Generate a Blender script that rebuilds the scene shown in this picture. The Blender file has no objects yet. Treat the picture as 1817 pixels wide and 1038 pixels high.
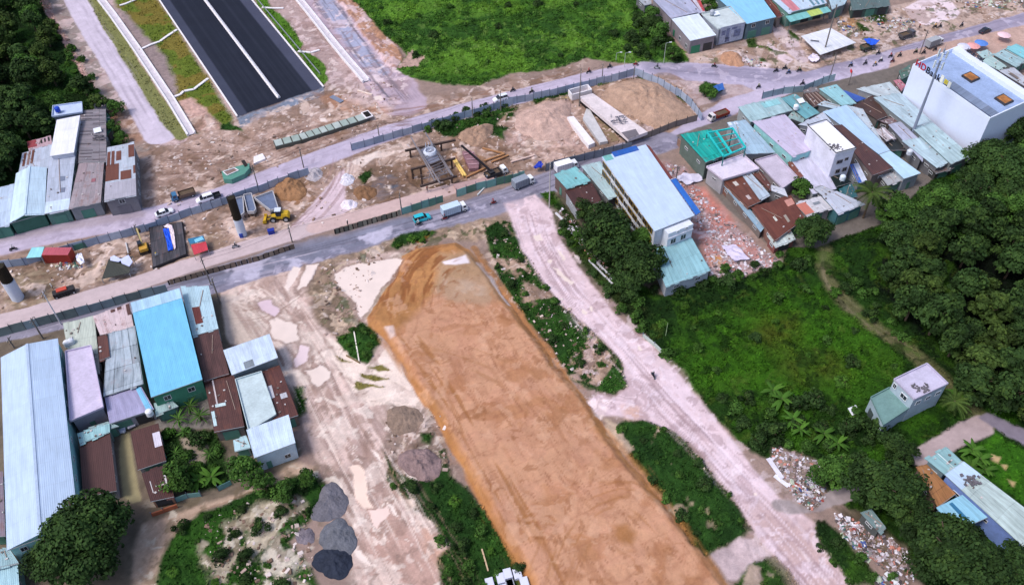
import bpy, bmesh, math, random
import numpy as np
from mathutils import Vector, Matrix
random.seed(7); RNG=np.random.default_rng(7)
SC=bpy.context.scene; COL=SC.collection
# ---------------------------------------------------------------- camera, world, sun, exposure
CAM_H=140.0; PITCH=math.radians(46.0); ROLL=math.radians(1.1); F=1540.0; CX,CY=908.5,519.0
_f=Vector((0,math.cos(PITCH),-math.sin(PITCH))); _u0=Vector((0,math.sin(PITCH),math.cos(PITCH))); _r0=Vector((1,0,0))
_r=_r0*math.cos(ROLL)-_u0*math.sin(ROLL); _u=_r0*math.sin(ROLL)+_u0*math.cos(ROLL)
cd=bpy.data.cameras.new('camera'); cam=bpy.data.objects.new('camera',cd); COL.objects.link(cam)
cd.sensor_width=36; cd.lens=36*F/1817; cd.clip_end=3000; cd.clip_start=1
cam.matrix_world=Matrix(((_r.x,_u.x,-_f.x,0),(_r.y,_u.y,-_f.y,0),(_r.z,_u.z,-_f.z,CAM_H),(0,0,0,1)))
SC.camera=cam
SUN_EL=math.radians(58); SUN_AZ=math.radians(-115)      # azimuth: clockwise from +Y
w=bpy.data.worlds.new('World'); SC.world=w; w.use_nodes=True
nt=w.node_tree; bg=nt.nodes['Background']; sky=nt.nodes.new('ShaderNodeTexSky'); sky.sky_type='NISHITA'
sky.sun_disc=False; sky.sun_elevation=SUN_EL; sky.sun_rotation=SUN_AZ; sky.air_density=1.0; sky.dust_density=3.0; sky.ozone_density=1.0
nt.links.new(sky.outputs[0],bg.inputs[0]); bg.inputs[1].default_value=0.11
sl=bpy.data.lights.new('sun','SUN'); so=bpy.data.objects.new('sun',sl); COL.objects.link(so)
sl.energy=1.25; sl.angle=math.radians(16); sl.color=(1.0,0.95,0.9)
sd_=Vector((math.sin(SUN_AZ)*math.cos(SUN_EL),math.cos(SUN_AZ)*math.cos(SUN_EL),math.sin(SUN_EL)))
so.rotation_euler=sd_.to_track_quat('Z','Y').to_euler(); so.location=(0,0,300)
SC.view_settings.view_transform='Standard'; SC.view_settings.look='None'; SC.view_settings.gamma=1; SC.view_settings.exposure=0.75
SC.view_settings.use_curve_mapping=False
LGT=(1.0,1.0,1.0)    # measured display brightness of a white horizontal surface (for choosing base colours)
# ---------------------------------------------------------------- pixel -> world
def ray(px,py): return _f*F+_r*(px-CX)+_u*(CY-py)
def P(px,py,z=0.0):
    d=ray(px,py); t=(z-CAM_H)/d.z
    return Vector((d.x*t,d.y*t,z))
def proj(v):
    d=Vector(v)-Vector((0,0,CAM_H)); k=F/d.dot(_f)
    return CX+d.dot(_r)*k, CY-d.dot(_u)*k
REG=dict(r1=(0,0),r2=(450,0),r3=(900,0),r4=(1357,0),r5=(0,250),r6=(450,250),r7=(900,250),r8=(1357,250),
 s1=(0,500),s2=(450,500),s3=(900,500),s4=(1357,500))
REG={k:(a,b,3.95) for k,(a,b) in REG.items()}
REG.update(t1=(0,750,3.604),t2=(450,750,3.604),t3=(900,750,3.604),t4=(1357,750,3.604),v=(1130,0,5.191),w=(1290,150,5.191),
 x=(0,180,6.489),h=(1600,70,7.986),c=(700,220,6.92),d=(380,290,6.92),e=(0,420,7.41),f=(200,370,8.65),g=(0,0,1.0))
def px(reg,s):
    a,b,k=REG[reg]; o=[]
    for t in s.split():
        x,y=t.split(','); o.append((a+float(x)/k,b+float(y)/k))
    return o
def pw(reg,s,z=0.0): return [P(x,y,z) for x,y in px(reg,s)]
# ---------------------------------------------------------------- colours and materials
def lin(c): 
    c=c/255.0; return c/12.92 if c<=0.04045 else ((c+0.055)/1.055)**2.4
def alb(c): return tuple(min(0.9,lin(v)/l) for v,l in zip(c,LGT))
MATS={}
def newmat(name):
    m=bpy.data.materials.new(name); m.use_nodes=True; n=m.node_tree.nodes; l=m.node_tree.links
    return m,n,l,n['Principled BSDF']
def mathn(n,l,op,a,b=None,c=None):
    q=n.new('ShaderNodeMath'); q.operation=op
    for i,v in enumerate((a,b,c)):
        if v is None: continue
        if isinstance(v,(int,float)): q.inputs[i].default_value=v
        else: l.new(v,q.inputs[i])
    return q.outputs[0]
def mixc(n,l,fac,a,b,mode='MIX'):
    q=n.new('ShaderNodeMix'); q.data_type='RGBA'; q.blend_type=mode
    for s,v in ((0,fac),(6,a),(7,b)):
        if isinstance(v,(int,float)): q.inputs[s].default_value=v
        elif isinstance(v,tuple): q.inputs[s].default_value=v+(1,)*(4-len(v))
        else: l.new(v,q.inputs[s])
    return q.outputs[2]
def noise(n,l,vec,scale,detail=3,rough=0.55):
    q=n.new('ShaderNodeTexNoise'); q.inputs['Scale'].default_value=scale; q.inputs['Detail'].default_value=detail; q.inputs['Roughness'].default_value=rough
    if vec is not None: l.new(vec,q.inputs['Vector'])
    return q.outputs[0]
def ramp(n,l,v,lo,hi,a=0.0,b=1.0):
    q=n.new('ShaderNodeMapRange'); q.inputs[1].default_value=lo; q.inputs[2].default_value=hi; q.inputs[3].default_value=a; q.inputs[4].default_value=b
    l.new(v,q.inputs[0]); return q.outputs[0]
def bump(n,l,p,h,dist,st=1.0):
    q=n.new('ShaderNodeBump'); q.inputs['Distance'].default_value=dist; q.inputs['Strength'].default_value=st
    l.new(h,q.inputs['Height']); l.new(q.outputs[0],p.inputs['Normal'])
def obco(n):
    return n.new('ShaderNodeTexCoord').outputs['Object']
def plain(c,rough=0.8,var=0.18,scale=0.6,metal=0.0,bmp=0.0,spec=0.3):
    key=('plain',c,rough,var,scale,metal,bmp)
    if key in MATS: return MATS[key]
    m,n,l,p=newmat('paint_%d_%d_%d'%c); a=alb(c)
    co=obco(n); v=noise(n,l,co,scale,5,0.65); v2=noise(n,l,co,scale*7,3)
    f=mathn(n,l,'ADD',ramp(n,l,v,0.25,0.75,1-var,1+var*0.6),ramp(n,l,v2,0.3,0.7,-var*0.35,var*0.35))
    l.new(mixc(n,l,1.0,a,f,'MULTIPLY'),p.inputs['Base Color']) 
    p.inputs['Roughness'].default_value=rough; p.inputs['Metallic'].default_value=metal; p.inputs['Specular IOR Level'].default_value=spec
    if bmp: bump(n,l,p,v2,bmp)
    MATS[key]=m; return m
def metalroof(c,rust=0.0,stripe=0.1,pitch=1.0,stain=0.2,gloss=0.42):
    key=('roof',c,rust,stripe,pitch,stain)
    if key in MATS: return MATS[key]
    m,n,l,p=newmat('corrugated_%d_%d_%d'%c); a=alb(c)
    uv=n.new('ShaderNodeUVMap').outputs[0]; sx=n.new('ShaderNodeSeparateXYZ'); l.new(uv,sx.inputs[0])
    oi=n.new('ShaderNodeObjectInfo').outputs['Random']
    cb=n.new('ShaderNodeCombineXYZ'); l.new(mathn(n,l,'MULTIPLY',sx.outputs[0],1.4),cb.inputs[0]); l.new(mathn(n,l,'MULTIPLY',sx.outputs[1],0.16),cb.inputs[1]); l.new(mathn(n,l,'MULTIPLY',oi,40),cb.inputs[2])
    st=noise(n,l,cb.outputs[0],1.0,4,0.7)
    cb2=n.new('ShaderNodeCombineXYZ'); l.new(sx.outputs[0],cb2.inputs[0]); l.new(sx.outputs[1],cb2.inputs[1]); l.new(mathn(n,l,'MULTIPLY',oi,90),cb2.inputs[2])
    bl=noise(n,l,cb2.outputs[0],0.35,5,0.65)
    # sheets: each sheet slightly different, thin dark lap line between them
    fu=mathn(n,l,'DIVIDE',sx.outputs[0],pitch); fv=mathn(n,l,'DIVIDE',sx.outputs[1],5.2)
    cell=n.new('ShaderNodeCombineXYZ'); l.new(mathn(n,l,'FLOOR',fu),cell.inputs[0]); l.new(mathn(n,l,'FLOOR',fv),cell.inputs[1]); l.new(oi,cell.inputs[2])
    wn=n.new('ShaderNodeTexWhiteNoise'); l.new(cell.outputs[0],wn.inputs[0])
    lap=mathn(n,l,'LESS_THAN',mathn(n,l,'FRACT',fu),0.1); lap2=mathn(n,l,'LESS_THAN',mathn(n,l,'FRACT',fv),0.03)
    f=mathn(n,l,'ADD',ramp(n,l,st,0.3,0.7,1-stain,1.05),ramp(n,l,wn.outputs[0],0,1,-stripe*0.6,stripe*0.5))
    f=mathn(n,l,'SUBTRACT',f,mathn(n,l,'MULTIPLY',mathn(n,l,'ADD',lap,lap2),stripe*0.9))
    f=mathn(n,l,'MULTIPLY',f,ramp(n,l,bl,0.3,0.7,1-stain*0.5,1.04))
    base=mixc(n,l,1.0,a,f,'MULTIPLY')
    rc=alb((110,66,52))
    wv2=noise(n,l,cb2.outputs[0],2.2,3,0.7)
    rf=mathn(n,l,'MULTIPLY',ramp(n,l,mathn(n,l,'ADD',mathn(n,l,'MULTIPLY',st,0.5),mathn(n,l,'MULTIPLY',bl,0.6)),0.62-rust*0.2,0.74-rust*0.2),min(1,0.25+rust))
    if rust>0: base=mixc(n,l,rf,base,rc)
    l.new(base,p.inputs['Base Color']); p.inputs['Roughness'].default_value=gloss; p.inputs['Specular IOR Level'].default_value=0.35
    wv=mathn(n,l,'SINE',mathn(n,l,'MULTIPLY',sx.outputs[0],2*math.pi/0.33))
    bump(n,l,p,mathn(n,l,'ADD',wv,mathn(n,l,'MULTIPLY',bl,2.0)),0.011)
    MATS[key]=m; return m
# ---------------------------------------------------------------- mesh builder and object helpers
class MB:
    def __init__(s): s.v=[]; s.f=[]; s.m=[]; s.uv=[]
    def add(s,vs,fs,mi=0,uvs=None):
        b=len(s.v); s.v+= [tuple(v) for v in vs]
        for i,f in enumerate(fs): s.f.append([b+k for k in f]); s.m.append(mi); s.uv.append(uvs[i] if uvs else None)
    def box(s,c,size,rz=0.0,mi=0,R=None):
        x,y,z=[d/2 for d in size]; M=R if R is not None else Matrix.Rotation(rz,3,'Z'); c=Vector(c)
        vs=[c+M@Vector((i*x,j*y,k*z)) for k in (-1,1) for j in (-1,1) for i in (-1,1)]
        s.add(vs,[(0,2,3,1),(4,5,7,6),(0,1,5,4),(1,3,7,5),(3,2,6,7),(2,0,4,6)],mi)
    def beam(s,a,b,w,h,mi=0):
        a=Vector(a); b=Vector(b); d=b-a; L=d.length
        if L<1e-5: return
        q=d.to_track_quat('X','Z').to_matrix(); s.box((a+b)/2,(L,w,h),R=q,mi=mi)
    def tube(s,a,b,r,r2=None,n=8,mi=0,cap=True):
        a=Vector(a); b=Vector(b); q=(b-a).to_track_quat('Z','Y').to_matrix(); r2=r if r2 is None else r2
        vs=[]; 
        for p,rr in ((a,r),(b,r2)):
            for i in range(n): t=2*math.pi*i/n; vs.append(p+q@Vector((math.cos(t)*rr,math.sin(t)*rr,0)))
        fs=[(i,(i+1)%n,n+(i+1)%n,n+i) for i in range(n)]
        if cap: fs+= [tuple(range(n))[::-1],tuple(range(n,2*n))]
        s.add(vs,fs,mi)
    def prism(s,pts,z0,z1,mi=0):
        n=len(pts); vs=[(p[0],p[1],z0) for p in pts]+[(p[0],p[1],z1) for p in pts]
        s.add(vs,[(i,(i+1)%n,n+(i+1)%n,n+i) for i in range(n)]+[tuple(range(n))[::-1],tuple(range(n,2*n))],mi)
    def lathe(s,c,prof,n=14,mi=0):
        c=Vector(c); vs=[]; m=len(prof)
        for r,z in prof:
            for i in range(n): t=2*math.pi*i/n; vs.append(c+Vector((math.cos(t)*r,math.sin(t)*r,z)))
        fs=[(j*n+i,j*n+(i+1)%n,(j+1)*n+(i+1)%n,(j+1)*n+i) for j in range(m-1) for i in range(n)]
        s.add(vs,fs,mi)
    def mesh(s,name,mats,smooth=False,off=None):
        me=bpy.data.meshes.new(name)
        vs=s.v if off is None else [(v[0]-off[0],v[1]-off[1],v[2]-off[2]) for v in s.v]
        me.from_pydata(vs,[],s.f)
        for m in (mats if isinstance(mats,(list,tuple)) else [mats]): me.materials.append(m)
        me.polygons.foreach_set('material_index',s.m)
        if any(u is not None for u in s.uv):
            ul=me.uv_layers.new(name='UVMap'); flat=[]
            for f,u in zip(s.f,s.uv):
                for k in range(len(f)): flat+= list(u[k]) if u is not None else [0,0]
            ul.data.foreach_set('uv',flat)
        if smooth: me.polygons.foreach_set('use_smooth',[True]*len(me.polygons))
        me.update(); return me
    def build(s,name,mats,parent=None,smooth=False,loc=None,local=False):
        # vertices are in world space unless local=True; objects keep their own origin
        off=None
        if parent is not None and not local: off=parent.location if parent.parent is None else parent.parent.location
        o=bpy.data.objects.new(name,s.mesh(name,mats,smooth,off)); COL.objects.link(o)
        if parent is not None: o.parent=parent
        elif loc is not None: o.location=loc
        return o
def tag(o,label=None,cat=None,group=None,kind=None):
    if label: o['label']=label
    if cat: o['category']=cat
    if group: o['group']=group
    if kind: o['kind']=kind
    return o
def empty(name,loc,label,cat,group=None,rz=0.0):
    o=bpy.data.objects.new(name,None); COL.objects.link(o); o.empty_display_size=0.5
    o.location=loc; o.rotation_euler=(0,0,rz); return tag(o,label,cat,group)
def copy_tree(o,parent=None):
    c=o.copy(); COL.objects.link(c); c.parent=parent
    for ch in list(o.children): copy_tree(ch,c)
    return c
def ang(a,b):
    A=P(*a); B=P(*b); return math.atan2(B.y-A.y,B.x-A.x)
# ================================================================ GROUND (one sheet, split into its surfaces)
STEP=0.29; X0,X1,Y0,Y1=-196.0,200.0,48.0,300.0
gx=np.arange(X0,X1,STEP); gy=np.arange(Y0,Y1,STEP); NX,NY=len(gx),len(gy)
X,Y=np.meshgrid(gx,gy)
def vnoise(x,y,seed):
    r=np.random.default_rng(seed); T=r.random((256,256)).astype(np.float32)
    xi=np.floor(x).astype(np.int64); yi=np.floor(y).astype(np.int64); fx=x-xi; fy=y-yi
    fx=fx*fx*(3-2*fx); fy=fy*fy*(3-2*fy)
    a=T[yi&255,xi&255]; b=T[yi&255,(xi+1)&255]; c=T[(yi+1)&255,xi&255]; d=T[(yi+1)&255,(xi+1)&255]
    return (a*(1-fx)+b*fx)*(1-fy)+(c*(1-fx)+d*fx)*fy
def fbm(x,y,scale,seed,oct=4,g=0.55):
    o=0; a=1; t=0
    for k in range(oct): o=o+a*vnoise(x/scale*2**k+17.3*k,y/scale*2**k+9.1*k,seed+k); t+=a; a*=g
    return o/t-0.5
W1=fbm(X,Y,7,11); W2=fbm(X,Y,7,23); W3=fbm(X,Y,1.6,31,3); W4=fbm(X,Y,1.6,47,3)
WX=X+W1*2.0+W3*0.8; WY=Y+W2*2.0+W4*0.8     # unit warp
N_big=fbm(X,Y,28,61,4); N_mid=fbm(X,Y,5,71,4); N_fine=fbm(X,Y,0.9,81,3); N_lump=fbm(X,Y,2.2,91,4,0.6)
col=np.zeros((NY,NX,3),np.float32); Zg=np.zeros((NY,NX),np.float32); cls=np.zeros((NY,NX),np.int8)
rough=np.zeros((NY,NX),np.float32)
GROUND,ROAD,GRASS,HWY,PUD,EMB,PATH=0,1,2,3,4,5,6
def A(c): return np.array(alb(c),np.float32)
def sub(pts,m):
    xs=[p[0] for p in pts]; ys=[p[1] for p in pts]
    i0=max(0,int((min(xs)-m-X0)/STEP)); i1=min(NX,int((max(xs)+m-X0)/STEP)+2); j0=max(0,int((min(ys)-m-Y0)/STEP)); j1=min(NY,int((max(ys)+m-Y0)/STEP)+2)
    return (slice(j0,j1),slice(i0,i1)) if i1>i0 and j1>j0 else None
def sdist(pts,sl,wp):
    x=X[sl]+(WX[sl]-X[sl])*wp; y=Y[sl]+(WY[sl]-Y[sl])*wp
    ins=np.zeros(x.shape,bool); dm=np.full(x.shape,1e9)
    n=len(pts)
    for i in range(n):
        x1,y1=pts[i][0],pts[i][1]; x2,y2=pts[(i+1)%n][0],pts[(i+1)%n][1]
        if abs(y2-y1)>1e-9:
            c=((y1>y)!=(y2>y))&(x<(x2-x1)*(y-y1)/(y2-y1)+x1); ins^=c
        dx,dy=x2-x1,y2-y1; t=np.clip(((x-x1)*dx+(y-y1)*dy)/(dx*dx+dy*dy+1e-9),0,1)
        dm=np.minimum(dm,(x-x1-t*dx)**2+(y-y1-t*dy)**2)
    d=np.sqrt(dm); return np.where(ins,d,-d)
def apply(sl,a,c,k,rg,dz,var,vfield):
    if c is not None:
        cc=A(c)*(1+var*np.clip(vfield[sl],-0.5,0.5)[...,None]*2)
        col[sl]=col[sl]*(1-a[...,None])+cc*a[...,None]
    if k is not None: cls[sl]=np.where(a>0.5,k,cls[sl])
    if rg is not None: rough[sl]=rough[sl]*(1-a)+rg*a
    if dz is not None: Zg[sl]=Zg[sl]*(1-a)+dz*a
def poly(reg,s,c,k=None,wp=0.6,ft=0.5,rg=None,dz=None,var=0.15,al=1.0,vf=None,th=None,nf=None):
    """a zone: outline in photograph pixels, set down on the ground plane; th keeps only where noise nf is above th (patches)"""
    pts=pw(reg,s); sl=sub(pts,3)
    if sl is None: return None
    sd=sdist(pts,sl,wp); a=np.clip(sd/ft+0.5,0,1)
    if th is not None: a=a*np.clip(((N_mid if nf is None else nf)[sl]-th)*14+0.5,0,1)
    apply(sl,a*al,c,k,rg,dz,var,N_mid if vf is None else vf); return sl,sd
def linedist(pts,sl,wp=0.0):
    x=X[sl]+(WX[sl]-X[sl])*wp; y=Y[sl]+(WY[sl]-Y[sl])*wp
    best=np.full(x.shape,1e9); lat=np.zeros(x.shape); along=np.zeros(x.shape); s0=0
    for i in range(len(pts)-1):
        x1,y1=pts[i][0],pts[i][1]; x2,y2=pts[i+1][0],pts[i+1][1]; dx,dy=x2-x1,y2-y1; L=math.hypot(dx,dy)
        t=np.clip(((x-x1)*dx+(y-y1)*dy)/(L*L),0,1); ex=x-x1-t*dx; ey=y-y1-t*dy; d2=ex*ex+ey*ey
        m=d2<best; best=np.where(m,d2,best); sg=np.where(dx*(y-y1)-dy*(x-x1)>0,1,-1)
        lat=np.where(m,np.sqrt(d2)*sg,lat); along=np.where(m,s0+t*L,along); s0+=L
    return lat,along
def smooth_pts(pts,it=2):
    for _ in range(it):
        q=[pts[0]]
        for a,b in zip(pts[:-1],pts[1:]): q+= [a*0.75+b*0.25,a*0.25+b*0.75]
        pts=q+[pts[-1]]
    return pts
def line(reg,s,width,c,k=None,wp=0.4,ft=0.4,var=0.12,al=1.0,rg=None,dz=None):
    pts=smooth_pts(pw(reg,s)); sl=sub(pts,width+3)
    if sl is None: return
    lat,_=linedist(pts,sl,wp); apply(sl,np.clip((width/2-np.abs(lat))/ft+0.5,0,1)*al,c,k,rg,dz,var,N_mid)
def tracks(reg,s,width,c,al=0.5,fine=0.45,seed=5,th=0.05,dz=0.05,wp=0.25,ln=14):
    """wheel ruts: streaks that follow the line"""
    pts=smooth_pts(pw(reg,s)); sl=sub(pts,width+2)
    if sl is None: return
    lat,al_=linedist(pts,sl,wp); n=vnoise(lat/fine+50,al_/ln+7,seed)*0.6+vnoise(lat/(fine*0.45)+90,al_/(ln*0.6)+3,seed+9)*0.4-0.5
    tot=sum(math.hypot(q[0]-p[0],q[1]-p[1]) for p,q in zip(pts[:-1],pts[1:]))
    m=np.clip((width/2-np.abs(lat))/1.5,0,1)*np.clip(al_/4,0,1)*np.clip((tot-al_)/4,0,1); a=np.clip((n-th)*7,0,1)*m*al
    col[sl]=col[sl]*(1-a[...,None])+A(c)*a[...,None]; Zg[sl]-=a*dz
def wfbm(scale,seed,amp=3.0,oct=4): return fbm(X+fbm(X,Y,scale*1.6,seed+100,3)*amp*2.4,Y+fbm(X,Y,scale*1.6,seed+200,3)*amp*2.4,scale,seed,oct,0.6)
MARB={}
def mottle(reg,s_,lay,wp=1.5,ft=4,sharp=30,onto=None):
    pts=pw(reg,s_); sl=sub(pts,4)
    if sl is None: return
    e=np.clip(sdist(pts,sl,wp)/ft+0.5,0,1)
    if onto is not None: e=e*np.isin(cls[sl],onto)
    for c,sc,th,al,seed in lay:
        sc=min((1.5,2.2,3.0,4.2,6.0),key=lambda q:abs(q-sc)); k=(sc,seed%3)
        if k not in MARB: MARB[k]=wfbm(sc,seed%3*7+int(sc*10),sc*.9)
        n=MARB[k][sl]; a=np.clip((n-th)*sharp+0.5,0,1)*e*al; col[sl]=col[sl]*(1-a[...,None])+A(c)*a[...,None]; Zg[sl]+=a*0.05
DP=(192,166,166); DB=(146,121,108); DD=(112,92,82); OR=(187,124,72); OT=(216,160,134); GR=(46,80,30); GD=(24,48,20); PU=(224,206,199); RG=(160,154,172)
# base earth
col[:]=A((150,128,120))*(1+0.25*N_mid[...,None]+0.2*N_big[...,None]); rough[:]=0.10
def grass(reg,s,c=GR,c2=GD,wp=1.0,amp=0.35,bright=None):
    r=poly(reg,s,c,GRASS,wp=wp,ft=0.9,rg=amp,dz=0.15,var=0.35,vf=N_big)
    poly(reg,s,c2,None,wp=wp,ft=0.9,th=0.03,nf=N_mid,al=0.6,var=0.3)
    poly(reg,s,c2,None,wp=wp,ft=0.9,th=0.04,nf=N_big,al=0.5,var=0.3)
    if bright: poly(reg,s,bright,None,wp=wp,ft=0.9,th=0.06,nf=fbm(X,Y,11,133),al=0.55,var=0.3)
# far side beyond the picture
poly('g','-400,-200 2300,-200 2300,-30 -400,-30',(60,80,45),GRASS,rg=0.3)
# ---- top left: scrub, access roads, drains, expressway verges
grass('g','-300,-150 70,-120 88,0 97,32 125,75 150,110 170,150 205,185 215,235 218,275 -300,420',c=(32,58,22),c2=(16,30,12),bright=(44,78,26))
poly('r1','300,-200 1100,-200 1660,830 1400,1000 1080,1020 1040,1010 870,850 700,690 640,560 500,300 380,60',DP,GROUND,wp=0.8)
line('r1','330,0 400,130 480,240 560,400 640,520 720,650 850,840',5,(186,150,145),wp=0.9)
line('r1','280,-350 430,0 560,240 680,440 780,620 900,800 960,900 1010,1000',8.5,(150,136,132),wp=0.7,ft=1.2)
line('r1','740,790 860,880 960,960',8,(160,120,98),wp=1,ft=3,al=0.8)
line('r1','380,-350 545,0 680,230 800,420 930,620 1040,800 1120,950',8.6,(202,190,202),ROAD,wp=0.5,ft=0.6,rg=0.02,dz=0.05)
tracks('r1','380,-350 545,0 680,230 800,420 930,620 1040,800 1120,950',9,(170,160,172),al=0.35)
line('r1','440,-350 660,0 780,200 900,400 1030,600 1150,800 1270,950',4.2,(120,122,78),GRASS,wp=0.6,rg=0.12)
poly('r1','800,0 960,-60 1110,0 1250,220 1460,550 1640,830 1560,930 1350,950 1290,850 1200,700 980,350',(96,112,42),GRASS,wp=0.9,ft=1.5,rg=0.15,var=0.4)
poly('r1','800,0 960,-60 1110,0 1250,220 1460,550 1640,830 1560,930 1350,950 1290,850 1200,700 980,350',(120,92,50),None,wp=0.9,ft=1.5,th=0.02,al=0.6)
poly('r1','790,40 900,120 1000,230 1100,330 1190,470 1240,620 1220,720 1300,850 1340,940 1200,690 980,350',(150,132,132),GROUND,wp=1.2,ft=1.5,rg=0.2)
poly('r1','1240,720 1340,690 1440,760 1520,850 1560,920 1460,960 1350,930 1280,820',(196,160,150),GROUND,wp=1.2,ft=1,rg=0.3)
grass('r1','1530,880 1600,870 1740,930 1640,1000 1540,960')
poly('r2','0,0 -40,-80 60,-80 120,60 200,120 290,210 370,300 330,350 460,420 510,480 520,560 490,600',(74,112,34),GRASS,wp=0.9,rg=0.2,var=0.35)
poly('r2','60,-80 290,-60 300,20 540,330 780,590 640,650 540,600 510,470 370,330 300,230 190,110 110,20',(176,152,150),GROUND,wp=0.9,ft=0.8,rg=0.15,var=0.3)
line('r2','370,-120 470,60 560,170 650,290 720,380 800,500',4.2,(140,112,96),wp=0.4,ft=0.8)
line('r2','400,-150 510,0 630,170 730,310 830,430 930,560 1050,720',14,(178,158,168),ROAD,wp=0.9,ft=1.4,rg=0.04)
line('r2','420,-150 500,0 600,150 680,260 760,380 880,510',5.5,(160,164,186),None,wp=0.6,ft=2,al=0.9)
tracks('r2','400,-150 500,0 620,170 720,310 830,440 930,560 1080,740',10,(108,104,116),al=0.8,fine=0.6,th=0.06)
line('r2','560,-120 680,40 780,150 850,250 920,340 1000,440',6,(170,128,104),wp=1.2,ft=1,rg=0.35,dz=0.5)
tracks('r2','600,-80 720,80 820,230 900,330 980,440',5,(206,176,160),al=0.6,fine=0.8)
# expressway
HW=px('r1','1112,0 1665,826'); HR=px('r2','0,22 492,620')
def ext(a,b,k): return (a[0]+(a[0]-b[0])*k,a[1]+(a[1]-b[1])*k)
hl0=ext(HW[0],HW[1],0.55); hr0=ext(HR[0],HR[1],0.7)
def gs(l): return ' '.join('%.2f,%.2f'%p for p in l)
poly('g',gs([hl0,HW[0],HW[1],HR[1],HR[0],hr0]),(33,37,50),HWY,wp=0,ft=0.35,rg=0.0,dz=0.35,var=0.08)
def lerp2(a,b,t): return (a[0]*(1-t)+b[0]*t,a[1]*(1-t)+b[1]*t)
poly('g',gs([hl0,HW[1],lerp2(HW[1],HR[1],0.115),lerp2(hl0,hr0,0.115)]),(62,66,84),None,wp=0.05,ft=0.3,var=0.06)
poly('g',gs([hr0,HR[1],lerp2(HR[1],HW[1],0.13),lerp2(hr0,hl0,0.13)]),(68,71,90),None,wp=0.05,ft=0.3,var=0.06)
tracks('g',gs([lerp2(hl0,hr0,0.28),lerp2(HW[1],HR[1],0.28)]),9,(44,48,62),al=0.5,fine=0.8,dz=0,wp=0,ln=60,th=0)
tracks('g',gs([lerp2(hl0,hr0,0.72),lerp2(HW[1],HR[1],0.72)]),9,(46,50,64),al=0.5,fine=0.8,dz=0,wp=0,ln=60,th=0)
poly('g','421,209 575,157 577,170 520,188 425,228',(122,132,152),None,wp=0.6,ft=0.4,rg=0.2,var=0.3)
for s_,c_ in (('262,300 330,262 430,235 560,215 620,235 600,250 450,318 380,345 300,372 262,370',(150,118,96)),('430,225 560,205 640,180 700,190 690,215 560,235 450,260',(206,176,162)),('560,165 640,170 690,200 640,205 580,190',(176,126,96)),('300,262 380,240 420,260 330,300',(192,160,138))):
    poly('g',s_,c_,None,wp=1.6,ft=2,al=.7,var=.4)
tracks('g','300,262 350,285 420,290 520,250 640,215 740,205',14,(128,98,84),al=0.6,fine=0.9,seed=21,ln=10,dz=.12)
tracks('g','330,250 400,262 520,232 640,200 700,170',12,(214,186,176),al=0.6,fine=0.8,seed=22,ln=9,dz=.1)
tracks('g','720,205 830,178 920,158 1040,122',8,(140,104,86),al=0.7,fine=0.8,seed=23,ln=12,dz=.1)
# ---- top middle: green field
grass('g','560,-150 625,0 660,38 690,72 722,98 700,125 735,142 790,150 850,153 905,130 960,127 1000,118 1040,104 1090,110 1140,117 1222,112 1224,98 1205,85 1170,45 1150,10 1130,-20 1110,-150',c=(60,98,33),c2=(36,66,25),bright=(88,130,40),amp=0.5)
poly('r2','1000,480 1110,350 1120,420 1200,410 1160,470 1040,480',(180,150,140),GROUND,wp=1.2,rg=0.3)
poly('g','-100,440 0,425 250,380 300,372 420,318 600,250 560,200 430,235 380,230 300,262 262,300 262,370 250,395 100,430 0,470',(162,136,126),GROUND,wp=0.8,rg=0.22,var=0.3)
# ---- construction strip between the two streets
poly('g','-100,470 0,455 300,395 560,300 760,220 950,175 1130,122 1215,150 1240,200 1100,260 950,300 620,395 420,440 0,560 -100,600',(152,128,116),GROUND,wp=0.8,rg=0.25,var=0.3)
for s in ('g|1045,150 1140,135 1200,150 1235,205 1170,245 1130,240 1090,190|168,138,120','g|900,215 950,190 1010,185 1040,240 1060,265 960,285 890,260|186,156,148','g|800,240 870,225 900,260 900,300 830,300 800,270|140,112,96','g|485,330 530,315 565,335 570,365 520,375 490,360|150,116,90','g|390,380 470,385 480,410 440,430 395,425|205,178,168','g|0,490 80,470 110,500 90,540 0,555|150,132,112','g|640,300 700,290 730,330 690,360 650,340|120,98,84'):
    rg_,pp,cc=s.split('|'); poly(rg_,pp,tuple(map(int,cc.split(','))),None,wp=1.3,ft=2.5,rg=0.35,var=0.35)
poly('r6','660,150 900,60 1090,0 1100,60 960,110 840,130 760,190 650,230',(228,210,204),GROUND,wp=0.8,ft=0.6,rg=0.08)
poly('r6','850,280 960,240 1020,260 1030,320 960,380 900,410 850,400 800,440 770,430 830,360',(112,112,124),GROUND,wp=1.2,ft=1.2,rg=0.3,var=0.5)
poly('r6','920,320 970,310 980,350 930,350',PU,None,wp=1)
poly('r6','150,300 330,290 440,370 330,440 170,420',(146,108,82),GROUND,wp=1.2,ft=1.5,rg=0.3)
poly('r6','560,260 640,190 640,400 700,470 560,560 320,700 250,700 260,600 420,440',(206,184,188),ROAD,wp=0.9,ft=1,rg=0.06)
tracks('r6','620,100 600,260 500,420 330,580 200,700',10,(176,150,146),al=0.7,fine=0.7)
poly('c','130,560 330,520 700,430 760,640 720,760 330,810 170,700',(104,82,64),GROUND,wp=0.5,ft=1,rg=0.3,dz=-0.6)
poly('c','700,400 820,300 1100,330 1150,540 900,680 760,700',(150,116,92),GROUND,wp=1,ft=1.5,rg=0.3)
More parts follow.
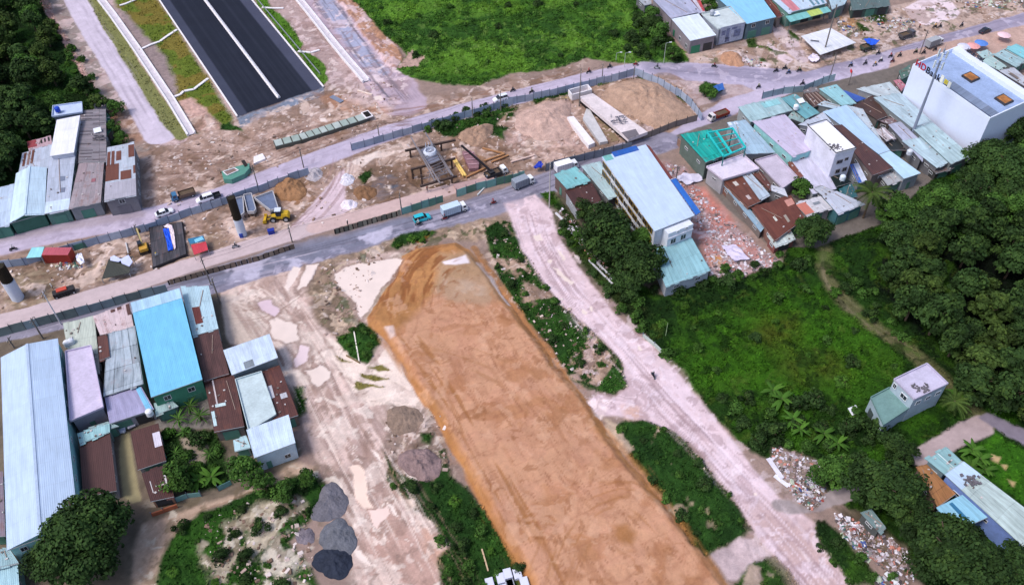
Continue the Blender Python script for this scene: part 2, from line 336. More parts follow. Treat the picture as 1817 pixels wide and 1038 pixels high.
for s in ('r3|0,730 80,740 60,830 0,860','r3|150,700 260,650 420,640 440,700 330,720 200,740','r2|1270,910 1400,830 1560,790 1700,760 1817,740 1817,800 1720,840 1690,960 1640,900 1500,900 1420,960 1330,940','r3|600,560 780,540 890,520 980,560 900,545 780,560 640,600','r3|1180,640 1280,720 1250,720 1190,680','r6|740,260 830,200 850,240 780,310','c|600,30 900,-40 1000,0 820,100 740,160 560,130 480,60','c|1220,30 1420,40 1380,130 1340,200 1240,150','r6|300,200 360,190 350,220 290,240'):
    a_,b_=s.split('|'); grass(a_,b_,amp=0.5)
tracks('g','0,500 120,485 260,440 420,410 560,365',22,(112,88,72),al=0.6,fine=1.2,seed=24,ln=8,dz=.2,th=.03)
tracks('g','0,520 140,500 280,460 420,425',14,(196,172,150),al=0.55,fine=1.0,seed=25,ln=7,dz=.1)
tracks('g','640,330 760,310 900,280 1040,270',20,(116,88,72),al=0.55,fine=1.2,seed=26,ln=8,dz=.2,th=.03)
tracks('g','900,230 1000,200 1120,180 1220,190',26,(196,166,152),al=0.5,fine=1.1,seed=27,ln=9,dz=.2,th=.03)
# ---- upper street and the street beyond
line('g','-150,470 0,436 120,410 280,383 380,352 450,325 600,270 690,235 850,190 980,157 1080,132 1150,122',7.2,(184,172,188),ROAD,wp=0.35,ft=0.7,rg=0.02,dz=0.06)
line('g','-150,452 0,424 120,402 250,380',3,(160,146,150),None,wp=0.5,ft=1.5,al=0.7)
tracks('g','-150,470 0,436 120,410 280,383 380,352 450,325 600,270 690,235 850,190 980,157 1080,132 1150,122',7,(158,146,160),al=0.35,fine=0.6)
poly('g','1100,125 1160,114 1240,112 1330,118 1430,128 1560,95 1700,55 1817,20 2000,-35 2100,-20 1830,70 1700,92 1640,110 1560,125 1400,170 1310,200 1180,270 1130,275 1220,215 1265,190 1300,165 1230,150 1190,130 1150,128',(180,170,188),ROAD,wp=0.35,ft=0.7,rg=0.02,dz=0.06)
line('g','1160,120 1300,130 1420,138 1560,104 1700,66 1817,32 1950,0',6.5,(140,134,152),None,wp=0.5,ft=2.5,al=0.75)
tracks('g','1160,122 1300,132 1420,140 1560,106 1700,68 1817,34 1950,0',9,(120,114,130),al=0.5,fine=0.8)
line('g','1290,190 1400,160 1560,118 1700,80',5,(196,184,200),None,wp=0.5,ft=2,al=0.6)
poly('g','1180,140 1260,148 1320,152 1340,162 1270,180 1240,190 1215,160',(186,166,168),GROUND,wp=0.8,rg=0.08)
grass('r3','1330,610 1380,580 1450,590 1500,640 1440,690 1370,680',amp=0.4)
# top right yards
poly('g','1222,112 1215,95 1290,85 1330,80 1400,60 1460,60 1500,30 1817,-40 1900,-30 1817,22 1560,93 1430,126 1330,117',(184,160,150),GROUND,wp=0.8,rg=0.18,var=0.4)
poly('v','760,480 900,470 960,580 850,600 760,580',(178,142,122),GROUND,wp=1.2,ft=1.5,rg=0.35,dz=0.5)
poly('v','900,480 1100,520 1230,600 1180,640 1050,600 960,580',(220,200,204),None,wp=1.2,ft=1)
poly('r4','980,60 1080,5 1300,0 1370,90 1340,130 1130,185 1010,125',(216,198,206),PATH,wp=0.3,ft=0.5,rg=0.02,var=0.05)
poly('v','1210,390 1440,560 1380,600 1270,520 1200,430',(206,186,192),PATH,wp=0.6,rg=0.03)
poly('v','1240,190 1330,230 1480,370 1560,520 1640,560 1500,590 1400,500 1260,330',(188,170,176),PATH,wp=0.6,rg=0.04)
for s in ('v|1010,370 1090,360 1120,420 1250,460 1280,500 1160,450 1030,440','v|1100,540 1150,530 1190,570 1120,570','r4|640,60 760,70 860,110 870,160 800,170 700,120 640,90','r4|620,150 700,190 730,220 660,220','v|1390,280 1440,290 1500,370 1440,350','r4|190,230 240,250 230,290'):
    a_,b_=s.split('|'); grass(a_,b_,c=(70,92,44))
poly('r4','500,110 620,130 640,200 560,200 520,160',(168,128,92),None,wp=1,ft=1.2,rg=0.3)
poly('g','1590,95 1817,45 1900,30 1900,110 1650,130 1560,145',(190,160,150),GROUND,wp=0.6,rg=0.12)
# ---- lower street: pink slab and the wet broken carriageway
line('g','-120,600 0,572 120,540 260,498 350,466 520,415 600,392',5.0,(188,170,174),PATH,wp=0.15,ft=0.3,rg=0.01,dz=0.1,var=0.05)
line('g','560,404 620,388 760,348 800,335',4.4,(192,166,164),PATH,wp=0.15,ft=0.3,rg=0.01,dz=0.1,var=0.05)
line('g','-120,655 0,615 120,580 240,545 350,508 450,482 600,443 740,402 880,362 960,330 1060,290 1180,250',8.6,(142,138,152),ROAD,wp=0.7,ft=0.9,rg=0.03,dz=0.02,var=0.2)
line('g','350,500 450,470 600,430 720,398',7.0,(118,120,136),ROAD,wp=1.2,ft=1.5,rg=0.04,al=0.8,var=0.5)
tracks('g','-120,655 0,615 120,580 240,545 350,505 450,478 600,438 740,400 880,358 960,328 1060,290 1180,250',9,(96,94,108),al=0.75,fine=0.6,th=0.04)
tracks('g','300,520 420,485 520,462 650,428 800,386 960,330',5,(196,186,198),al=0.6,fine=0.9,seed=44)
poly('g','380,480 700,400 690,425 560,462 450,500 390,510',(196,190,206),None,wp=1.3,ft=0.6,th=0.08,al=0.7)  # pale patches paint the sky reflected in the wet road
# ---- yard and tracks left of the red-earth embankment
poly('g','390,520 560,465 640,455 690,440 720,460 660,560 730,690 750,720 780,800 800,960 790,1090 640,1100 620,960 640,850 560,820 530,720 500,620 480,600 400,610',(206,180,172),GROUND,wp=0.8,rg=0.1,var=0.25)
poly('g','392,525 440,525 470,570 500,620 400,612 388,570',(206,188,178),GROUND,wp=0.8,rg=0.05)
tracks('g','440,500 480,560 540,640 580,720 620,800 680,900 740,1000 780,1080',20,(150,124,118),al=0.6,fine=0.8,th=0.03)
tracks('g','470,500 520,600 570,700 620,800 690,920 750,1060',12,(138,112,102),al=0.4,fine=0.6,th=0.12,seed=66)
tracks('g','500,540 560,620 600,700 640,780 700,880 760,980 790,1080',15,(226,200,196),al=0.55,fine=0.7,seed=77)
tracks('g','395,530 440,540 480,560 505,600',4,(236,214,204),al=0.8,fine=0.8,seed=12)
poly('g','640,890 700,900 780,990 790,1090 660,1090',(196,158,146),None,wp=0.8,ft=3,al=0.8)
poly('g','745,925 785,950 800,985 780,1010 760,990',(208,168,152),None,wp=0.8,ft=1.5)
poly('g','540,475 600,462 590,500 625,555 650,580 660,600 600,600 560,560 545,520',(140,120,104),GROUND,wp=1.2,ft=1.5,rg=0.4,var=0.5)
poly('g','540,470 700,425 880,385 900,395 890,420 840,430 800,425 740,430 700,445 640,458 560,475',(150,128,112),GROUND,wp=1.2,ft=1,rg=0.35,var=0.5)
grass('g','692,438 712,418 755,408 775,413 765,425 730,432 705,445',amp=0.5)
poly('g','700,455 740,445 720,480 690,520 665,565 640,560 660,530 690,500',(186,170,154),GROUND,wp=0.8,ft=1,rg=0.05)
grass('g','600,598 632,585 640,570 665,580 680,612 668,625 655,650 625,640 598,610',amp=0.5)
poly('g','575,595 590,600 620,632 650,650 672,640 690,618 712,650 735,690 745,700 760,718 700,724 660,718 620,690 590,640',(238,218,208),GROUND,wp=0.9,ft=0.4,rg=0.05,var=0.05)
for s in ('s2|730,640 850,640 950,675 860,690 740,660','s2|700,700 800,700 930,735 800,735 740,755 700,740','s2|560,510 720,580 620,560','s2|790,600 900,580 950,610 880,620'):
    a_,b_=s.split('|'); poly(a_,b_,(120,112,62),GRASS,wp=0.8,ft=0.3,rg=0.15)
poly('g','690,725 740,722 770,745 790,800 800,850 760,860 710,840 680,790',(142,122,112),GROUND,wp=1.2,ft=1.5,rg=0.4,var=0.5)
grass('g','678,800 700,830 735,852 775,852 790,820 800,845 830,868 870,915 905,975 930,1030 950,1090 800,1090 785,1040 775,1000 795,965 770,925 735,900 705,870 690,850',amp=0.5)
grass('t2','1060,80 1140,70 1130,140 1070,130'); grass('t2','1190,180 1220,170 1230,240 1190,220')
poly('t2','970,500 1030,490 1040,540 990,560',(206,184,164),GROUND,wp=0.9)
grass('s2','260,740 330,740 370,830 380,900 320,940 300,860')
# ---- embankment of red earth
EMBP='712,455 740,440 775,436 810,431 830,443 850,465 875,497 905,540 935,577 975,632 1010,675 1045,715 1062,735 1085,775 1110,815 1145,855 1180,893 1215,935 1250,980 1285,1030 1330,1100 965,1100 935,1035 905,980 875,930 850,885 820,830 795,790 770,742 748,712 735,690 720,655 690,610 655,578 652,565 680,520 705,490'
r_=poly('g',EMBP,(186,132,84),EMB,wp=0.5,ft=0.5,rg=0.12,var=0.3)
sl_,sdv=r_; Zg[sl_]+=np.clip(sdv/1.8,0,1)*1.1
INN='800,500 860,500 885,540 915,570 950,620 990,675 1035,725 1060,765 1090,810 1130,860 1180,915 1220,960 1270,1030 1310,1100 985,1100 950,1030 915,975 880,910 850,860 820,800 790,740 760,700 720,640 690,600 720,580 760,540'
poly('g',INN,(208,157,126),None,wp=1.4,ft=2.0,rg=0.03,var=0.10)
pt=fbm(X,Y,6,333,3); pt2=np.abs(fbm(X,Y,9,353,3))
poly('g',INN,(172,116,76),None,wp=1.2,ft=2,th=0.16,nf=pt,al=0.6,var=0.2)
poly('g',INN,(166,112,86),None,wp=1.0,ft=2,th=-0.012,nf=-pt2,al=0.6,var=0.1)
poly('g',INN,(160,106,80),None,wp=1.0,ft=2,th=-0.008,nf=-np.abs(fbm(X,Y,4.5,373,2)),al=0.45,var=0.1)
# faint grid of dumped and levelled loads
_e=smooth_pts(pw('g','770,560 850,700 940,840 1050,1010 1120,1120')); _sl=sub(_e,30); _la,_al=linedist(_e,_sl,0.5)
_g=np.minimum(np.abs((_la/4.6+0.5*np.floor(_al/5))%1-.5),np.abs((_al/5.0)%1-.5)); _m=np.clip(1-_g/0.05,0,1)*(N_mid[_sl]>-.06)*(cls[_sl]==EMB)*(np.abs(_la)<17)*0.35
col[_sl]=col[_sl]*(1-_m[...,None])+A((160,104,80))*_m[...,None]
poly('g',INN,(206,152,126),None,wp=1.2,ft=2,th=0.12,nf=fbm(X,Y,4,399,3),al=0.4)
tracks('g','830,520 900,620 980,740 1060,860 1140,960 1220,1060',26,(160,108,82),al=0.2,fine=0.9,th=0.14,seed=88,ln=7,dz=0.04)
tracks('g','740,600 800,700 880,830 950,960 1010,1080',14,(160,104,66),al=0.25,fine=0.8,th=0.12,seed=91,ln=6,dz=0.05)
poly('g','780,455 830,450 865,490 890,535 860,545 800,545 770,520',(178,150,124),None,wp=1.0,ft=2,var=0.2,rg=0.03,al=.7)
poly('g','790,500 850,505 870,530 820,545 780,530',(196,168,148),None,wp=1.2,ft=1.5,th=0.0,al=0.8)
poly('r6','1320,870 1480,820 1510,880 1420,890 1340,890',(226,214,220),PUD,wp=0.5,rg=0)
line('g',"850,470 880,505 905,540",1.6,(220,206,206),None,wp=0.4)
tracks('g','720,560 730,500 760,460 800,440',16,(142,86,48),al=0.8,fine=0.9,th=0.02,seed=101,ln=4,dz=0.15)
poly('s2','920,340 980,330 1000,400 960,410',(224,196,188),None,wp=0.4)
tracks('g','700,590 790,700 860,830 930,950 990,1080',9,(160,106,58),al=0.7,fine=0.9,th=0.08,seed=401,ln=9,dz=.08)
tracks('g','720,600 850,640 960,700 1060,760',10,(172,122,84),al=0.45,fine=0.8,th=0.12,seed=402,ln=9)
tracks('g','960,1090 1000,960 1050,900 1130,880 1200,960',10,(166,112,66),al=0.5,fine=0.8,th=0.12,seed=403,ln=8,dz=.05)
tracks('g','880,560 950,700 1040,830 1150,950 1230,1080',14,(168,114,80),al=0.5,fine=0.7,th=0.18,seed=404,ln=7,dz=.05)
poly('t3','680,680 760,660 830,720 800,800 720,790 670,740',(164,110,62),None,wp=1.3,ft=1.2,al=.8)
# ---- strip of weeds between the embankment and the dirt lane; the lane
grass('g','855,395 905,395 925,440 960,500 1000,548 1050,592 1102,640 1113,688 1085,703 1045,692 1010,672 975,625 940,575 905,530 880,480 862,430',amp=0.5)
ns=fbm(X,Y,5,201,4)
poly('g','845,395 905,395 925,440 960,500 1000,548 1050,592 1090,640 1060,690 1010,672 975,625 940,575 905,530 880,480 850,430',(176,148,132),GROUND,wp=1,th=0.11,nf=ns,rg=0.25,var=0.4)
line('g','838,440 860,470 890,510 925,560 965,612 1000,660',1.6,(150,110,80),GROUND,wp=0.8,rg=0.15)
grass('g','1092,752 1120,745 1170,752 1210,780 1250,825 1290,875 1320,915 1335,945 1290,965 1250,990 1222,955 1185,890 1140,845 1110,800',amp=0.5)
poly('g','1075,740 1100,750 1125,800 1110,815 1085,770',(196,172,152),GROUND,wp=1.2,rg=0.35,var=0.4)
poly('g','1170,760 1340,960 1200,930 1130,850',(170,150,128),GROUND,wp=1,th=0.12,nf=ns,rg=0.25,var=0.4)
poly('g','1260,985 1310,955 1345,960 1380,1000 1300,1030 1285,1025',(186,166,170),GROUND,wp=0.8,rg=0.15,var=0.3)
grass('g','1330,1000 1385,980 1415,1010 1430,1060 1400,1100 1290,1100 1300,1040',c=(54,84,34))
poly('g','1330,1000 1385,980 1415,1010 1430,1060 1400,1100 1290,1100',(170,150,136),GROUND,wp=1,th=0.07,nf=ns,rg=0.2)
# ---- right: the big meadow, woodland floor
MEAD='960,345 1000,390 1010,440 1060,500 1100,545 1160,612 1215,668 1250,720 1300,770 1345,810 1420,830 1500,900 1600,1000 1700,1100 2300,1100 2300,120 1800,210 1690,270 1640,320 1500,400 1400,440 1385,470 1250,492 1180,525 1130,500 1060,440 985,340'
grass('g',MEAD,c=(36,66,20),c2=(17,36,13),bright=(54,96,18),amp=0.5)
poly('g','1190,620 1230,570 1330,540 1450,520 1520,560 1600,610 1560,680 1520,720 1420,730 1330,690 1250,700 1210,660',(54,96,18),None,wp=2,ft=8,al=0.7,var=0.3)
poly('g','1350,560 1410,560 1420,600 1370,625 1340,600',(70,62,24),None,wp=2,ft=5,al=0.6,var=0.3)
poly('g','1400,620 1470,620 1500,660 1440,690 1395,660',(70,74,26),None,wp=2,ft=5,al=0.6,var=0.3)
poly('g','1550,420 1700,370 2300,250 2300,1000 1800,700 1720,690 1650,630 1600,570 1545,510',(12,22,10),GRASS,wp=1.5,ft=4,rg=0.3,var=0.3)  # shade between the grove crowns painted into the floor colour
poly('g','950,345 1000,385 1080,470 1150,560 1130,570 1060,510 1000,450 965,390',(50,60,32),None,wp=1.5,ft=3,al=0.7,rg=0.4)
line('g','1462,440 1465,490 1490,530 1550,580 1600,615 1660,655 1700,705 1740,740',3.4,(92,92,62),GRASS,wp=0.8,ft=1.4,rg=0.05,dz=0.05)
tracks('g','1462,440 1465,490 1490,530 1550,580 1600,615 1660,655 1700,705 1740,740',3.6,(128,118,96),al=0.8,fine=0.9,th=-0.02)
poly('g','1596,812 1700,750 1735,738 1765,748 1762,770 1700,795 1640,832 1625,828',(168,150,152),PATH,wp=0.4,ft=0.5,rg=0.03)
poly('g','1735,742 1752,732 1800,755 1900,800 1900,830 1817,790 1770,765',(128,120,132),ROAD,wp=0.3,ft=0.5,rg=0.01)
grass('g','1705,800 1765,772 1800,790 1900,840 1900,950 1817,900 1740,840',c=(60,110,24),c2=(40,80,20),amp=0.25)
for s in ('t4|1420,200 1500,220 1480,260 1430,230','t4|1500,270 1550,280 1530,310','t4|1540,380 1590,390 1580,425'):
    a_,b_=s.split('|'); poly(a_,b_,(190,164,122),GROUND,wp=0.8)
# lane
LANE='895,362 950,345 975,370 985,400 1003,440 1035,485 1085,548 1125,590 1160,618 1195,655 1235,702 1290,768 1335,828 1385,880 1430,915 1460,945 1500,1000 1540,1100 1450,1100 1430,1050 1390,1000 1345,955 1310,895 1270,838 1235,795 1195,765 1150,748 1105,740 1060,735 1042,715 1060,700 1085,708 1112,690 1105,640 1060,595 1005,548 962,500 925,445 910,400'
poly('g',LANE,(216,192,194),ROAD,wp=0.5,ft=0.8,rg=0.03,dz=0.02,var=0.1)
tracks('g','930,370 950,430 990,500 1050,570 1120,650 1180,720 1260,800 1330,880 1400,960 1480,1060',8,(178,152,152),al=0.6,fine=0.7)
tracks('g','930,370 950,430 990,500 1050,570 1120,650 1180,720 1260,800 1330,880 1400,960 1480,1060',9,(228,208,214),al=0.5,fine=0.6,seed=55)
poly('g','1042,712 1070,706 1085,708 1078,720 1068,745 1055,738',(238,216,212),None,wp=0.4)
poly('g','1100,722 1130,722 1150,745 1110,742',(206,170,156),None,wp=0.8,ft=1.5)
poly('g','1330,890 1450,930 1500,1010 1540,1100 1440,1100 1400,1020 1340,950',(190,160,154),None,wp=0.8,ft=4,al=0.8)
line('g','1385,895 1440,900 1490,880 1515,870',3.2,(150,138,140),PATH,wp=0.8,rg=0.1)
poly('t4','60,150 200,200 350,260 380,400 300,560 200,500 130,380 30,220',(136,120,110),GROUND,wp=1.2,ft=1.5,rg=0.3,var=0.6)
poly('t4','440,560 620,560 900,800 980,1000 900,1040 560,700',(100,88,74),GROUND,wp=1.2,ft=1.5,rg=0.3,var=0.6)
grass('t4','330,640 380,630 470,700 560,800 660,900 720,1000 700,1060 560,1040 470,930 400,860 330,740',c=(40,66,24))
for s in ('t4|380,850 500,980 520,1010 440,920','t4|210,800 300,880 420,1020 400,1030 280,900'):
    a_,b_=s.split('|'); poly(a_,b_,(228,206,204),None,wp=0.4,ft=0.4)
# rubble ground right of the blue building
poly('g','1180,290 1215,295 1250,350 1300,400 1350,440 1385,465 1300,500 1260,495 1240,400 1195,340',(176,148,150),GROUND,wp=0.8,ft=1,rg=0.15,var=0.4)
poly('r7','1280,320 1380,340 1560,520 1560,600 1460,590 1370,480 1290,390',(206,130,118),None,wp=1.3,ft=2,al=0.9,var=0.3)
poly('r7','1250,560 1340,580 1400,680 1350,720 1280,650',(196,128,120),None,wp=1.3,ft=2,al=0.7)
poly('r7','1400,820 1500,800 1500,870 1430,890',(206,150,96),None,wp=1.3,ft=1)
poly('g','985,345 1100,300 1200,420 1190,520 1120,500 1050,430',(90,84,70),None,wp=0.8,ft=2,rg=0.2)
# ground under the housing rows
poly('g','1200,240 1320,200 1420,160 1580,120 1640,100 1700,290 1640,330 1560,400 1450,440 1370,440 1290,370 1230,300',(116,108,104),GROUND,wp=0.4,rg=0.1)
poly('g','-150,640 90,590 390,520 400,600 540,800 520,830 430,880 260,930 250,1100 -150,1100',(112,100,88),GROUND,wp=0.4,rg=0.15,var=0.3)
poly('t1','780,70 830,60 900,500 840,520 780,480 760,200',(150,140,108),PATH,wp=0.3,ft=0.4,rg=0.02,var=0.1)
poly('g','250,930 330,905 430,875 530,820 560,830 540,850 450,880 380,900 320,940 300,1000 290,1090 240,1090 230,980',(186,160,142),GROUND,wp=0.9,ft=1,rg=0.12)
tracks('g','540,830 430,885 330,920 280,960 270,1060',5,(150,122,100),al=0.6)
BL='300,960 330,925 380,905 450,875 520,848 560,850 590,870 570,900 540,935 510,960 540,1000 560,1040 570,1100 270,1100 285,1000'
grass('g',BL,c=(46,82,28),amp=0.4)
poly('g','360,950 460,895 530,880 540,900 470,960 500,1010 560,1060 500,1100 380,1100',(176,164,146),GROUND,wp=1.4,ft=1.5,th=0.05,nf=ns,rg=0.35,var=0.6)
poly('g','480,950 540,935 545,1000 500,1020 460,990',(190,180,168),GROUND,wp=1.4,ft=1.5,th=-0.05,nf=ns,rg=0.35,var=0.6)
poly('s1','1080,760 1290,740 1440,760 1520,1027 1100,1027',(130,124,120),None,wp=0.5,rg=0.2)
grass('t1','1050,60 1400,40 1480,400 1280,450 1130,430 1050,260',c=(36,60,24),amp=0.4)
poly('t1','1170,80 1320,90 1330,160 1280,300 1200,280 1190,180',(160,146,130),GROUND,wp=1.2,rg=0.3,var=0.4)
MUD=[((124,100,84),5,.10,.6,1),((220,196,186),4,.11,.7,2),((98,78,64),2.2,.18,.55,3),((196,168,158),7,.08,.5,4),((134,104,86),3,.06,.45,5),((226,206,202),1.8,.2,.7,6)]
DUST=[((150,122,118),5,.1,.55,11),((216,192,194),4,.1,.6,12),((132,108,104),2.5,.16,.5,13),((230,210,208),2,.19,.6,14)]
mottle('g','0,470 300,395 560,300 760,220 950,175 1130,122 1215,150 1240,200 1100,262 950,300 620,390 420,440 0,560',MUD,onto=[0])
mottle('g','200,190 420,215 570,160 640,150 700,190 850,150 960,125 1040,110 950,160 700,225 600,250 450,318 300,372 250,390 260,290',MUD,onto=[0])
mottle('g','500,-20 640,0 730,100 720,190 640,190 560,140 480,30',DUST,onto=[0,1])
mottle('r1','330,0 620,-60 1200,700 1340,980 1040,1010 850,840 640,520',DUST,onto=[0])
mottle('g','480,560 640,640 760,1000 800,1060 640,1060 560,820',[((150,120,110),6,.06,.5,15)],onto=[0])
mottle('g','390,520 690,430 720,470 660,560 730,690 800,800 800,1060 640,1060 620,960 530,780 480,600',[((168,140,130),5,.1,.55,11),((232,212,204),4,.08,.6,12),((138,114,104),2.5,.18,.5,13),((244,228,220),2,.17,.6,14)],onto=[0])
mottle('g','545,470 700,425 900,388 890,430 740,440 640,470 640,600 560,580',[((110,94,76),3,.05,.6,21),((206,182,162),2.5,.12,.7,22),((70,80,44),2.6,.12,.75,23)],onto=[0])
mottle('g','680,720 800,720 810,860 690,830',[((108,88,76),2.5,.05,.6,24),((200,180,164),2.5,.14,.6,25)],onto=[0])
mottle('g','1222,112 1290,85 1400,60 1500,30 1800,-20 1830,20 1560,93 1430,126',[((140,112,94),4,.06,.6,26),((216,198,196),3,.1,.7,27),((84,90,56),3.5,.16,.8,28),((110,92,84),2,.15,.6,29)],onto=[0,6])
mottle('g','1160,130 1340,150 1240,200 1130,270',DUST,onto=[0])
mottle('g','900,360 990,380 1200,640 1480,960 1520,1080 1400,1080 1200,780 1040,730 950,480',[((176,150,152),4,.1,.6,31),((226,206,212),3,.1,.5,32),((156,130,130),1.8,.19,.5,33),((236,220,224),1.5,.22,.5,34)],onto=[1,0])
mottle('g','845,395 930,430 1110,640 1090,700 960,640 860,480',[((120,96,80),2.5,.06,.6,35),((210,186,174),2,.13,.7,36)],onto=[0])
tracks('g','930,370 950,430 990,500 1050,570 1120,650 1180,720 1260,800 1330,880 1400,960 1480,1060',8.5,(160,134,136),al=0.6,fine=0.5,th=.06,seed=301)
tracks('g','930,370 950,430 990,500 1050,570 1120,650 1180,720 1260,800 1330,880 1400,960 1480,1060',9,(240,222,228),al=0.45,fine=0.45,th=.1,seed=302)
tracks('g','1040,715 1090,715 1150,730 1200,770',5,(176,150,152),al=0.5,fine=0.5,seed=303)
tracks('g','440,500 480,560 540,640 580,720 620,800 680,900 740,1000 780,1080',18,(146,118,108),al=0.45,fine=0.6,th=0.12,seed=304,ln=22)
tracks('g','420,520 470,545 520,600 545,660 570,700',10,(240,222,214),al=0.6,fine=0.35,th=0.05,seed=321,ln=9)
tracks('g','395,560 450,560 500,540 550,500 600,470',7,(150,122,112),al=0.6,fine=0.4,th=0.05,seed=322,ln=9)
tracks('g','640,960 680,880 700,800 740,720',8,(150,120,110),al=0.5,fine=0.4,th=0.08,seed=323,ln=9)
tracks('g','460,520 520,600 570,690 610,780 690,910 760,1060',14,(240,222,214),al=0.5,fine=0.5,th=0.12,seed=305,ln=22)
tracks('g','620,100 600,260',1,(0,0,0),al=0) if False else None
tracks('r6','620,100 600,260 500,420 330,580 200,700',9,(150,122,120),al=0.6,fine=0.5,seed=306)
tracks('g','262,300 330,290 420,292 520,250 640,212 740,203',16,(118,88,76),al=0.6,fine=0.55,seed=307,ln=10,dz=.12)
tracks('r2','500,0 620,170 720,310 830,440 930,560 1080,740',11,(100,92,100),al=0.6,fine=0.5,th=0.08,seed=308)
tracks('r1','545,0 680,230 800,420 930,620 1040,800 1120,950',8,(160,148,160),al=0.5,fine=0.6,seed=309)
mottle('g','0,610 400,500 960,330 1240,230 1240,260 960,350 400,520 0,640',[((112,108,124),3.5,.06,.6,41),((190,182,198),3,.12,.6,42),((92,88,100),1.6,.18,.5,43)],onto=[1])  # pale layer adds to the painted sky reflection on the wet road
mottle('g','0,430 300,370 700,225 1130,115 1430,125 1817,15 1817,60 1430,180 1150,150 600,275 300,395 0,450',[((150,138,152),4,.1,.45,44),((204,192,206),3,.13,.45,45)],onto=[1])
mottle('g',EMBP,[((176,122,86),5,.17,.45,51),((220,174,146),3.5,.15,.4,52),((158,106,78),1.6,.24,.5,55),((150,96,60),2,.21,.5,53)],ft=2,onto=[5],sharp=40)
tracks('g','770,560 850,700 940,840 1050,1010 1120,1120',24,(150,100,74),al=0.6,fine=0.4,th=0.24,seed=311,ln=2.6,dz=.03)
tracks('g','840,520 930,650 1020,780 1120,910 1230,1060',18,(150,100,74),al=0.6,fine=0.4,th=0.24,seed=312,ln=2.6,dz=.03)
tracks('g','655,575 690,610 735,690 795,790 850,885 905,980 960,1080',3.2,(180,122,72),al=0.7,fine=0.8,th=-.1,seed=313,ln=6,dz=.1)
tracks('g','832,445 875,497 935,577 1010,675 1085,775 1180,893 1285,1040',2.8,(180,122,74),al=0.7,fine=0.8,th=-.1,seed=314,ln=6,dz=.1)
mottle('g','260,900 560,820 600,880 520,1060 260,1060',[((110,96,76),2.5,.06,.6,61),((214,204,190),2,.12,.7,62)],onto=[0])
mottle('g','1180,290 1350,440 1385,465 1300,500 1250,490 1195,340',[((214,198,204),2.5,.08,.6,63),((120,96,92),2,.12,.6,64),((196,128,118),3,.12,.5,65)],onto=[0])
mottle('g','560,-100 1230,-100 1230,150 560,150',[((90,130,46),4,.07,.6,71),((26,50,20),3,.16,.5,72),((104,134,66),2.2,.18,.5,73)],onto=[2])
mottle('g','960,345 1700,270 1700,760 1500,1060 1000,500',[((56,92,22),6,.08,.5,74),((14,32,10),3.5,.12,.6,75),((70,88,34),2,.2,.4,76)],onto=[2],sharp=14)
# ---- pools of muddy water, sky reflection put into their pale colour
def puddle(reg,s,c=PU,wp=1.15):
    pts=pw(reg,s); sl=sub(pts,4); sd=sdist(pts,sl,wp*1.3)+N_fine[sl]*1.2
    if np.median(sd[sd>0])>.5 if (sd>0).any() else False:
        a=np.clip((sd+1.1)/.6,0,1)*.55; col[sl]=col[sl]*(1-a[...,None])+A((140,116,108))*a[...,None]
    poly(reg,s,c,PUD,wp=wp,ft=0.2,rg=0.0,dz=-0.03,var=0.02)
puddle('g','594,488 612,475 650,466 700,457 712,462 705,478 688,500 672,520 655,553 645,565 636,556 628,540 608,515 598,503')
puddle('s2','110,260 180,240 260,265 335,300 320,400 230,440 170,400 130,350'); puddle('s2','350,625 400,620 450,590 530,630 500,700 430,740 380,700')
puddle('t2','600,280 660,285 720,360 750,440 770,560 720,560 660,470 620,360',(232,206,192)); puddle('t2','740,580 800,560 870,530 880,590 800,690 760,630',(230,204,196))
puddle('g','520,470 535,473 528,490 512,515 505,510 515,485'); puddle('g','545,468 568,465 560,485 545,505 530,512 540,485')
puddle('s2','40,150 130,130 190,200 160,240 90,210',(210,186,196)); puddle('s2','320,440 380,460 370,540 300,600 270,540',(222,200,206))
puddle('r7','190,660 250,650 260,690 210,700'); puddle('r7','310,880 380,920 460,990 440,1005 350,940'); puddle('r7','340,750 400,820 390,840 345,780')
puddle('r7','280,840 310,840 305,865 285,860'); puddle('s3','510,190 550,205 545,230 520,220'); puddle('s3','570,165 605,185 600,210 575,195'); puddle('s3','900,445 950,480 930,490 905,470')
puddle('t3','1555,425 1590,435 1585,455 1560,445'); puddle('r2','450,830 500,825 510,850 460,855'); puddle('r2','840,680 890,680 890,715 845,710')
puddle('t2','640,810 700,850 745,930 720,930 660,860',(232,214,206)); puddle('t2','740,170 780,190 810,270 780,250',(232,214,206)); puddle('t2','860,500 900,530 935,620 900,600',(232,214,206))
# relief
Zg+= rough*(N_lump*2.6+N_fine*0.8)
_tg=np.isin(cls,[GROUND])[...,None]; col=np.where(_tg,col*0.87,col); _te=(cls==EMB)[...,None]; col=np.where(_te,col*np.array([.80,.80,.80]),col).astype(np.float32)
_tr=(cls==ROAD)[...,None]; col=np.where(_tr,col*np.array([.93,.93,.99]),col).astype(np.float32)
N_f2=fbm(X,Y,0.62,921,2)
lumps=np.clip(1+ (N_fine*0.7+N_f2*0.5+N_lump*0.3)*np.clip(.2+rough*2,0,.8)*(cls!=PUD)*(cls!=HWY),0.5,1.5)   # tone partly follows the relief noise, lighter where it rises
col*=lumps[...,None]
def gz(x,y):
    i=min(NX-1,max(0,int(round((x-X0)/STEP)))); j=min(NY-1,max(0,int(round((y-Y0)/STEP)))); return float(Zg[j,i])
def G(pxx,pyy):
    p=P(pxx,pyy,0.0); p=P(pxx,pyy,gz(p.x,p.y)); return p
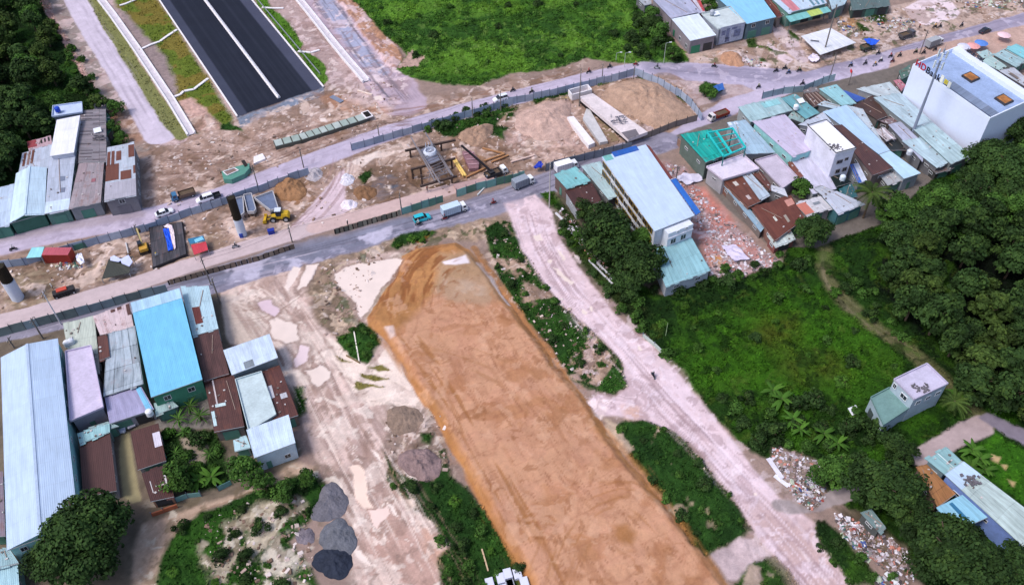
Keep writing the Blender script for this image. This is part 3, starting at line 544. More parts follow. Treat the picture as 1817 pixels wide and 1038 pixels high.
def attr_mat(name,rg,fv,bs,bd,fs=2.5,spec=0.25,stretch=None):
    m,n,l,p=newmat(name); at=n.new('ShaderNodeAttribute'); at.attribute_name='Col'
    ge=n.new('ShaderNodeTexCoord').outputs['Object']
    a=noise(n,l,ge,fs,6,0.7); b=noise(n,l,ge,0.23,4,0.6)
    f=mathn(n,l,'MULTIPLY',ramp(n,l,a,0.2,0.8,1-fv,1+fv),ramp(n,l,b,0.25,0.75,0.93,1.07))
    l.new(mixc(n,l,1.0,at.outputs['Color'],f,'MULTIPLY'),p.inputs['Base Color'])
    p.inputs['Roughness'].default_value=rg; p.inputs['Specular IOR Level'].default_value=spec
    if bd: bump(n,l,p,noise(n,l,ge,bs,5,0.7),bd)
    return m
def grid_obj(name,k,mat,label=None,kind='structure'):
    F4=(cls[:-1,:-1]==k)
    j,i=np.nonzero(F4); 
    if len(j)==0: return
    a=j*NX+i; quads=np.stack([a,a+1,a+NX+1,a+NX],1)
    u,inv=np.unique(quads.ravel(),return_inverse=True)
    me=bpy.data.meshes.new(name); nv=len(u); nf=len(quads)
    co=np.empty((nv,3),np.float32); co[:,0]=X.ravel()[u]; co[:,1]=Y.ravel()[u]; co[:,2]=Zg.ravel()[u]
    me.vertices.add(nv); me.vertices.foreach_set('co',co.ravel())
    me.loops.add(nf*4); me.loops.foreach_set('vertex_index',inv.astype(np.int32).ravel())
    me.polygons.add(nf); me.polygons.foreach_set('loop_start',np.arange(0,nf*4,4,dtype=np.int32)); me.polygons.foreach_set('loop_total',np.full(nf,4,np.int32))
    me.update(); me.polygons.foreach_set('use_smooth',np.ones(nf,bool))
    ca=me.attributes.new('Col','FLOAT_COLOR','POINT'); cc=np.ones((nv,4),np.float32); cc[:,:3]=np.clip(col.reshape(-1,3)[u],0.004,0.9); ca.data.foreach_set('color',cc.ravel())
    me.materials.append(mat); o=bpy.data.objects.new(name,me); COL.objects.link(o); o['kind']=kind
    return o
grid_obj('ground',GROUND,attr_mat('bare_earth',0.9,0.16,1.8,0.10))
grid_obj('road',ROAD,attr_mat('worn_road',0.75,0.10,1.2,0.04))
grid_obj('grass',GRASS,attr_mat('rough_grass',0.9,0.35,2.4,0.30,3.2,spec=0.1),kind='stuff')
grid_obj('asphalt_road',HWY,attr_mat('asphalt',0.85,0.08,4,0.01,spec=0.12))
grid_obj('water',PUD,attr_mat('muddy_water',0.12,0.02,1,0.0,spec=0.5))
grid_obj('red_earth_ground',EMB,attr_mat('red_earth',0.85,0.10,1.5,0.08))
grid_obj('path',PATH,attr_mat('poured_concrete',0.8,0.08,2,0.015))
mb=MB(); mb.add([(-1500,-1200,-4),(1500,-1200,-4),(1500,2200,-4),(-1500,2200,-4)],[(0,1,2,3)])
o=mb.build('terrain',plain((86,98,62),0.9,0.35,0.03)); o['kind']='structure'
# ================================================================ BUILDINGS
WH=(196,214,238); PALE=(186,208,222); AQ=(142,206,226); LIL=(196,190,218); BRN=(92,62,58); CON=(176,176,182)
def bil(c,u,v): return (c[0]*(1-u)+c[1]*u)*(1-v)+(c[3]*(1-u)+c[2]*u)*v
def sheet(mb,c,n,zoff,th,rise=0.0,u0=0,u1=1,v0=0,v1=1,mi=0,swap=False):
    """a roof sheet following corners c (far-left, far-right, near-right, near-left)"""
    us=[u0,u1] if not rise else [u0,0.5,u1]
    W=((c[1]-c[0]).length+(c[2]-c[3]).length)/2; L=((c[3]-c[0]).length+(c[2]-c[1]).length)/2
    vs=[]; k=len(us)
    for dz in (zoff+th,zoff):
        for v in (v0,v1):
            for u in us:
                p=bil(c,u,v).copy(); p.z+=dz+(rise*(1-abs(2*u-1)) if rise else 0); vs.append(p)
    fs=[];uv=[]
    def U(u,v): return (v*L,u*W) if swap else (u*W,v*L)
    for i in range(k-1):
        fs.append((i,k+i,k+i+1,i+1)); uv.append([U(us[i],v0),U(us[i],v1),U(us[i+1],v1),U(us[i+1],v0)])
        b=2*k; fs.append((b+i,b+i+1,b+k+i+1,b+k+i)); uv.append([(0,0)]*4)
        for a0,a1 in ((i+1,i),(k+i,k+i+1)): fs.append((a0,a1,a1+2*k,a0+2*k)); uv.append([(0,0)]*4)
    for a0,a1 in ((0,k),(2*k-1,k-1)): fs.append((a0,a1,a1+2*k,a0+2*k)); uv.append([(0,0)]*4)
    mb.add(vs,fs,mi,uv)
def part_window(root,A,d,nrm,s,z,w,h,fc,pc=(38,44,54),name='window',pane=True):
    c=A+d*s; rz=math.atan2(d.y,d.x); m=MB(); t=0.09
    ctr=Vector((c.x,c.y,z))+nrm*0.05
    if pane:
        for sx,sz,ww,hh in ((0,h/2,w+t,t),(0,-h/2,w+t,t),(-w/2,0,t,h-t),(w/2,0,t,h-t)):
            m.box(ctr+d*sx+Vector((0,0,sz)),(ww,0.12,hh),rz)
        m.box(ctr+nrm*0.01,(0.05,0.08,h-t),rz)
        o=m.build(name,plain(fc,0.6),root)
        q=MB(); q.box(ctr-nrm*0.01,(w-t,0.05,h-t),rz); q.build('pane',plain(pc,0.25,0.1,spec=0.6),o)
    else:
        m.box(ctr,(w,0.10,h),rz)
        for k in range(1,int(h/0.45)): m.box(ctr+nrm*0.055+Vector((0,0,-h/2+k*0.45)),(w*0.98,0.03,0.05),rz)
        o=m.build(name,plain(fc,0.55),root)
    return o
def facade(root,A,B,h,style,rnd,fc,dc,nrm):
    d=(B-A); L=d.length
    if L<1.6: return
    d=d/L; 
    if style=='shop':
        n=max(1,int(L/3.6)); w=min(3.0,L/n*0.78)
        for i in range(n):
            s=(i+0.5)*L/n
            if rnd.random()<0.3: part_window(root,A,d,nrm,s,1.3,w,2.5,(60,60,64),name='doorway',pane=False)
            else: part_window(root,A,d,nrm,s,1.3,w,2.5,dc,name='shutter',pane=False)
        if h>5.2:
            for i in range(n): part_window(root,A,d,nrm,(i+0.5)*L/n,min(h-1.3,4.4),1.3,1.2,fc)
    elif style=='win':
        n=max(1,int(L/3.4)); floors=1 if h<5.5 else (2 if h<9 else 3)
        for fl in range(floors):
            for i in range(n):
                s=(i+0.5)*L/n; z=1.5+fl*3.1
                if z>h-0.9: continue
                if fl==0 and i==0: part_window(root,A,d,nrm,s,1.1,0.95,2.1,dc,name='door',pane=False)
                else: part_window(root,A,d,nrm,s,z+0.2,1.1,1.15,fc)
    elif style=='slit':
        n=max(1,int(L/4.5))
        for i in range(n): part_window(root,A,d,nrm,(i+0.5)*L/n,h*0.62,1.4,0.6,fc)
BINFO={}
def B(key,label,reg,s,h,roof=WH,wall=(150,150,156),ridge=0.0,rust=0.0,stripe=0.10,stain=0.2,pitch=1.0,front='shop',side='slit',patches=(),cat='building',
      over=0.3,dc=(84,130,118),fc=(200,204,210),hs=None,flat=False,swap=False,name='building',gut=True,base=0.0,wallmat=None,group=None,open_=False):
    rnd=random.Random(hash(key)%1000 if not isinstance(key,int) else key)
    if not hs and h<=8 and key<130 and key not in (54,55,80,88,106): h=h*0.8
    pp=px(reg,s); hh=hs if hs else [h]*4
    c=[P(a,b,z) for (a,b),z in zip(pp,hh)]
    cen=sum(c,Vector())/4; root=empty(name,(cen.x,cen.y,0),label,cat,group)
    m=MB()
    if flat:
        sheet(m,c,0,-0.25,0.2); m.build('roof',plain(roof,0.75,0.22,0.35),root)
    else:
        sheet(m,c,0,-0.12,0.10,rise=ridge,swap=swap); m.build('roof',metalroof(roof,max(rust,0.0 if stripe<.05 else rnd.choice((0,.08,.16,.22))),stripe+.03,pitch,stain+.08),root)
    # walls, set in from the roof edge
    k=[]
    for i in range(4):
        a=c[i]; n1=c[(i+1)%4]; n0=c[(i-1)%4]
        d1=(n1-a); d1.z=0; d1.normalize(); d0=(n0-a); d0.z=0; d0.normalize()
        k.append(a+(d1+d0)*over)
    wm=MB(); vs=[(p.x,p.y,base-0.4 if base<=0 else base) for p in k]+[(p.x,p.y,p.z-0.13) for p in k]
    fs=[(i,i+4,(i+1)%4+4,(i+1)%4) for i in range(4)]
    if ridge:
        mf=(k[0]+k[1])/2; mn=(k[2]+k[3])/2; vs+= [(mf.x,mf.y,mf.z-0.13+ridge),(mn.x,mn.y,mn.z-0.13+ridge)]
        fs[0]=(0,4,8,5,1); fs[2]=(2,6,9,7,3)
    if open_:
        for i in range(4):
            wm.box((k[i].x,k[i].y,(k[i].z-0.2)/2),(0.15,0.15,k[i].z-0.2))
        for a,b in ((0,1),(1,2),(2,3),(3,0)): wm.beam(k[a]-Vector((0,0,0.25)),k[b]-Vector((0,0,0.25)),0.08,0.16)
        wm.build('post',plain((110,112,118),0.6),root)
    else:
        wm.add(vs,fs); wm.build('wall',wallmat or plain(wall,0.85,0.22,0.45),root)
        hw=min(hh)
        def nrmof(a,b):
            d=(b-a); n=Vector((d.y,-d.x,0)); n.normalize(); return n
        z0=Vector((0,0,1))
        def fl(p): return Vector((p.x,p.y,0))
        nr=nrmof(fl(k[3]),fl(k[2]))
        if front: facade(root,fl(k[3]),fl(k[2]),hw,front,rnd,fc,dc,nr)
        mx=sum(p[0] for p in pp)/4
        if side:
            a,b=(fl(k[2]),fl(k[1])) if mx<940 else (fl(k[0]),fl(k[3]))
            facade(root,a,b,hw,side,rnd,fc,dc,nrmof(a,b))
    if ridge:
        rb=MB(); z=Vector((0,0,ridge+0.03)); rb.beam((c[0]+c[1])/2+z,(c[2]+c[3])/2+z,0.5,0.06); rb.build('ridge_cap',plain(tuple(int(v*0.93) for v in roof),0.5),root)
    if gut and not flat:
        g=MB(); g.beam(c[3]-Vector((0,0,0.12)),c[2]-Vector((0,0,0.12)),0.14,0.12); g.build('gutter',plain((150,156,164),0.5),root)
    if not flat and stripe>=.05 and not open_:
        q=MB(); Lv=((c[3]-c[0]).length+(c[2]-c[1]).length)/2; Wu=((c[1]-c[0]).length+(c[2]-c[3]).length)/2; n_=max(2,int(Wu/1.1))
        for i in range(n_):
            u0,u1=i/n_,(i+.97)/n_
            if ridge and u0<.5<u1: continue
            for vv,sg_ in ((1,1),(0,-1)):
                e=rnd.choice((0,0,.15,.3,.5))/Lv
                if e:
                    q=MB(); k0=0; sheet(q,c,0,-.15,.05,u0=u0,u1=u1,v0=vv if sg_>0 else vv-e,v1=vv+e if sg_>0 else vv)
                    if ridge: q.v[k0:]=[(a,b,z+ridge*(1-abs(2*((u0,u1)[j%2])-1))) for j,(a,b,z) in enumerate(q.v[k0:])]
                    q.build('eave_sheet',metalroof(roof,.3,stripe+.03,pitch,stain+.1),root)
        if not ridge:
            for i in range(rnd.randint(2,7)):
                q=MB(); p=bil(c,rnd.uniform(.05,.95),rnd.uniform(.05,.95)); q.box((p.x,p.y,p.z+.08),(rnd.uniform(.15,.5),rnd.uniform(.15,.4),rnd.uniform(.1,.25)),rnd.uniform(0,3)); q.build('roof_weight',plain((110,100,98),.8) if i%2 else plain((196,190,192),.7),root)
            if rnd.random()<.5:
                q=MB(); a,b=bil(c,rnd.uniform(.1,.9),.1),bil(c,rnd.uniform(.1,.9),rnd.uniform(.4,.9)); q.beam(a+Vector((0,0,.07)),b+Vector((0,0,.07)),.12,.08); q.build('roof_batten',plain((150,130,120),.8),root)
    if flat:   # a low parapet round a flat roof
        q=MB()
        for a,b in ((0,1),(1,2),(2,3),(3,0)): q.beam(c[a]+Vector((0,0,0.12)),c[b]+Vector((0,0,0.12)),0.18,0.42)
        q.build('parapet',plain(tuple(int(v*0.95) for v in roof),0.8),root)
    for i,(u0,v0,u1,v1,pc,pn) in enumerate(patches):
        q=MB(); sheet(q,c,0,0.0 if not flat else -0.04,0.035,u0=u0,u1=u1,v0=v0,v1=v1)
        if ridge:
            uu=(u0+u1)/2; q.v=[(a,b,z+ridge*(1-abs(2*(u0 if j%4 in(0,2) else u1)-1))) for j,(a,b,z) in enumerate(q.v)]
        q.build(pn,metalroof(pc,0.15 if pc[0]<150 else 0,0.12),root)
    BINFO[key]=(root,c); return root,c
RU=(112,66,52); RP='roof_patch'
# ---- west row, upper street
B(1,'pale blue metal roof at the left edge beside the green gabled shed','r5','-160,360 100,306 66,592 -180,640',4.5,WH,(80,128,116),dc=(70,120,108))
B(2,'green walled shed with pale blue gabled roof facing the upper street','r5','112,228 328,186 312,508 64,578',5,(200,222,240),(62,104,92),ridge=1.3,front=None,dc=(74,120,108),stain=0.1,stripe=0.06)
B(3,'grey blue patched metal roof beside the green gabled shed','r5','345,95 532,80 484,478 312,512',5.0,(186,194,214),(92,126,120),patches=((.5,.42,.7,.5,(120,128,150),RP),(.55,.62,.75,.7,(120,128,150),RP),(.0,.82,1,1,(206,222,240),RP)))
B(4,'worn pinkish grey metal roof over green street shutters','r5','556,150 730,138 706,430 480,475',5.2,(176,164,172),(130,134,140),rust=0.35,stain=0.35,dc=(74,124,112),patches=((.0,.0,.35,.45,(158,140,146),RP),(.6,.42,.75,.5,(150,96,104),RP)))
B(5,'tall corrugated house with rust patched roof at the row end','r5','752,46 940,10 956,380 730,420',6.6,(188,196,212),(120,118,126),rust=0.1,front='shop',side='win',dc=(110,108,118),patches=((.02,.1,.13,.37,RU,RP),(.17,.1,.28,.37,RU,RP),(.34,.12,.52,.3,RU,RP),(.78,.04,.99,.28,RU,RP),(.0,.36,.44,.66,RU,RP),(.5,.52,.86,.68,RU,RP),(.93,.45,1,.6,RU,RP),(0,.7,1,1,(176,172,186),RP)))
B(6,'bright white metal roof raised above the western row','x','652,214 922,160 850,590 572,632',6.6,(230,230,244),(206,206,220),stripe=0.04,stain=0.06,front='win',side='slit',hs=[6,6,5.4,5.4])
B(7,'light blue flat roof house with a blue water drum','x','612,60 945,15 950,130 602,182',6.2,(186,200,230),(120,126,140),flat=True,front=None)
SL=(84,76,84)
B(8,'weathered grey slatted roof with dark open laps','x','925,104 1218,92 1226,696 900,702',5.4,(150,142,150),(110,108,114),rust=0.15,stain=0.4,swap=True,stripe=0.3,pitch=0.6,patches=tuple((a,b,a+w,b+.012,SL,'dark_lap') for a,b,w in ((.05,.06,.45),(.02,.12,.5),(.1,.17,.35),(.5,.27,.45),(.03,.42,.45),(.02,.48,.5),(.5,.6,.46),(.02,.78,.5),(.52,.82,.46),(.02,.9,.45),(.5,.95,.45),(.55,.12,.3),(.05,.66,.4),(.06,.84,.42))))
B(9,'pale roof with holed pinkish sheets behind the green gabled shed','x','255,596 600,498 574,752 214,812',4.6,(196,206,226),(150,150,160),rust=0.05,patches=((.08,.05,.16,.75,RU,RP),(.22,.02,.3,.72,(150,120,116),RP),(.34,.0,.42,.68,RU,RP)))
B(10,'torn pink and red sheet roof at the forest edge','x','305,468 585,395 600,498 330,560',4.0,(206,176,188),(120,110,112),rust=0.2,patches=((.0,.0,.38,.8,(160,76,84),RP),(.55,.2,.62,.6,(50,50,50),RP),(.7,.15,.77,.55,(50,50,50),RP),(.86,.1,.93,.55,(50,50,50),RP)))  # dark patches drawn for the holes, their shade put into the colour
B(11,'dark slate shed roof behind the slatted roof','x','1070,6 1222,-6 1236,86 1090,92',4.2,(56,58,74),(60,62,66))
B(12,'cyan roof corner among the trees at the left edge','x','-160,470 106,424 42,612 -170,650',4.0,(146,214,232),(120,150,160))
B(13,'narrow green lean-to against the slatted roof house','x','1226,130 1262,170 1282,330 1232,400',3.4,(60,124,100),(70,90,80),gut=False)
# ---- south west group
B(20,'long pale blue warehouse with low gable at the left edge','g','1,634 102.5,600 139,930 12,976',8,(182,202,230),(142,190,194),ridge=1.2,stripe=0.03,stain=0.05,front='win')
B(21,'narrow lilac flat roof house beside the long warehouse','s1','460,490 640,450 725,880 495,978',6,(198,188,214),(140,140,154),flat=True,front='win')
B(22,'pale beige canopy roof by the lower street fence','s1','440,292 660,236 688,506 474,482',4.4,(196,204,194),(150,150,150),rust=0.05)
B(23,'pink holed sheet roof beside the big aqua roof','s1','648,240 905,152 938,322 700,372',4.8,(222,200,206),(150,140,140),rust=0.35,patches=((.48,.02,.6,.14,BRN,RP),(.66,.0,.78,.12,BRN,RP),(.9,.0,1,.45,BRN,RP)))
B(24,'small dark brown sheet roof beside the striped roof','s1','682,385 750,360 770,522 696,550',5.4,(100,64,58),(110,100,100))
B(25,'grey white striped metal roof beside the big aqua roof','s1','752,362 946,316 1004,712 722,802',5.0,(192,206,222),(150,150,156),stripe=0.3,stain=0.45,pitch=1.6)
B(26,'lilac grey lower roof with a blue edge strip','s1','732,806 990,734 1078,890 768,992',4.4,(168,164,200),(150,150,160),patches=((.84,0,.97,1,(130,196,236),RP),),stripe=0.03)
B(27,'big bright aqua metal roof above green walls','s1','914,146 1258,44 1418,682 1058,808',8,(118,190,226),(70,132,108),stripe=0.02,stain=0.06,patches=((0,0,1,.12,(176,210,236),RP),),dc=(70,120,100))
B(28,'pale aqua roof with one brown hatch next to the aqua roof','s1','1266,40 1462,26 1530,326 1350,380',5.4,(184,214,230),(150,156,160),rust=0.05,patches=((.22,.45,.5,.8,(110,56,50),RP),))
B(29,'long dark brown sheet roof beside the dirt yard','s1','1352,380 1530,330 1606,640 1428,694',5.2,(98,68,66),(120,110,108),stain=0.3)
B(30,'white blue roof house at the yard edge','g','396,621 478,592 493,634 411,665',6.2,(206,222,246),(120,132,140),stripe=0.04,front='win',patches=((.3,.72,.5,.98,(130,140,150),RP),))
B(31,'brown patched sheet roof running south with white beams','s1','1430,696 1640,646 1712,1010 1500,1050',4.6,(92,60,56),(110,100,98),rust=0.25,patches=((.25,.02,.3,.5,(206,196,200),RP),(.2,.5,.55,.56,(190,210,214),RP),(.03,.62,.14,.9,(190,214,220),RP)))
B(32,'pale concrete terrace roof beside the dirt yard','g','418,674 464,660 490,736 442,766',4.8,(186,202,208),(150,156,160),flat=True,front='win')
B(33,'narrow brown roof with white boxes along the dirt yard','g','465,661 497,650 529,736 486,750',4.4,(94,58,54),(120,100,92),rust=0.3,patches=((.1,.3,.3,.55,(196,196,206),RP),(.55,.52,.85,.62,(190,190,200),RP)))
B(34,'white blue house with windowed front at the yard corner','g','437,762 512,735 524,785 451,812',6.4,(204,222,250),(190,206,220),stripe=0.04,front='win',side='win')
B(35,'small light blue roof beside the white blue house','t1','1490,110 1576,84 1602,156 1500,180',3.6,(182,214,224),(140,150,150))
B(36,'wide chocolate brown metal roof beside the warehouse','t1','508,134 702,58 746,432 530,474',3.8,(84,56,54),(130,130,136),stripe=0.03,stain=0.1,front='win',side='slit')
B(37,'pale teal roof above the chocolate brown roof','t1','492,66 700,8 703,56 508,132',4.2,(160,204,212),(120,140,140))
B(38,'brown roof with white patch beside the concrete lane','t1','834,56 1012,2 1062,240 880,300',3.8,(88,56,52),(150,150,156),stripe=0.03,side='win',patches=((.72,.22,.98,.6,(214,206,222),RP),))
B(39,'brown roof with white beams near the concrete lane','t1','905,322 1062,264 1112,470 962,502',3.4,(80,50,48),(160,120,100),patches=((.2,.35,.24,.75,(206,200,204),RP),(.8,.25,.88,.8,(210,206,212),RP),(.45,.55,.75,.6,(190,180,180),RP)))
B(40,'purple brown strip roof at the left edge','t1','-90,318 18,312 34,722 -80,730',4,(132,118,134),(110,110,120))
B(41,'pale teal roof in the lower left corner','t1','-120,812 60,806 118,892 -120,946',5,(156,190,200),(120,150,150))
B(42,'light aqua roof at the bottom left corner below the teal one','t1','-120,948 114,906 128,1130 -120,1160',4.4,(168,206,220),(120,150,150))
# ---- centre
B(50,'teal metal roof shop at the junction corner','r7','326,236 482,180 586,280 416,336',5.4,(134,196,202),(104,86,84),side='win')
B(51,'dark brown roof house behind the teal roof shop','r7','404,350 596,296 664,420 486,478',4.9,(84,54,50),(150,152,160),side='slit')
B(52,'pale roof between the brown roof and the three storey block','r7','520,180 654,142 790,384 704,404',4,(178,204,210),(120,120,124),rust=0.05)
r53,c53=B(53,'three storey block with pale blue roof and yellow side wall','r7','662,112 970,26 1314,522 1032,634',8.8,(190,208,234),(206,212,226),stripe=0.02,stain=0.05,front=None,side=None,over=0.5,hs=[9.0,9.0,8.6,8.6],
 patches=((.02,.0,.2,.07,(120,190,186),RP),(.24,-.02,.8,.05,(44,96,180),'blue_panel')))
B(54,'pale teal annex roof at the foot of the three storey block','r7','1010,770 1296,682 1426,908 1110,1020',4,(150,196,208),(170,176,188),stripe=0.12,front='slit',side=None,patches=((.28,.05,.3,.6,(90,110,116),RP),))
for nm_,q_,c_ in (('blue_panel',[(1146,276),(1182,264),(1356,500),(1322,522)],(48,108,196)),('brown_panel',[(974,28),(1000,40),(1160,262),(1142,272)],(120,62,56))):
    q=[P(900+a_/3.95,250+b_/3.95,8.75) for a_,b_ in q_]; m=MB(); sheet(m,q,0,0,.06); m.build(nm_,metalroof(c_,0,.1),r53)
# ---- eastern rows
B(60,'bright turquoise roof with raised ribs beside the street','g','1207,239 1262,229 1292,273 1252,288',7.4,(30,170,160),(96,110,104),stripe=0.35,pitch=0.7,front='shop')
B(61,'pale blue metal roof behind the turquoise frame','w','0,352 172,328 446,626 176,640',5.6,(172,200,222),(150,150,156),stripe=0.12,patches=((.02,.0,.2,.1,(214,226,246),RP),(.3,.02,.5,.1,(214,226,246),RP)))
B(62,'whitish pink flat roof below the turquoise roof','r7','1396,186 1652,100 1766,200 1510,276',6,(214,204,222),(160,160,168),flat=True,front='win',side='slit')
B(63,'rusty brown sheet roof with two pale patches','r7','1512,278 1640,236 1784,420 1692,462',5,(122,74,60),(126,90,80),rust=0.4,stain=0.4,patches=((.32,.15,.52,.3,(214,206,200),RP),(.35,.68,.55,.82,(206,190,190),RP)))
B(64,'long white and teal strip roof beside the rusty roof','w','118,808 200,790 392,1010 300,1060',5.1,(186,200,216),(130,130,136))
B(65,'dark rust strip roof below the concrete terrace','w','200,790 290,772 404,920 392,972',5.0,(104,64,56),(120,100,96),rust=0.3)
B(66,'rust red roof with white vents near the green trees','g','1333,369 1404,347 1428,388 1376,426',4.6,(112,64,52),(130,96,88),rust=0.3,patches=((.3,.45,.36,.6,(214,214,206),RP),(.55,.55,.62,.8,(160,150,140),RP),(.78,.1,.97,.35,(196,140,128),RP)))
B(67,'small pale sheet roof at the foot of the rust red roof','g','1362,420 1404,410 1412,424 1375,438',3.4,(204,216,218),(130,80,76))
B(68,'white sheeted terrace beside the rust red roof','r8','210,440 392,388 470,470 290,524',4.6,(216,214,222),(150,140,144),rust=0.1,patches=((.0,.1,.35,.95,(196,120,104),RP),(.55,.3,.8,.5,(130,136,146),RP)))
B(70,'pale aqua street front roof at the corner of the row','w','100,208 490,116 606,236 216,346',5,(176,206,214),(150,156,160),rust=0.04,stain=0.3,patches=((.5,.1,.9,.45,(150,204,212),RP),))
B(71,'long lilac roof with an aqua end wall','w','240,346 542,282 830,588 600,662',7,(200,190,216),(150,204,208),stripe=0.06,stain=0.12,front='slit')
B(72,'stained pinkish concrete terrace','w','256,704 452,648 652,862 512,962',4.6,(190,180,198),(150,140,144),flat=True,front=None)
B(73,'white lilac low roof below the long lilac roof','w','600,716 832,640 1010,960 790,1010',4.2,(206,204,226),(150,156,164),stripe=0.04)
B(74,'dull teal metal roof with a white water tank','w','496,126 640,92 852,258 724,318',4.8,(112,170,180),(130,130,134))
B(75,'brown timber slatted roof between aqua roofs','w','700,92 826,64 932,152 790,206',4.2,(100,72,64),(110,100,96),stripe=0.4,pitch=0.8,patches=tuple((a,.05,a+.06,.95,(170,150,140),'batten') for a in (.15,.38,.6,.82)))
B(76,'light aqua street roof near the flag pole','w','846,40 1010,0 1192,172 1052,192',5.2,(156,206,216),(130,150,150))
B(77,'pale blue flat canopy roof in the middle of the row','w','830,188 900,150 1040,196 1060,240',4.5,(188,206,220),(130,136,140))
B(78,'long pale blue roof running back from the street','w','884,250 1102,190 1500,606 1398,642',5.6,(176,204,236),(150,156,166),stripe=0.02,stain=0.05)
B(79,'pale blue roof end nearest the coconut palm','w','1402,646 1502,610 1786,816 1630,868',5.4,(182,212,236),(150,160,172),stripe=0.02,stain=0.05,front='win')
r80,c80=B(80,'tall narrow white house with black edged flat roof','w','742,386 912,334 1186,592 1000,642',10.5,(236,236,248),(214,214,232),flat=True,front=None,side=None,over=0.1)
B(81,'long chocolate brown roof beside the white house','w','986,386 1058,368 1532,766 1340,836',6.2,(88,60,58),(120,110,108),stripe=0.05,stain=0.15,front='slit')
B(82,'square dark brown roof with pale front gutter','w','1166,192 1352,110 1482,290 1386,326',4.8,(82,60,54),(110,104,102),stain=0.2)
B(83,'narrow pale roof beside the square brown roof','w','1106,192 1252,226 1424,510 1500,604',5.1,(196,208,220),(150,150,156))
B(84,'pale cream street roof beside the bank','w','1200,44 1500,-24 1606,84 1452,132',5.2,(202,214,222),(150,150,156),stain=0.3)
B(85,'long pale green tinted roof along the bank wall','r4','762,684 952,652 1170,850 1032,896',5.8,(186,208,220),(130,136,140),stain=0.3)
B(86,'long pale green tinted roof below the mast, nearer the trees','r4','1034,900 1174,856 1446,1090 1306,1150',5.6,(178,204,212),(120,126,130),stain=0.3)
B(87,'lilac grey roof beside the mast foot','w','1486,370 1600,342 1830,560 1790,700',4.8,(184,188,212),(110,112,118))
B(88,'blue tarpaulin canopy behind the flag pole','w','1040,44 1100,60 1282,130 1196,162',3,(70,104,190),(90,90,96),open_=True,name='canopy',cat='canopy',gut=False)
B(89,'slim white blue roof beside the brown house row','w','1130,740 1210,720 1290,880 1210,910',4.6,(206,214,236),(140,146,156),patches=((.0,.0,.4,1,(60,100,180),RP),))
B(90,'bluish white sheet roof behind the palm','r8','410,395 500,350 700,440 512,512',5.2,(196,202,220),(64,110,120),side='win')
B(91,'pale aqua sheet roof between trees and mast','r8','966,4 1120,-30 1290,150 1206,190',5.0,(184,208,220),(110,110,116))
# ---- north side of the street
B(100,'lilac grey roof house at the meadow corner','v','140,-10 468,-30 598,120 318,176',6,(178,180,206),(140,132,140),side='win')
B(101,'bright white metal roof over green walls at the meadow corner','v','316,172 562,118 732,325 492,378',6,(218,228,248),(140,132,140),stripe=0.04,stain=0.06,front='shop',side='win',dc=(56,130,100))
r102,c102=B(102,'grey concrete flat roof house with a picture banner','v','598,132 860,66 1000,218 752,276',7,(190,200,204),(150,156,172),flat=True,front=None)
B(103,'large sky blue metal roof with dark doorway','v','696,-60 1080,-120 1284,158 1014,222',7,(140,198,234),(96,116,128),stripe=0.02,stain=0.05)
B(104,'narrow red edged white roof behind the concrete house','v','478,-40 560,-50 630,112 596,118',5.4,(212,206,222),(170,90,96),patches=((.5,.2,1,.95,(190,70,74),RP),))
B(105,'blue and white striped roof with a pink sheet','v','1236,-14 1690,-70 1752,30 1392,122',6.2,(200,218,240),(110,150,140),stripe=0.05,patches=((.13,.1,.32,.98,(206,130,140),RP),(.66,.1,.71,.95,(96,140,160),RP),(.78,.1,.83,.95,(96,140,160),RP),(.9,.1,.95,.95,(96,140,160),RP)))
B(106,'aqua awning with a yellow green sign over the shop front','v','1368,152 1752,62 1792,108 1414,206',4.2,(134,202,202),(80,84,84),patches=((.5,.0,.8,1,(186,206,110),'sign_panel'),),open_=True,name='awning',cat='awning',gut=False)
B(107,'red brown roof strip beside the sky blue roof','v','1130,-60 1220,-70 1340,150 1296,160',5.0,(110,56,48),(120,110,110))
B(108,'small grey hut at the top meadow edge','r3','900,-20 1006,-30 1012,28 962,40',4,(176,180,190),(110,110,116))
B(109,'dark teal sheet wall shed north of the street','r4','598,4 868,-20 880,40 612,72',4,(96,116,116),(70,90,86),rust=0.2)
B(110,'pale blue corner roof at the top edge','r4','440,-30 600,-50 562,30 470,62',5,(180,204,220),(110,116,124))
B(111,'white collapsed tarpaulin roof near the tall pole','r4','254,254 460,196 640,300 390,386',2.2,(228,230,240),(120,116,112),stripe=0.02,stain=0.15,open_=True,name='canopy',cat='canopy',gut=False,hs=[2.4,2.8,2.0,2.4])
B(112,'light aqua roof east of the bank','r4','1600,384 1758,312 1880,380 1760,472',5,(176,208,216),(110,116,120),stain=0.3)
B(113,'bright aqua corner roof at the right edge','r4','1690,340 1762,308 1880,360 1830,420',5.3,(140,208,220),(110,116,120))
B(114,'small pale green roof beside the bank parapet','r4','1510,430 1590,394 1690,460 1640,492',4.8,(180,206,206),(110,116,120))
B(115,'pale shop roof by the pink parasols','r4','1490,372 1560,348 1600,382 1530,410',4,(176,204,208),(110,116,120))
B(116,'white sheet roof east of the bank wall','r4','1640,496 1750,476 1880,590 1880,640',4.6,(196,200,212),(100,100,104),rust=0.1,patches=((.2,.2,.5,.5,(110,104,104),RP),))
B(117,'pink roofed stall beside the bank','r4','905,568 950,560 990,600 958,640',3.2,(200,130,146),(120,100,100))
B(118,'small dark green kiosk roof in front of the bank','r4','940,500 1020,455 1024,520 960,556',3.4,(90,120,110),(80,80,80))
B(119,'pale long roof at the top right corner','r4','1820,-20 1900,-40 1960,20 1880,40',4,(190,200,210),(120,116,116))
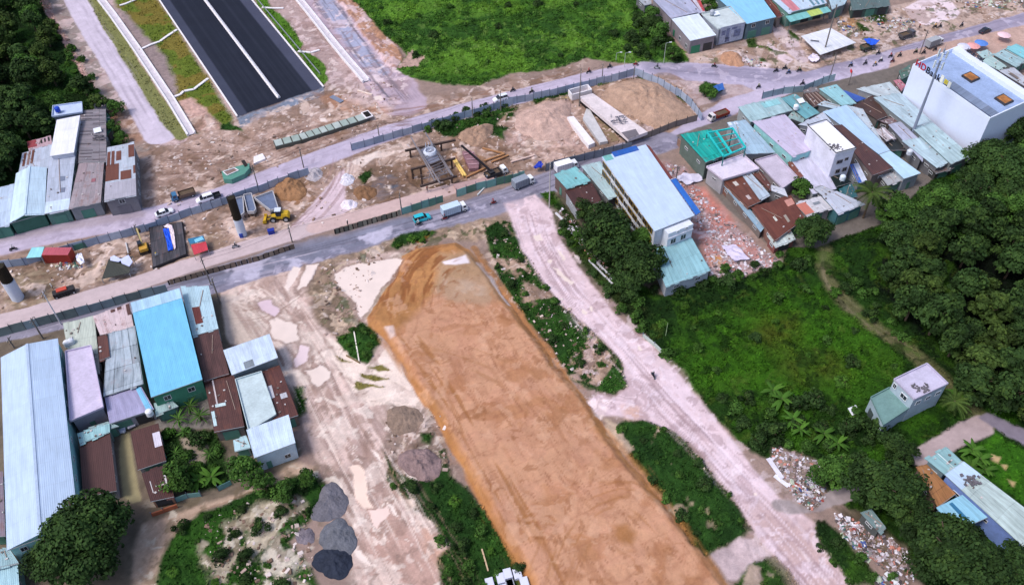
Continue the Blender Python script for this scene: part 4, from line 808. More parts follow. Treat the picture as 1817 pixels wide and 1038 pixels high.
# ---- south east
B(130,'white upper storey house with stained flat roof in the meadow','s4','905,685 1135,575 1282,716 1046,826',7,(190,184,208),(164,180,194),flat=True,front=None,side=None,over=0.05)
B(131,'low teal terrace house with porch in front of the white house','s4','742,812 872,744 1012,884 832,1004',4,(112,146,144),(158,176,188),flat=True,front=None,side=None,over=0.05)
B(140,'pale teal double roof beside the concrete pad','t4','1034,236 1168,156 1268,250 1150,330',4.6,(150,190,196),(120,140,150),stripe=0.12,patches=((.5,.0,.54,1,(206,226,230),RP),))
B(141,'long pale roof over a bright blue wall at the right edge','t4','1150,330 1272,246 1860,690 1720,850',5.6,(196,214,214),(120,146,210),stain=0.35,patches=((.0,.0,1,.2,(190,214,238),RP),))
B(142,'orange rusty sheet roof beside the long pale roof','t4','968,286 1036,262 1222,452 1104,536',4,(186,132,84),(120,100,92),stain=0.45,rust=0.15,stripe=0.2)
B(143,'bright aqua roof with a dark blue strip','t4','1096,540 1264,458 1426,602 1220,692',4.8,(154,208,234),(90,110,140),stripe=0.03,patches=((.42,.08,.54,.8,(56,120,160),RP),))
B(144,'small red and white patched roof under the trees','t4','898,552 984,502 1072,640 1008,656',3.4,(206,200,216),(100,90,90),patches=((.5,.1,.95,.6,(130,60,62),RP),(.1,.6,.4,.9,(150,80,80),RP)))
B(145,'grey teal lean-to shed under the dark tree','t4','610,572 682,548 772,662 730,700',2.8,(124,148,152),(80,84,84))
# ---- low sheets and sheds wedged between the bigger roofs
B(200,'brick red strip roof beside the stained concrete terrace','w','556,716 600,712 706,846 652,868',3.6,(136,84,70),(130,110,100),rust=.3)
B(201,'near black shade roof in the courtyard behind the white house','w','850,812 968,776 1150,900 952,958',3.2,(30,42,40),(60,60,60),stripe=.2)
B(202,'teal sheet shed roof beside the palm','w','1030,962 1150,918 1204,1030 1056,1070',3.4,(54,104,112),(60,90,96))
B(203,'torn white ribbed sheets beside the long pale roof','w','1352,424 1448,392 1552,490 1462,518',4.0,(214,208,216),(110,100,100),rust=.35,stripe=.5,pitch=.7)
B(204,'dark lean-to roof beside the mast foot','w','1440,530 1566,494 1650,604 1502,604',2.8,(50,54,56),(60,60,60),rust=.2)
B(205,'pale sheet roof behind the tall white house','w','664,372 890,256 978,362 744,384',4.4,(196,204,222),(140,140,150),rust=.1)
B(206,'long narrow blue grey sheet along the brick wall','r7','1496,290 1520,282 1812,598 1776,640',2.6,(150,178,200),(120,110,106),rust=.1,gut=False)
B(207,'white sheet lean-to beside the rust strips','w','396,972 404,924 530,960 560,1034',3.8,(210,212,224),(130,130,136))
B(208,'small grey scrap roof by the courtyard tree','w','796,962 880,930 1010,990 900,1040',3.6,(186,190,204),(110,110,116),rust=.25,stripe=.4)
B(209,'low grey green sheet roof in the street row','w','606,240 716,318 700,352 560,300',3.4,(150,176,176),(110,110,110),rust=.2)
B(210,'rusty lean-to behind the square brown roof','w','1384,330 1482,296 1590,330 1500,368',3.2,(150,140,150),(90,80,76),rust=.6)
B(211,'pale patched lean-to south of the palm','w','1400,830 1540,800 1640,870 1480,930',3.2,(180,184,190),(100,100,100),rust=.35)
B(212,'grey sheet scrap shed near the bank tree belt','r8','1130,170 1240,150 1330,190 1200,230',2.6,(110,112,116),(60,60,60),rust=.5)
B(213,'beige sheet canopy between lilac roof and warehouse','s1','640,450 690,505 700,640 650,640',3.4,(176,176,168),(100,100,100),rust=.3)
B(214,'pale teal lean-to at the end of the aqua roof','s1','1078,856 1200,826 1250,870 1090,930',3.0,(164,190,192),(90,110,110),rust=.1)
B(215,'grey lean-to at the end of the lilac lower roof','t1','560,30 690,-10 760,20 620,62',3.0,(150,176,180),(90,110,110),rust=.15)
B(216,'brown scrap roof below the pale street fence','w','700,60 820,20 850,60 720,96',3.2,(130,126,130),(90,90,90),rust=.4)
# ---- facade details that single buildings out
def wallbox(root,reg,s,h,name,c,th=0.1,zt=None):
    pass
def facepts(c,i,j): 
    a=Vector((c[i].x,c[i].y,0)); b=Vector((c[j].x,c[j].y,0)); d=(b-a); L=d.length; d/=L; n=Vector((d.y,-d.x,0)); return a,d,L,n
# three storey block: stairwell wing in front, yellow and dark panels on the long side, balcony doors
a,d,L,n=facepts(c53,0,3); n=n*1.0; 
ins=0.5
for k in range(11):
    s=(k+0.6)*L/11.6
    for z in (2.0,4.6,7.2):
        part_window(r53,a-n*ins*0.55,d,n,s,z,1.9,1.5,(150,122,48) if (k+int(z))%3 else (210,206,200),(40,36,40))
m=MB(); m.beam(a-n*0.3+Vector((0,0,8.3)),a-n*0.3+d*L+Vector((0,0,8.3)),0.12,0.5); m.build('fascia',plain((206,212,224),0.6),r53)
a,d,L,n=facepts(c53,3,2)
m=MB(); q=a+d*(L*0.55)-n*0.1; m.box((q.x+n.x*0.7,q.y+n.y*0.7,4.0),(L*0.62,2.4,8.0),math.atan2(d.y,d.x)); m.build('stair_wing',plain((214,220,234),0.8),r53)
a2=a+n*1.82+d*(L*0.24)
for s,z in ((1.6,5.2),(4.4,5.2),(2.6,7.7),(5.0,7.7)):
    part_window(r53,a2,d,n,s,z,1.5 if z<6 else 0.8,1.5 if z<6 else 0.4,(226,228,236),(26,28,36))
m=MB(); m.beam(a2+Vector((0,0,6.6))+n*0.12,a2+d*(L*0.62)+Vector((0,0,6.6))+n*0.12,0.35,0.22); m.build('string_course',plain((190,196,210),0.7),r53)
# tall white house: dark openings on the front, black kerb round the roof, rubble heap
a,d,L,n=facepts(c80,3,2)
for s,z,w_,h_ in ((L*.35,7.6,1.6,1.0),(L*.68,7.9,0.9,.8),(L*.4,4.6,1.2,1.1),(L*.75,4.6,1.2,1.1)): part_window(r80,a,d,n,s,z,w_,h_,(120,116,124),(24,24,30))
m=MB()
for i in range(4):
    m.beam(c80[i]+Vector((0,0,0.36)),c80[(i+1)%4]+Vector((0,0,0.36)),0.22,0.08)
m.build('roof_kerb',plain((52,52,60),0.7),r80)
# picture banner on the concrete house
a,d,L,n=facepts(c102,3,2); m=MB(); q=a+d*(L*.52)+n*0.22
m.box((q.x,q.y,3.4),(L*.9,0.06,5.6),math.atan2(d.y,d.x)); bn=m.build('banner',plain((168,176,200),0.6,0.5,0.5),r102)
m=MB(); 
for s,z,w_,h_ in ((.36,3.6,.12,3.6),(.38,1.6,.16,1.5),(.2,4.2,.14,1.6),(.6,5.0,.2,.7),(.72,3.2,.24,2.4)): 
    q=a+d*(L*s)+n*0.27; m.box((q.x,q.y,z),(L*w_,0.03,h_),math.atan2(d.y,d.x))
m.build('picture',plain((116,124,158),0.6,0.6,0.9),bn)
# house in the meadow
for key,fl in ((130,True),(131,False)):
    rt,cc=BINFO[key]; a,d,L,n=facepts(cc,0,3); h=7 if fl else 4
    if fl:
        for s,z,w_ in ((L*.14,5.9,.8),(L*.62,5.5,1.5),(L*.62,2.4,1.4)): part_window(rt,a+n*0,d,n,s,z,w_,1.2,(226,230,238),(30,34,46))
    else:
        for s in (L*.3,): part_window(rt,a,d,n,s,1.2,1.6,2.2,(70,80,80),name='door',pane=False)
        part_window(rt,a,d,n,L*.85,1.8,.8,1.0,(226,230,238),(30,34,46))
    a,d,L,n=facepts(cc,3,2)
    for k in range(3):
        if fl: part_window(rt,a,d,n,(k+.7)*L/3.4,5.2,1.2,1.1,(206,212,224),(80,96,120))
# ---- white bank building
pk=[P(*px('r4','1040,450')[0],14),P(*px('h','800,92')[0],14)]
nl=P(*px('r4','1580,830')[0],14); nr=nl+(pk[1]-pk[0])
c=[pk[0],pk[1],nr,nl]; cen=sum(c,Vector())/4
bk=empty('bank_building',(cen.x,cen.y,0),'tall white windowless building with sign letters along its parapets','building')
ux=(c[1]-c[0]).normalized(); vy=(c[3]-c[0]).normalized(); WW=(c[1]-c[0]).length; LL=(c[3]-c[0]).length
def bp(u,v,z): q=c[0]+ux*u+vy*v; return Vector((q.x,q.y,z))
rzb=math.atan2(vy.y,vy.x)
m=MB(); m.prism([bp(0.02,0.02,0),bp(0.02,LL-.02,0),bp(WW-.02,LL-.02,0),bp(WW-.02,0.02,0)],-0.3,12.75)
m.build('wall',plain((212,220,246),0.7,0.06,0.2),bk)
m=MB()
for (u0,v0,u1,v1) in ((0,0,0.3,LL),(WW-2.4,0,WW,LL),(0.3,0,WW-2.4,0.3),(0.3,LL-.3,WW-2.4,LL)): m.prism([bp(u0,v0,0),bp(u0,v1,0),bp(u1,v1,0),bp(u1,v0,0)],12.78,14.0)
m.build('parapet',plain((216,224,250),0.7,0.06,0.2),bk)
m=MB(); m.prism([bp(.3,.3,0),bp(.3,LL-.3,0),bp(WW-2.4,LL-.3,0),bp(WW-2.4,.3,0)],12.76,12.86); m.build('roof',plain((150,170,208),0.8,0.25,0.3),bk)
m=MB(); cc=[bp(1.9,LL*.36,13.0),bp(4.6,LL*.36,13.3),bp(4.6,LL-.6,13.3),bp(1.9,LL-.6,13.0)]; sheet(m,cc,0,0,.08,swap=True); m.build('metal_deck',metalroof((124,138,164),0.05,0.3,1.2,0.2),bk)
m=MB(); m.prism([bp(.45,LL*.36,0),bp(.45,LL-.5,0),bp(1.75,LL-.5,0),bp(1.75,LL*.36,0)],12.87,12.9); m.build('slot_shade_plate',plain((50,40,46),0.9),bk)  # thin plate, the slot's shade put into its dark colour
for v0 in (LL*.36,LL*.78):
    m=MB(); u0=WW*.5; 
    m.prism([bp(u0,v0,0),bp(u0,v0+3.6,0),bp(u0+3.4,v0+3.6,0),bp(u0+3.4,v0,0)],12.87,13.35); f_=m.build('skylight_frame',plain((60,58,64),0.6),bk)
    m=MB(); m.prism([bp(u0+.35,v0+.35,0),bp(u0+.35,v0+3.25,0),bp(u0+3.05,v0+3.25,0),bp(u0+3.05,v0+.35,0)],13.36,13.4); m.build('skylight',plain((176,116,62),0.4,0.8,0.8),f_)
def text(s,loc,rz,size,mat,parent,name,rx=math.pi/2,ext_=0.08):
    cu=bpy.data.curves.new(name,'FONT'); cu.body=s; cu.size=size; cu.extrude=ext_; cu.offset=0.035; cu.space_character=1.08
    t=bpy.data.objects.new('tmp',cu); COL.objects.link(t); bpy.context.view_layer.update()
    me=bpy.data.meshes.new_from_object(t.evaluated_get(bpy.context.evaluated_depsgraph_get())); bpy.data.objects.remove(t)
    me.materials.clear(); me.materials.append(mat); R=Matrix.Rotation(rz,4,'Z')@Matrix.Rotation(rx,4,'X')
    me.transform(Matrix.Translation(Vector(loc)-parent.location)@R)
    o=bpy.data.objects.new(name,me); COL.objects.link(o); o.parent=parent; return o
# sign letters stand on the near-left parapet, facing the street side neighbours
sg=math.atan2(vy.y,vy.x)
text('HD',bp(.1,.6,14.02),sg,2.5,plain((170,30,50),0.5),bk,'sign_letters')
text('Bank',bp(.1,4.5,14.02),sg,2.5,plain((34,30,40),0.5),bk,'sign_letters')
lg=bp(.15,11.6,15.1); m=MB()
for k in range(4):
    a_=math.pi/4+k*math.pi/2; m.box(lg+vy*math.cos(a_)*.45+Vector((0,0,math.sin(a_)*.45)),(.55,.15,.55),sg)
m.build('emblem',plain((206,190,70),0.4),bk)
m=MB(); q=bp(.05,10.2,15.2); m.box(q,(1.0,.12,2.0),sg); q=bp(.05,12.9,15.0); m.box(q,(.9,.12,1.6),sg); m.build('emblem_panel',plain((226,228,222),0.5),bk)
text('internet',bp(WW-.2,LL*.12,14.02),sg,1.7,plain((40,46,64),0.5),bk,'sign_letters')
# ================================================================ SITE STRUCTURES, FENCES, POLES
CONC=plain((190,188,192),0.85,0.2,0.8); PALEC=plain((226,222,228),0.8,0.12,0.6); STEEL=plain((74,60,56),0.7,0.3,1.5); GALV=plain((146,150,162),0.5,0.15,1)
def V2(a,b,z=0.0): q=P(a,b,0); return Vector((q.x,q.y,z))
def hoarding(name,label,reg,s,h,cols,plen=3.0,post=(92,102,122),cat='fence',gap=0.0,tilt=0.15,pw_=0.07,group=None,postup=0.5):
    pts=pw(reg,s); root=empty(name,(pts[0].x,pts[0].y,0),label,cat,group); rnd=random.Random(len(s)*7)
    n=0
    for a,b in zip(pts[:-1],pts[1:]):
        L=(b-a).length; k=max(1,int(round(L/plen))); d=(b-a)/k
        for i in range(k):
            p=a+d*i; q=a+d*(i+1); c=(p+q)/2; g=gz(c.x,c.y); hh=h*(1+rnd.uniform(-.05,.05)); rz=math.atan2(d.y,d.x)
            R=Matrix.Rotation(rz+rnd.uniform(-.02,.02),3,'Z')@Matrix.Rotation(rnd.uniform(-tilt,tilt)*.5,3,'X')
            if n<98 and rnd.random()>gap:
                m=MB(); m.box((c.x,c.y,g+hh/2),(d.length*(.98 if name!='trench_barrier' else rnd.uniform(.6,.95)),pw_,hh),R=R); m.build('panel',plain(rnd.choice(cols),0.6,0.2,0.8),root)
            if n<98:
                m=MB(); m.box((p.x,p.y,g+(h+postup)/2),(0.12 if name!='trench_barrier' else .35,0.16 if name!='trench_barrier' else .05,h+postup),rz); m.build('post',plain(post,0.6),root)  # on the trench barrier these are dark strips, painted shade between panels
            n+=1
    return root
FB=[(146,160,186),(156,168,192),(138,152,176),(164,176,198)]
hoarding('hoarding_fence','blue grey metal hoarding along the upper street, west of the pier works','r5','-120,930 0,895 180,872 400,800 700,722 860,682 1110,606 1350,520 1560,450 1817,366 1960,310 2170,238',2.2,FB)
hoarding('hoarding_fence','blue grey metal hoarding along the upper street north of the steel pit frame','r2','690,1060 780,1034 980,975 1250,896 1480,832 1817,738',2.2,FB)
hoarding('hoarding_fence','blue grey hoarding curving round the big earth mound by the road fork','r3','10,738 240,696 520,626 780,562 890,530 1010,575 1140,640 1215,690 1290,755 1360,850',2.3,FB,plen=2.6)
hoarding('hoarding_fence','dull grey green hoarding between the lower street and the south west roofs','s1','-100,412 0,385 370,285 640,215 900,140 1180,70',2.4,[(112,128,134),(122,140,150),(104,118,120)],post=(80,84,88))
hoarding('hoarding_fence','dark grey hoarding between the earth mound and the three storey block','r7','270,215 330,190 540,140 870,62',2.4,[(118,126,140),(108,116,130)],post=(70,74,84))
hoarding('hoarding_fence','grey hoarding under the mound beside the box culvert','r3','830,1010 1010,960 1180,890 1330,850',2.0,[(128,118,112),(112,104,102)],post=(80,74,72))
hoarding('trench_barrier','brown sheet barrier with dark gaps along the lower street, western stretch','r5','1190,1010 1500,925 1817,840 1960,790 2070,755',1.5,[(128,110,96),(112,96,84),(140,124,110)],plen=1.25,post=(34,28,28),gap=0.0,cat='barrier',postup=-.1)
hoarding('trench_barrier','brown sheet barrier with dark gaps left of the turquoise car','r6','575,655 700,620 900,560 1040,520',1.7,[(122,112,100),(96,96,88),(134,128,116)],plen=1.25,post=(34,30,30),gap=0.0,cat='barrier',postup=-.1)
hoarding('green_panel_fence','pale green panel fence behind the turquoise car and box truck','r6','1040,520 1180,476 1330,430',2.2,[(104,150,148),(120,168,166),(88,130,120)],plen=2.2,cat='fence')
hoarding('green_panel_fence','pale green panel fence below the crane truck pit','r6','1425,395 1560,350 1700,315 1817,285 1900,262',2.4,[(110,158,156),(130,176,170),(84,124,110)],plen=2.2,cat='fence')
hoarding('green_panel_fence','green panels lying near the red container','e','990,190 1120,150 1240,100',1.6,[(80,130,116),(70,116,104)],cat='fence')
hoarding('green_panel_fence','teal panels at the foot of the banana garden','t1','1130,505 1205,480 1290,470 1400,435 1485,395',1.5,[(96,140,142),(110,150,150)],plen=3,cat='fence',gap=.2)
hoarding('hoarding_fence','pale blue street front screen before the aqua roofs','v','1150,915 1340,870 1530,850 1700,780 1817,745',2.2,[(176,204,216),(150,176,190)],cat='fence')
hoarding('block_wall','pale block wall beside the dirt lane at the meadow edge','s3','950,385 1030,450 1100,520',0.8,[(170,180,176)],plen=4,cat='wall',tilt=.02,pw_=.3)
hoarding('block_wall','low red brick wall below the brown beam roof','t1','975,598 1050,570 1140,540',1.0,[(150,84,60)],plen=3,cat='wall',tilt=.02,pw_=.25)
hoarding('block_wall','concrete yard wall beside the concrete lane','t1','704,70 730,240 752,440',1.5,[(156,160,172),(140,146,160)],plen=3,cat='wall',tilt=.02,pw_=.2)
hoarding('block_wall','brick and mortar wall along the rubble lot under the rust roofs','r7','1190,30 1380,200 1500,330 1640,480 1817,700',2.2,[(142,112,100),(130,120,116),(160,150,150)],plen=3.4,cat='wall',tilt=.02,pw_=.2)
# expressway furniture
def strip(name,label,cat,reg,s,w,h,mat,group=None,z=0.35,ext0=None):
    pts=pw(reg,s); root=empty(name,(pts[0].x,pts[0].y,0),label,cat,group); m=MB()
    for a,b in zip(pts[:-1],pts[1:]): m.beam(a+Vector((0,0,z+h/2)),b+Vector((0,0,z+h/2)),w,h)
    m.build('base',mat,root)
    return root,pts
root,pts=strip('median_barrier','pale concrete median strip down the middle of the black expressway','barrier','g',gs([ext(px('r1','1432,0')[0],px('r2','180,698')[0],0.55),px('r2','180,698')[0]]),0.95,0.35,PALEC)
d=(pts[1]-pts[0]); L=d.length; m=MB(); m.beam(pts[0]+Vector((0,0,1.0)),pts[1]+Vector((0,0,1.0)),0.22,0.45); m.build('crest',plain((206,206,216),0.7),root)
strip('kerb','white concrete kerb on the left edge of the black expressway','kerb','g',gs([hl0,HW[1]]),0.45,0.3,PALEC,z=0.33)
strip('kerb','white concrete kerb on the right edge of the black expressway','kerb','g',gs([hr0,HR[1]]),0.45,0.3,PALEC,z=0.33)
strip('guard_rail','thin grey rail just outside the right expressway kerb','guard rail','g',gs([(hr0[0]+8,hr0[1]),(HR[1][0]-6,HR[1][1]-22)]),0.12,0.5,GALV,z=0.5)
for s,lab in (('840,46 890,30 960,0 1010,-25','topmost'),('978,356 1060,318 1120,298 1170,262 1242,214','middle'),('1205,692 1265,668 1290,645 1360,632 1460,556','lowest')):
    strip('drain_chute','narrow concrete chute from expressway to left drain, %s of the three'%lab,'drain','r1',s,0.8,0.25,PALEC,z=0.1)
strip('drain_chute','narrow concrete chute right of the expressway, upper one','drain','r2','60,58 130,64 210,64',0.7,0.25,PALEC,z=0.1)
strip('drain_chute','narrow concrete chute right of the expressway, lower one','drain','r2','312,366 400,375 462,356',0.7,0.25,PALEC,z=0.1)
def channel(label,reg,s,w,h,wall=0.25):
    pts=pw(reg,s); root=empty('drain_channel',(pts[0].x,pts[0].y,0),label,'drain')
    for sg_ in (-1,1):
        m=MB()
        for a,b in zip(pts[:-1],pts[1:]):
            d=(b-a).normalized(); n=Vector((-d.y,d.x,0))*(w/2*sg_); m.beam(a+n+Vector((0,0,h/2)),b+n+Vector((0,0,h/2)),wall,h)
        m.build('side_wall',PALEC,root)
    m=MB()
    for a,b in zip(pts[:-1],pts[1:]): m.beam(a+Vector((0,0,.3)),b+Vector((0,0,.3)),w-wall,.1)
    m.build('channel_bed',plain((196,190,200),0.85,0.2,0.5),root)
channel('long pale concrete channel between left access road and expressway','r1','640,-100 705,0 790,110 960,350 1080,530 1200,710 1345,950',2.0,0.8,0.45)
channel('pair of pink concrete drain walls right of the expressway','r2','250,-60 315,0 420,130 545,290 660,430 790,578',1.9,0.9,0.4)
# covered drain with slab lids by the upper street
pts=pw('r2','150,1030 330,985 560,910 720,860 800,832'); root=empty('covered_drain',(pts[0].x,pts[0].y,0),'long concrete drain box with row of slab lids beside the upper street','drain'); 
m=MB(); 
for a,b in zip(pts[:-1],pts[1:]): m.beam(a+Vector((0,0,.5)),b+Vector((0,0,.5)),3.0,1.0)
m.build('base',plain((86,88,84),0.9),root)
tot=sum((b-a).length for a,b in zip(pts[:-1],pts[1:])); acc=0
for a,b in zip(pts[:-1],pts[1:]):
    d=b-a; L=d.length; d=d/L; k=max(1,int(L/1.9)); rz=math.atan2(d.y,d.x)
    for i in range(k): 
        c=a+d*((i+.5)*L/k); m=MB(); m.box((c.x,c.y,1.08),(L/k*.84,2.8,.14),rz); m.build('slab_lid',plain((150,164,160) if i%3 else (170,180,178),0.85,0.2,0.6),root)
m=MB(); c=P(*px('r2','800,832')[0]); m.box((c.x,c.y,1.3),(2.2,3.4,.25),rz); m.build('hatch_frame',PALEC,root); m=MB(); m.box((c.x,c.y,1.44),(1.6,2.6,.06),rz); m.build('hatch_opening',plain((26,24,24),0.9),root)
def slab(name,label,cat,reg,s,z0,z1,mat,part='slab'):
    pts=pw(reg,s,z1); c=sum(pts,Vector())/len(pts); root=empty(name,(c.x,c.y,0),label,cat); m=MB(); m.prism(pts[::-1],z0,z1); m.build(part,mat,root); return root,pts
slab('concrete_slab','white concrete slab lying end of the covered drain','slab','r6','0,112 62,88 84,124 0,160',-.2,.6,PALEC)
r_,pp=slab('skip_container','open green metal skip beside the upper street','skip','d','90,100 255,45 430,0 432,60 370,130 210,200 110,190',-.2,1.5,plain((86,140,126),0.6,.15,.8),part='body')
m=MB(); q=pw('d','110,105 250,60 300,90 160,150',1.56); m.prism(q[::-1],1.51,1.56); m.build('load',plain((130,108,104),0.9),r_)
m=MB(); 
for a,b in zip(q,q[1:]+q[:1]): m.beam(a+Vector((0,0,.08)),b+Vector((0,0,.08)),.2,.16)
m.build('rim',PALEC,r_)
m=MB(); q=pw('d','330,-30 372,-45 410,20 375,40',1.7); m.prism(q[::-1],1.53,1.7); m.build('dark_hatch',plain((40,36,36)),r_)
# piers
def pier(label,base,z1,r,z2,cap=False):
    p=G(*base); root=empty('bridge_pier',(p.x,p.y,p.z),label,'bridge pier'); m=MB(); m.tube(p-Vector((0,0,.5)),p+Vector((0,0,z1)),r,n=24); m.build('concrete_column',plain((196,204,222),0.6,.1,.4),root,smooth=False)
    m=MB(); 
    for k in range(22):
        t=2*math.pi*k/22; o=Vector((math.cos(t)*r*.9,math.sin(t)*r*.9,0)); m.tube(p+o+Vector((0,0,z1-.2)),p+o+Vector((0,0,z2)),.06,n=4)
    for k in range(int((z2-z1)/.5)):
        z=z1+.3+k*.5
        for j in range(14):
            a=2*math.pi*j/14; b=2*math.pi*(j+1)/14; m.tube(p+Vector((math.cos(a)*r*.93,math.sin(a)*r*.93,z)),p+Vector((math.cos(b)*r*.93,math.sin(b)*r*.93,z)),.04,n=3,cap=False)
    m.build('rebar_cage',plain((54,44,38),0.8),root)
    m=MB(); m.tube(p+Vector((0,0,z1+.01)),p+Vector((0,0,z2-.4)),r*.8,n=14); m.build('dark_core',plain((44,40,28),0.9),root)  # plain dark column filling the rebar cage
    return root,p
pier('round concrete pier with dark steel cage at the left edge',px('e','240,812')[0],5.6,1.35,10.5)
r_,p_=pier('thin concrete pier with dark rebar cage near the yellow loader',px('d','350,880')[0],5.2,1.05,12.0)
b=G(*px('d','345,905')[0]); m=MB(); m.box((b.x,b.y-.2,.7),(.8,.7,1.2)); tag(m.build('blue_drum',plain((30,60,150),.4)),'small blue drum at the foot of the thin pier','drum')
b=G(*px('d','706,858')[0]); m=MB(); m.box((b.x,b.y,.6),(1.5,1.0,1.1),.3); m.box((b.x,b.y,1.2),(1.6,1.1,.12),.3); tag(m.build('blue_crate',plain((30,50,150),.5)),'blue crate on the pink slab edge below the yellow loader','crate')
# grey blue trough formworks standing by the pier
def trough(label,s,z,tri=False):
    q=pw('d',s,z); c=sum(q,Vector())/len(q); root=empty('steel_formwork',(c.x,c.y,0),label,'formwork'); m=MB()
    m.prism(q[::-1],z-.5,z-.35); m.build('bed',plain((104,116,144),.5,.25,.8),root); m=MB()
    for a,b in zip(q,q[1:]+q[:1]): m.beam(a-Vector((0,0,.3)),b-Vector((0,0,.3)),.22,.8)
    m.build('rim',plain((176,174,180),.6),root); m=MB()
    for a in q: m.beam(Vector((a.x,a.y,z-.5)),Vector((a.x,a.y,-.2)),.2,.2)
    m.build('leg',STEEL,root)
trough('grey blue steel trough form nearest the thin pier','243,432 352,405 366,605 318,645 290,630',1.6)
trough('grey blue steel trough form with rounded end, second from the pier','362,385 455,365 512,560 490,590 410,592',1.6)
trough('fan shaped grey blue steel form above the yellow loader','492,420 718,336 790,560 690,572 620,520',1.6)
# steel frame over the pit
root=empty('steel_pit_frame',(P(765,290).x,P(765,290).y,0),'brown steel beam frame with grey truss over the excavation pit','scaffold')
def fr(s,z,w,h,mat,nm):
    a,b=pw('c',s,z); m=MB(); m.beam(a,b,w,h); m.build(nm,mat,root)
for s in ('130,332 750,200','200,562 745,425','315,768 765,640'): fr(s,2.6,.5,.5,STEEL,'cross_beam')
for s in ('190,325','570,236','320,540','700,640','330,640','700,440','570,470','215,556'):
    a=pw('c',s,2.4)[0]; m=MB(); m.box((a.x,a.y,.6),(.45,.45,4.2)); m.build('post',STEEL,root)
GT=plain((128,122,128),.6)
for s in ('200,160 500,700','290,300 560,730','380,110 700,630','470,250 720,640'): fr(s,3.2,.28,.35,GT,'truss_chord')
for k in range(12):
    t=k/11; a=(300+t*225,330+t*320); b=(460+t*225,245+t*345); fr('%f,%f %f,%f'%(a+b),3.1,.12,.15,GT,'truss_web')
for s in ('330,680 650,600','400,600 620,540','420,690 440,590','560,560 620,620','540,640 560,700','610,500 640,600'): fr(s,1.2,.2,.2,GT,'brace')
q=pw('c','300,325 450,250 562,448 404,494',2.4); m=MB(); m.prism(q[::-1],1.9,2.4); m.build('grey_platform',plain((124,128,150),.7),root)
a=pw('c','440,370',2.4)[0]; m=MB(); m.lathe((a.x,a.y,2.4),[(1.7,0),(1.8,.7),(1.5,1.3),(1.2,1.3),(1.2,.6),(0,.6)],18); m.build('pier_head_form',plain((200,206,222),.6),root)
a2=pw('c','420,260',4.5)[0]; m=MB()
for k in range(7): t=2*math.pi*k/7; m.tube((a.x+math.cos(t),a.y+math.sin(t),2.6),(a2.x+math.cos(t)*.9,a2.y+math.sin(t)*.9,5.0),.09,n=5)
m.build('starter_bars',plain((170,174,190),.5),root)
# materials lying in the pit area
for i,(s,lab) in enumerate((('728,448 850,640','left'),('752,442 880,640','right'))):
    a,b=pw('c',s,.6); m=MB(); m.tube(a,b,.3,n=10); tag(m.build('yellow_pipe',plain((222,188,110),.5)),'yellow pipe lying by the steel pit frame, %s one of the two'%lab,'pipe')
for s,lab in (('880,655 1140,530','brown timber baulk beside the yellow pipes'),('1100,455 1350,370','brown timber baulk behind the crane boom, upper one'),('1190,470 1400,385','tan timber baulk behind the crane boom, lower one'),('1080,300 1350,365','brown beam at the edge of the mound behind the crane'),('1430,470 1720,385','pale beam on the pink ground right of the crane truck')):
    a,b=pw('c',s,.4); m=MB(); m.beam(a,b,.45,.35); tag(m.build('timber_beam',plain((168,122,84) if 'pale' not in lab else (206,180,172),.8)),lab,'beam')
q=pw('c','830,340 930,320 1010,400 1040,450 1030,540 920,550 870,440',1.0); c=sum(q,Vector())/len(q); rt=empty('rebar_bundle',(c.x,c.y,0),'stack of purplish steel bundles beside the crane boom','steel bundle'); m=MB(); m.prism(q[::-1],0,1.0); m.build('bundle',plain((140,104,112),.8,.3,1.5),rt)
for s in ('850,380 980,350','880,440 1030,430','900,500 1035,490'):
    a,b=pw('c',s,1.15); m=MB(); m.beam(a,b,.35,.25); m.build('bar_row',plain((176,140,148),.8),rt)
q=pw('c','722,760 1060,712 1230,660 1200,700 1060,745 760,822',.9); slab('pit_curb','long pinkish kerb with black face at the pit edge below the crane','kerb','c','722,740 900,700 1200,640 1230,672 1060,735 762,812',-.3,.8,plain((176,146,146),.8),part='kerb_top')
m=MB(); a,b=pw('c','765,818 1060,742',.3); m.beam(a,b,.25,.9); a2,b2=pw('c','1060,742 1235,676',.3); m.beam(a2,b2,.25,.9); tag(m.build('black_strip',plain((30,26,30),.9)),'black strip along the pit kerb','strip')  # black beam along the lower face of the kerb
# box culvert
rt,pp=slab('box_culvert','long white-topped concrete culvert with dark open side','culvert','r3','505,680 600,655 985,925 850,975',1.6,2.6,plain((214,202,206),.85,.25,.3),part='deck')
q=pw('r3','515,690 845,970',1.6); m=MB(); m.beam(q[0]-Vector((0,0,.9)),q[1]-Vector((0,0,.9)),.3,1.8); m.build('side_wall',plain((40,34,34),.9),rt)  # solid wall, shade of the open side put into its dark colour
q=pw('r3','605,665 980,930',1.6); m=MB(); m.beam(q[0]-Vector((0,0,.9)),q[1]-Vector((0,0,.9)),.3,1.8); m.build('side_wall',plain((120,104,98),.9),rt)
m=MB(); q=pw('r3','800,930 900,905 925,945 845,975',2.66); m.prism(q[::-1],2.61,2.66); m.build('dark_panel',plain((110,104,112),.8),rt)
for s,lab in (('420,822 465,815 615,1000 570,1020','narrow pale concrete wall left of the culvert'),('555,762 580,770 705,990 650,1000 530,830','grey concrete wing wall beside the culvert')):
    slab('retaining_wall',lab,'wall','r3',s,-.3,1.4 if 'narrow' in lab else .9,PALEC if 'narrow' in lab else CONC,part='wall')
m=MB(); q=pw('r3','600,790 640,800 790,990 730,1000 620,860',-.1); m.prism(q[::-1],-.5,.12); tag(m.build('pit_floor',plain((130,112,88),.9)),'muddy trench floor beside the culvert','trench')
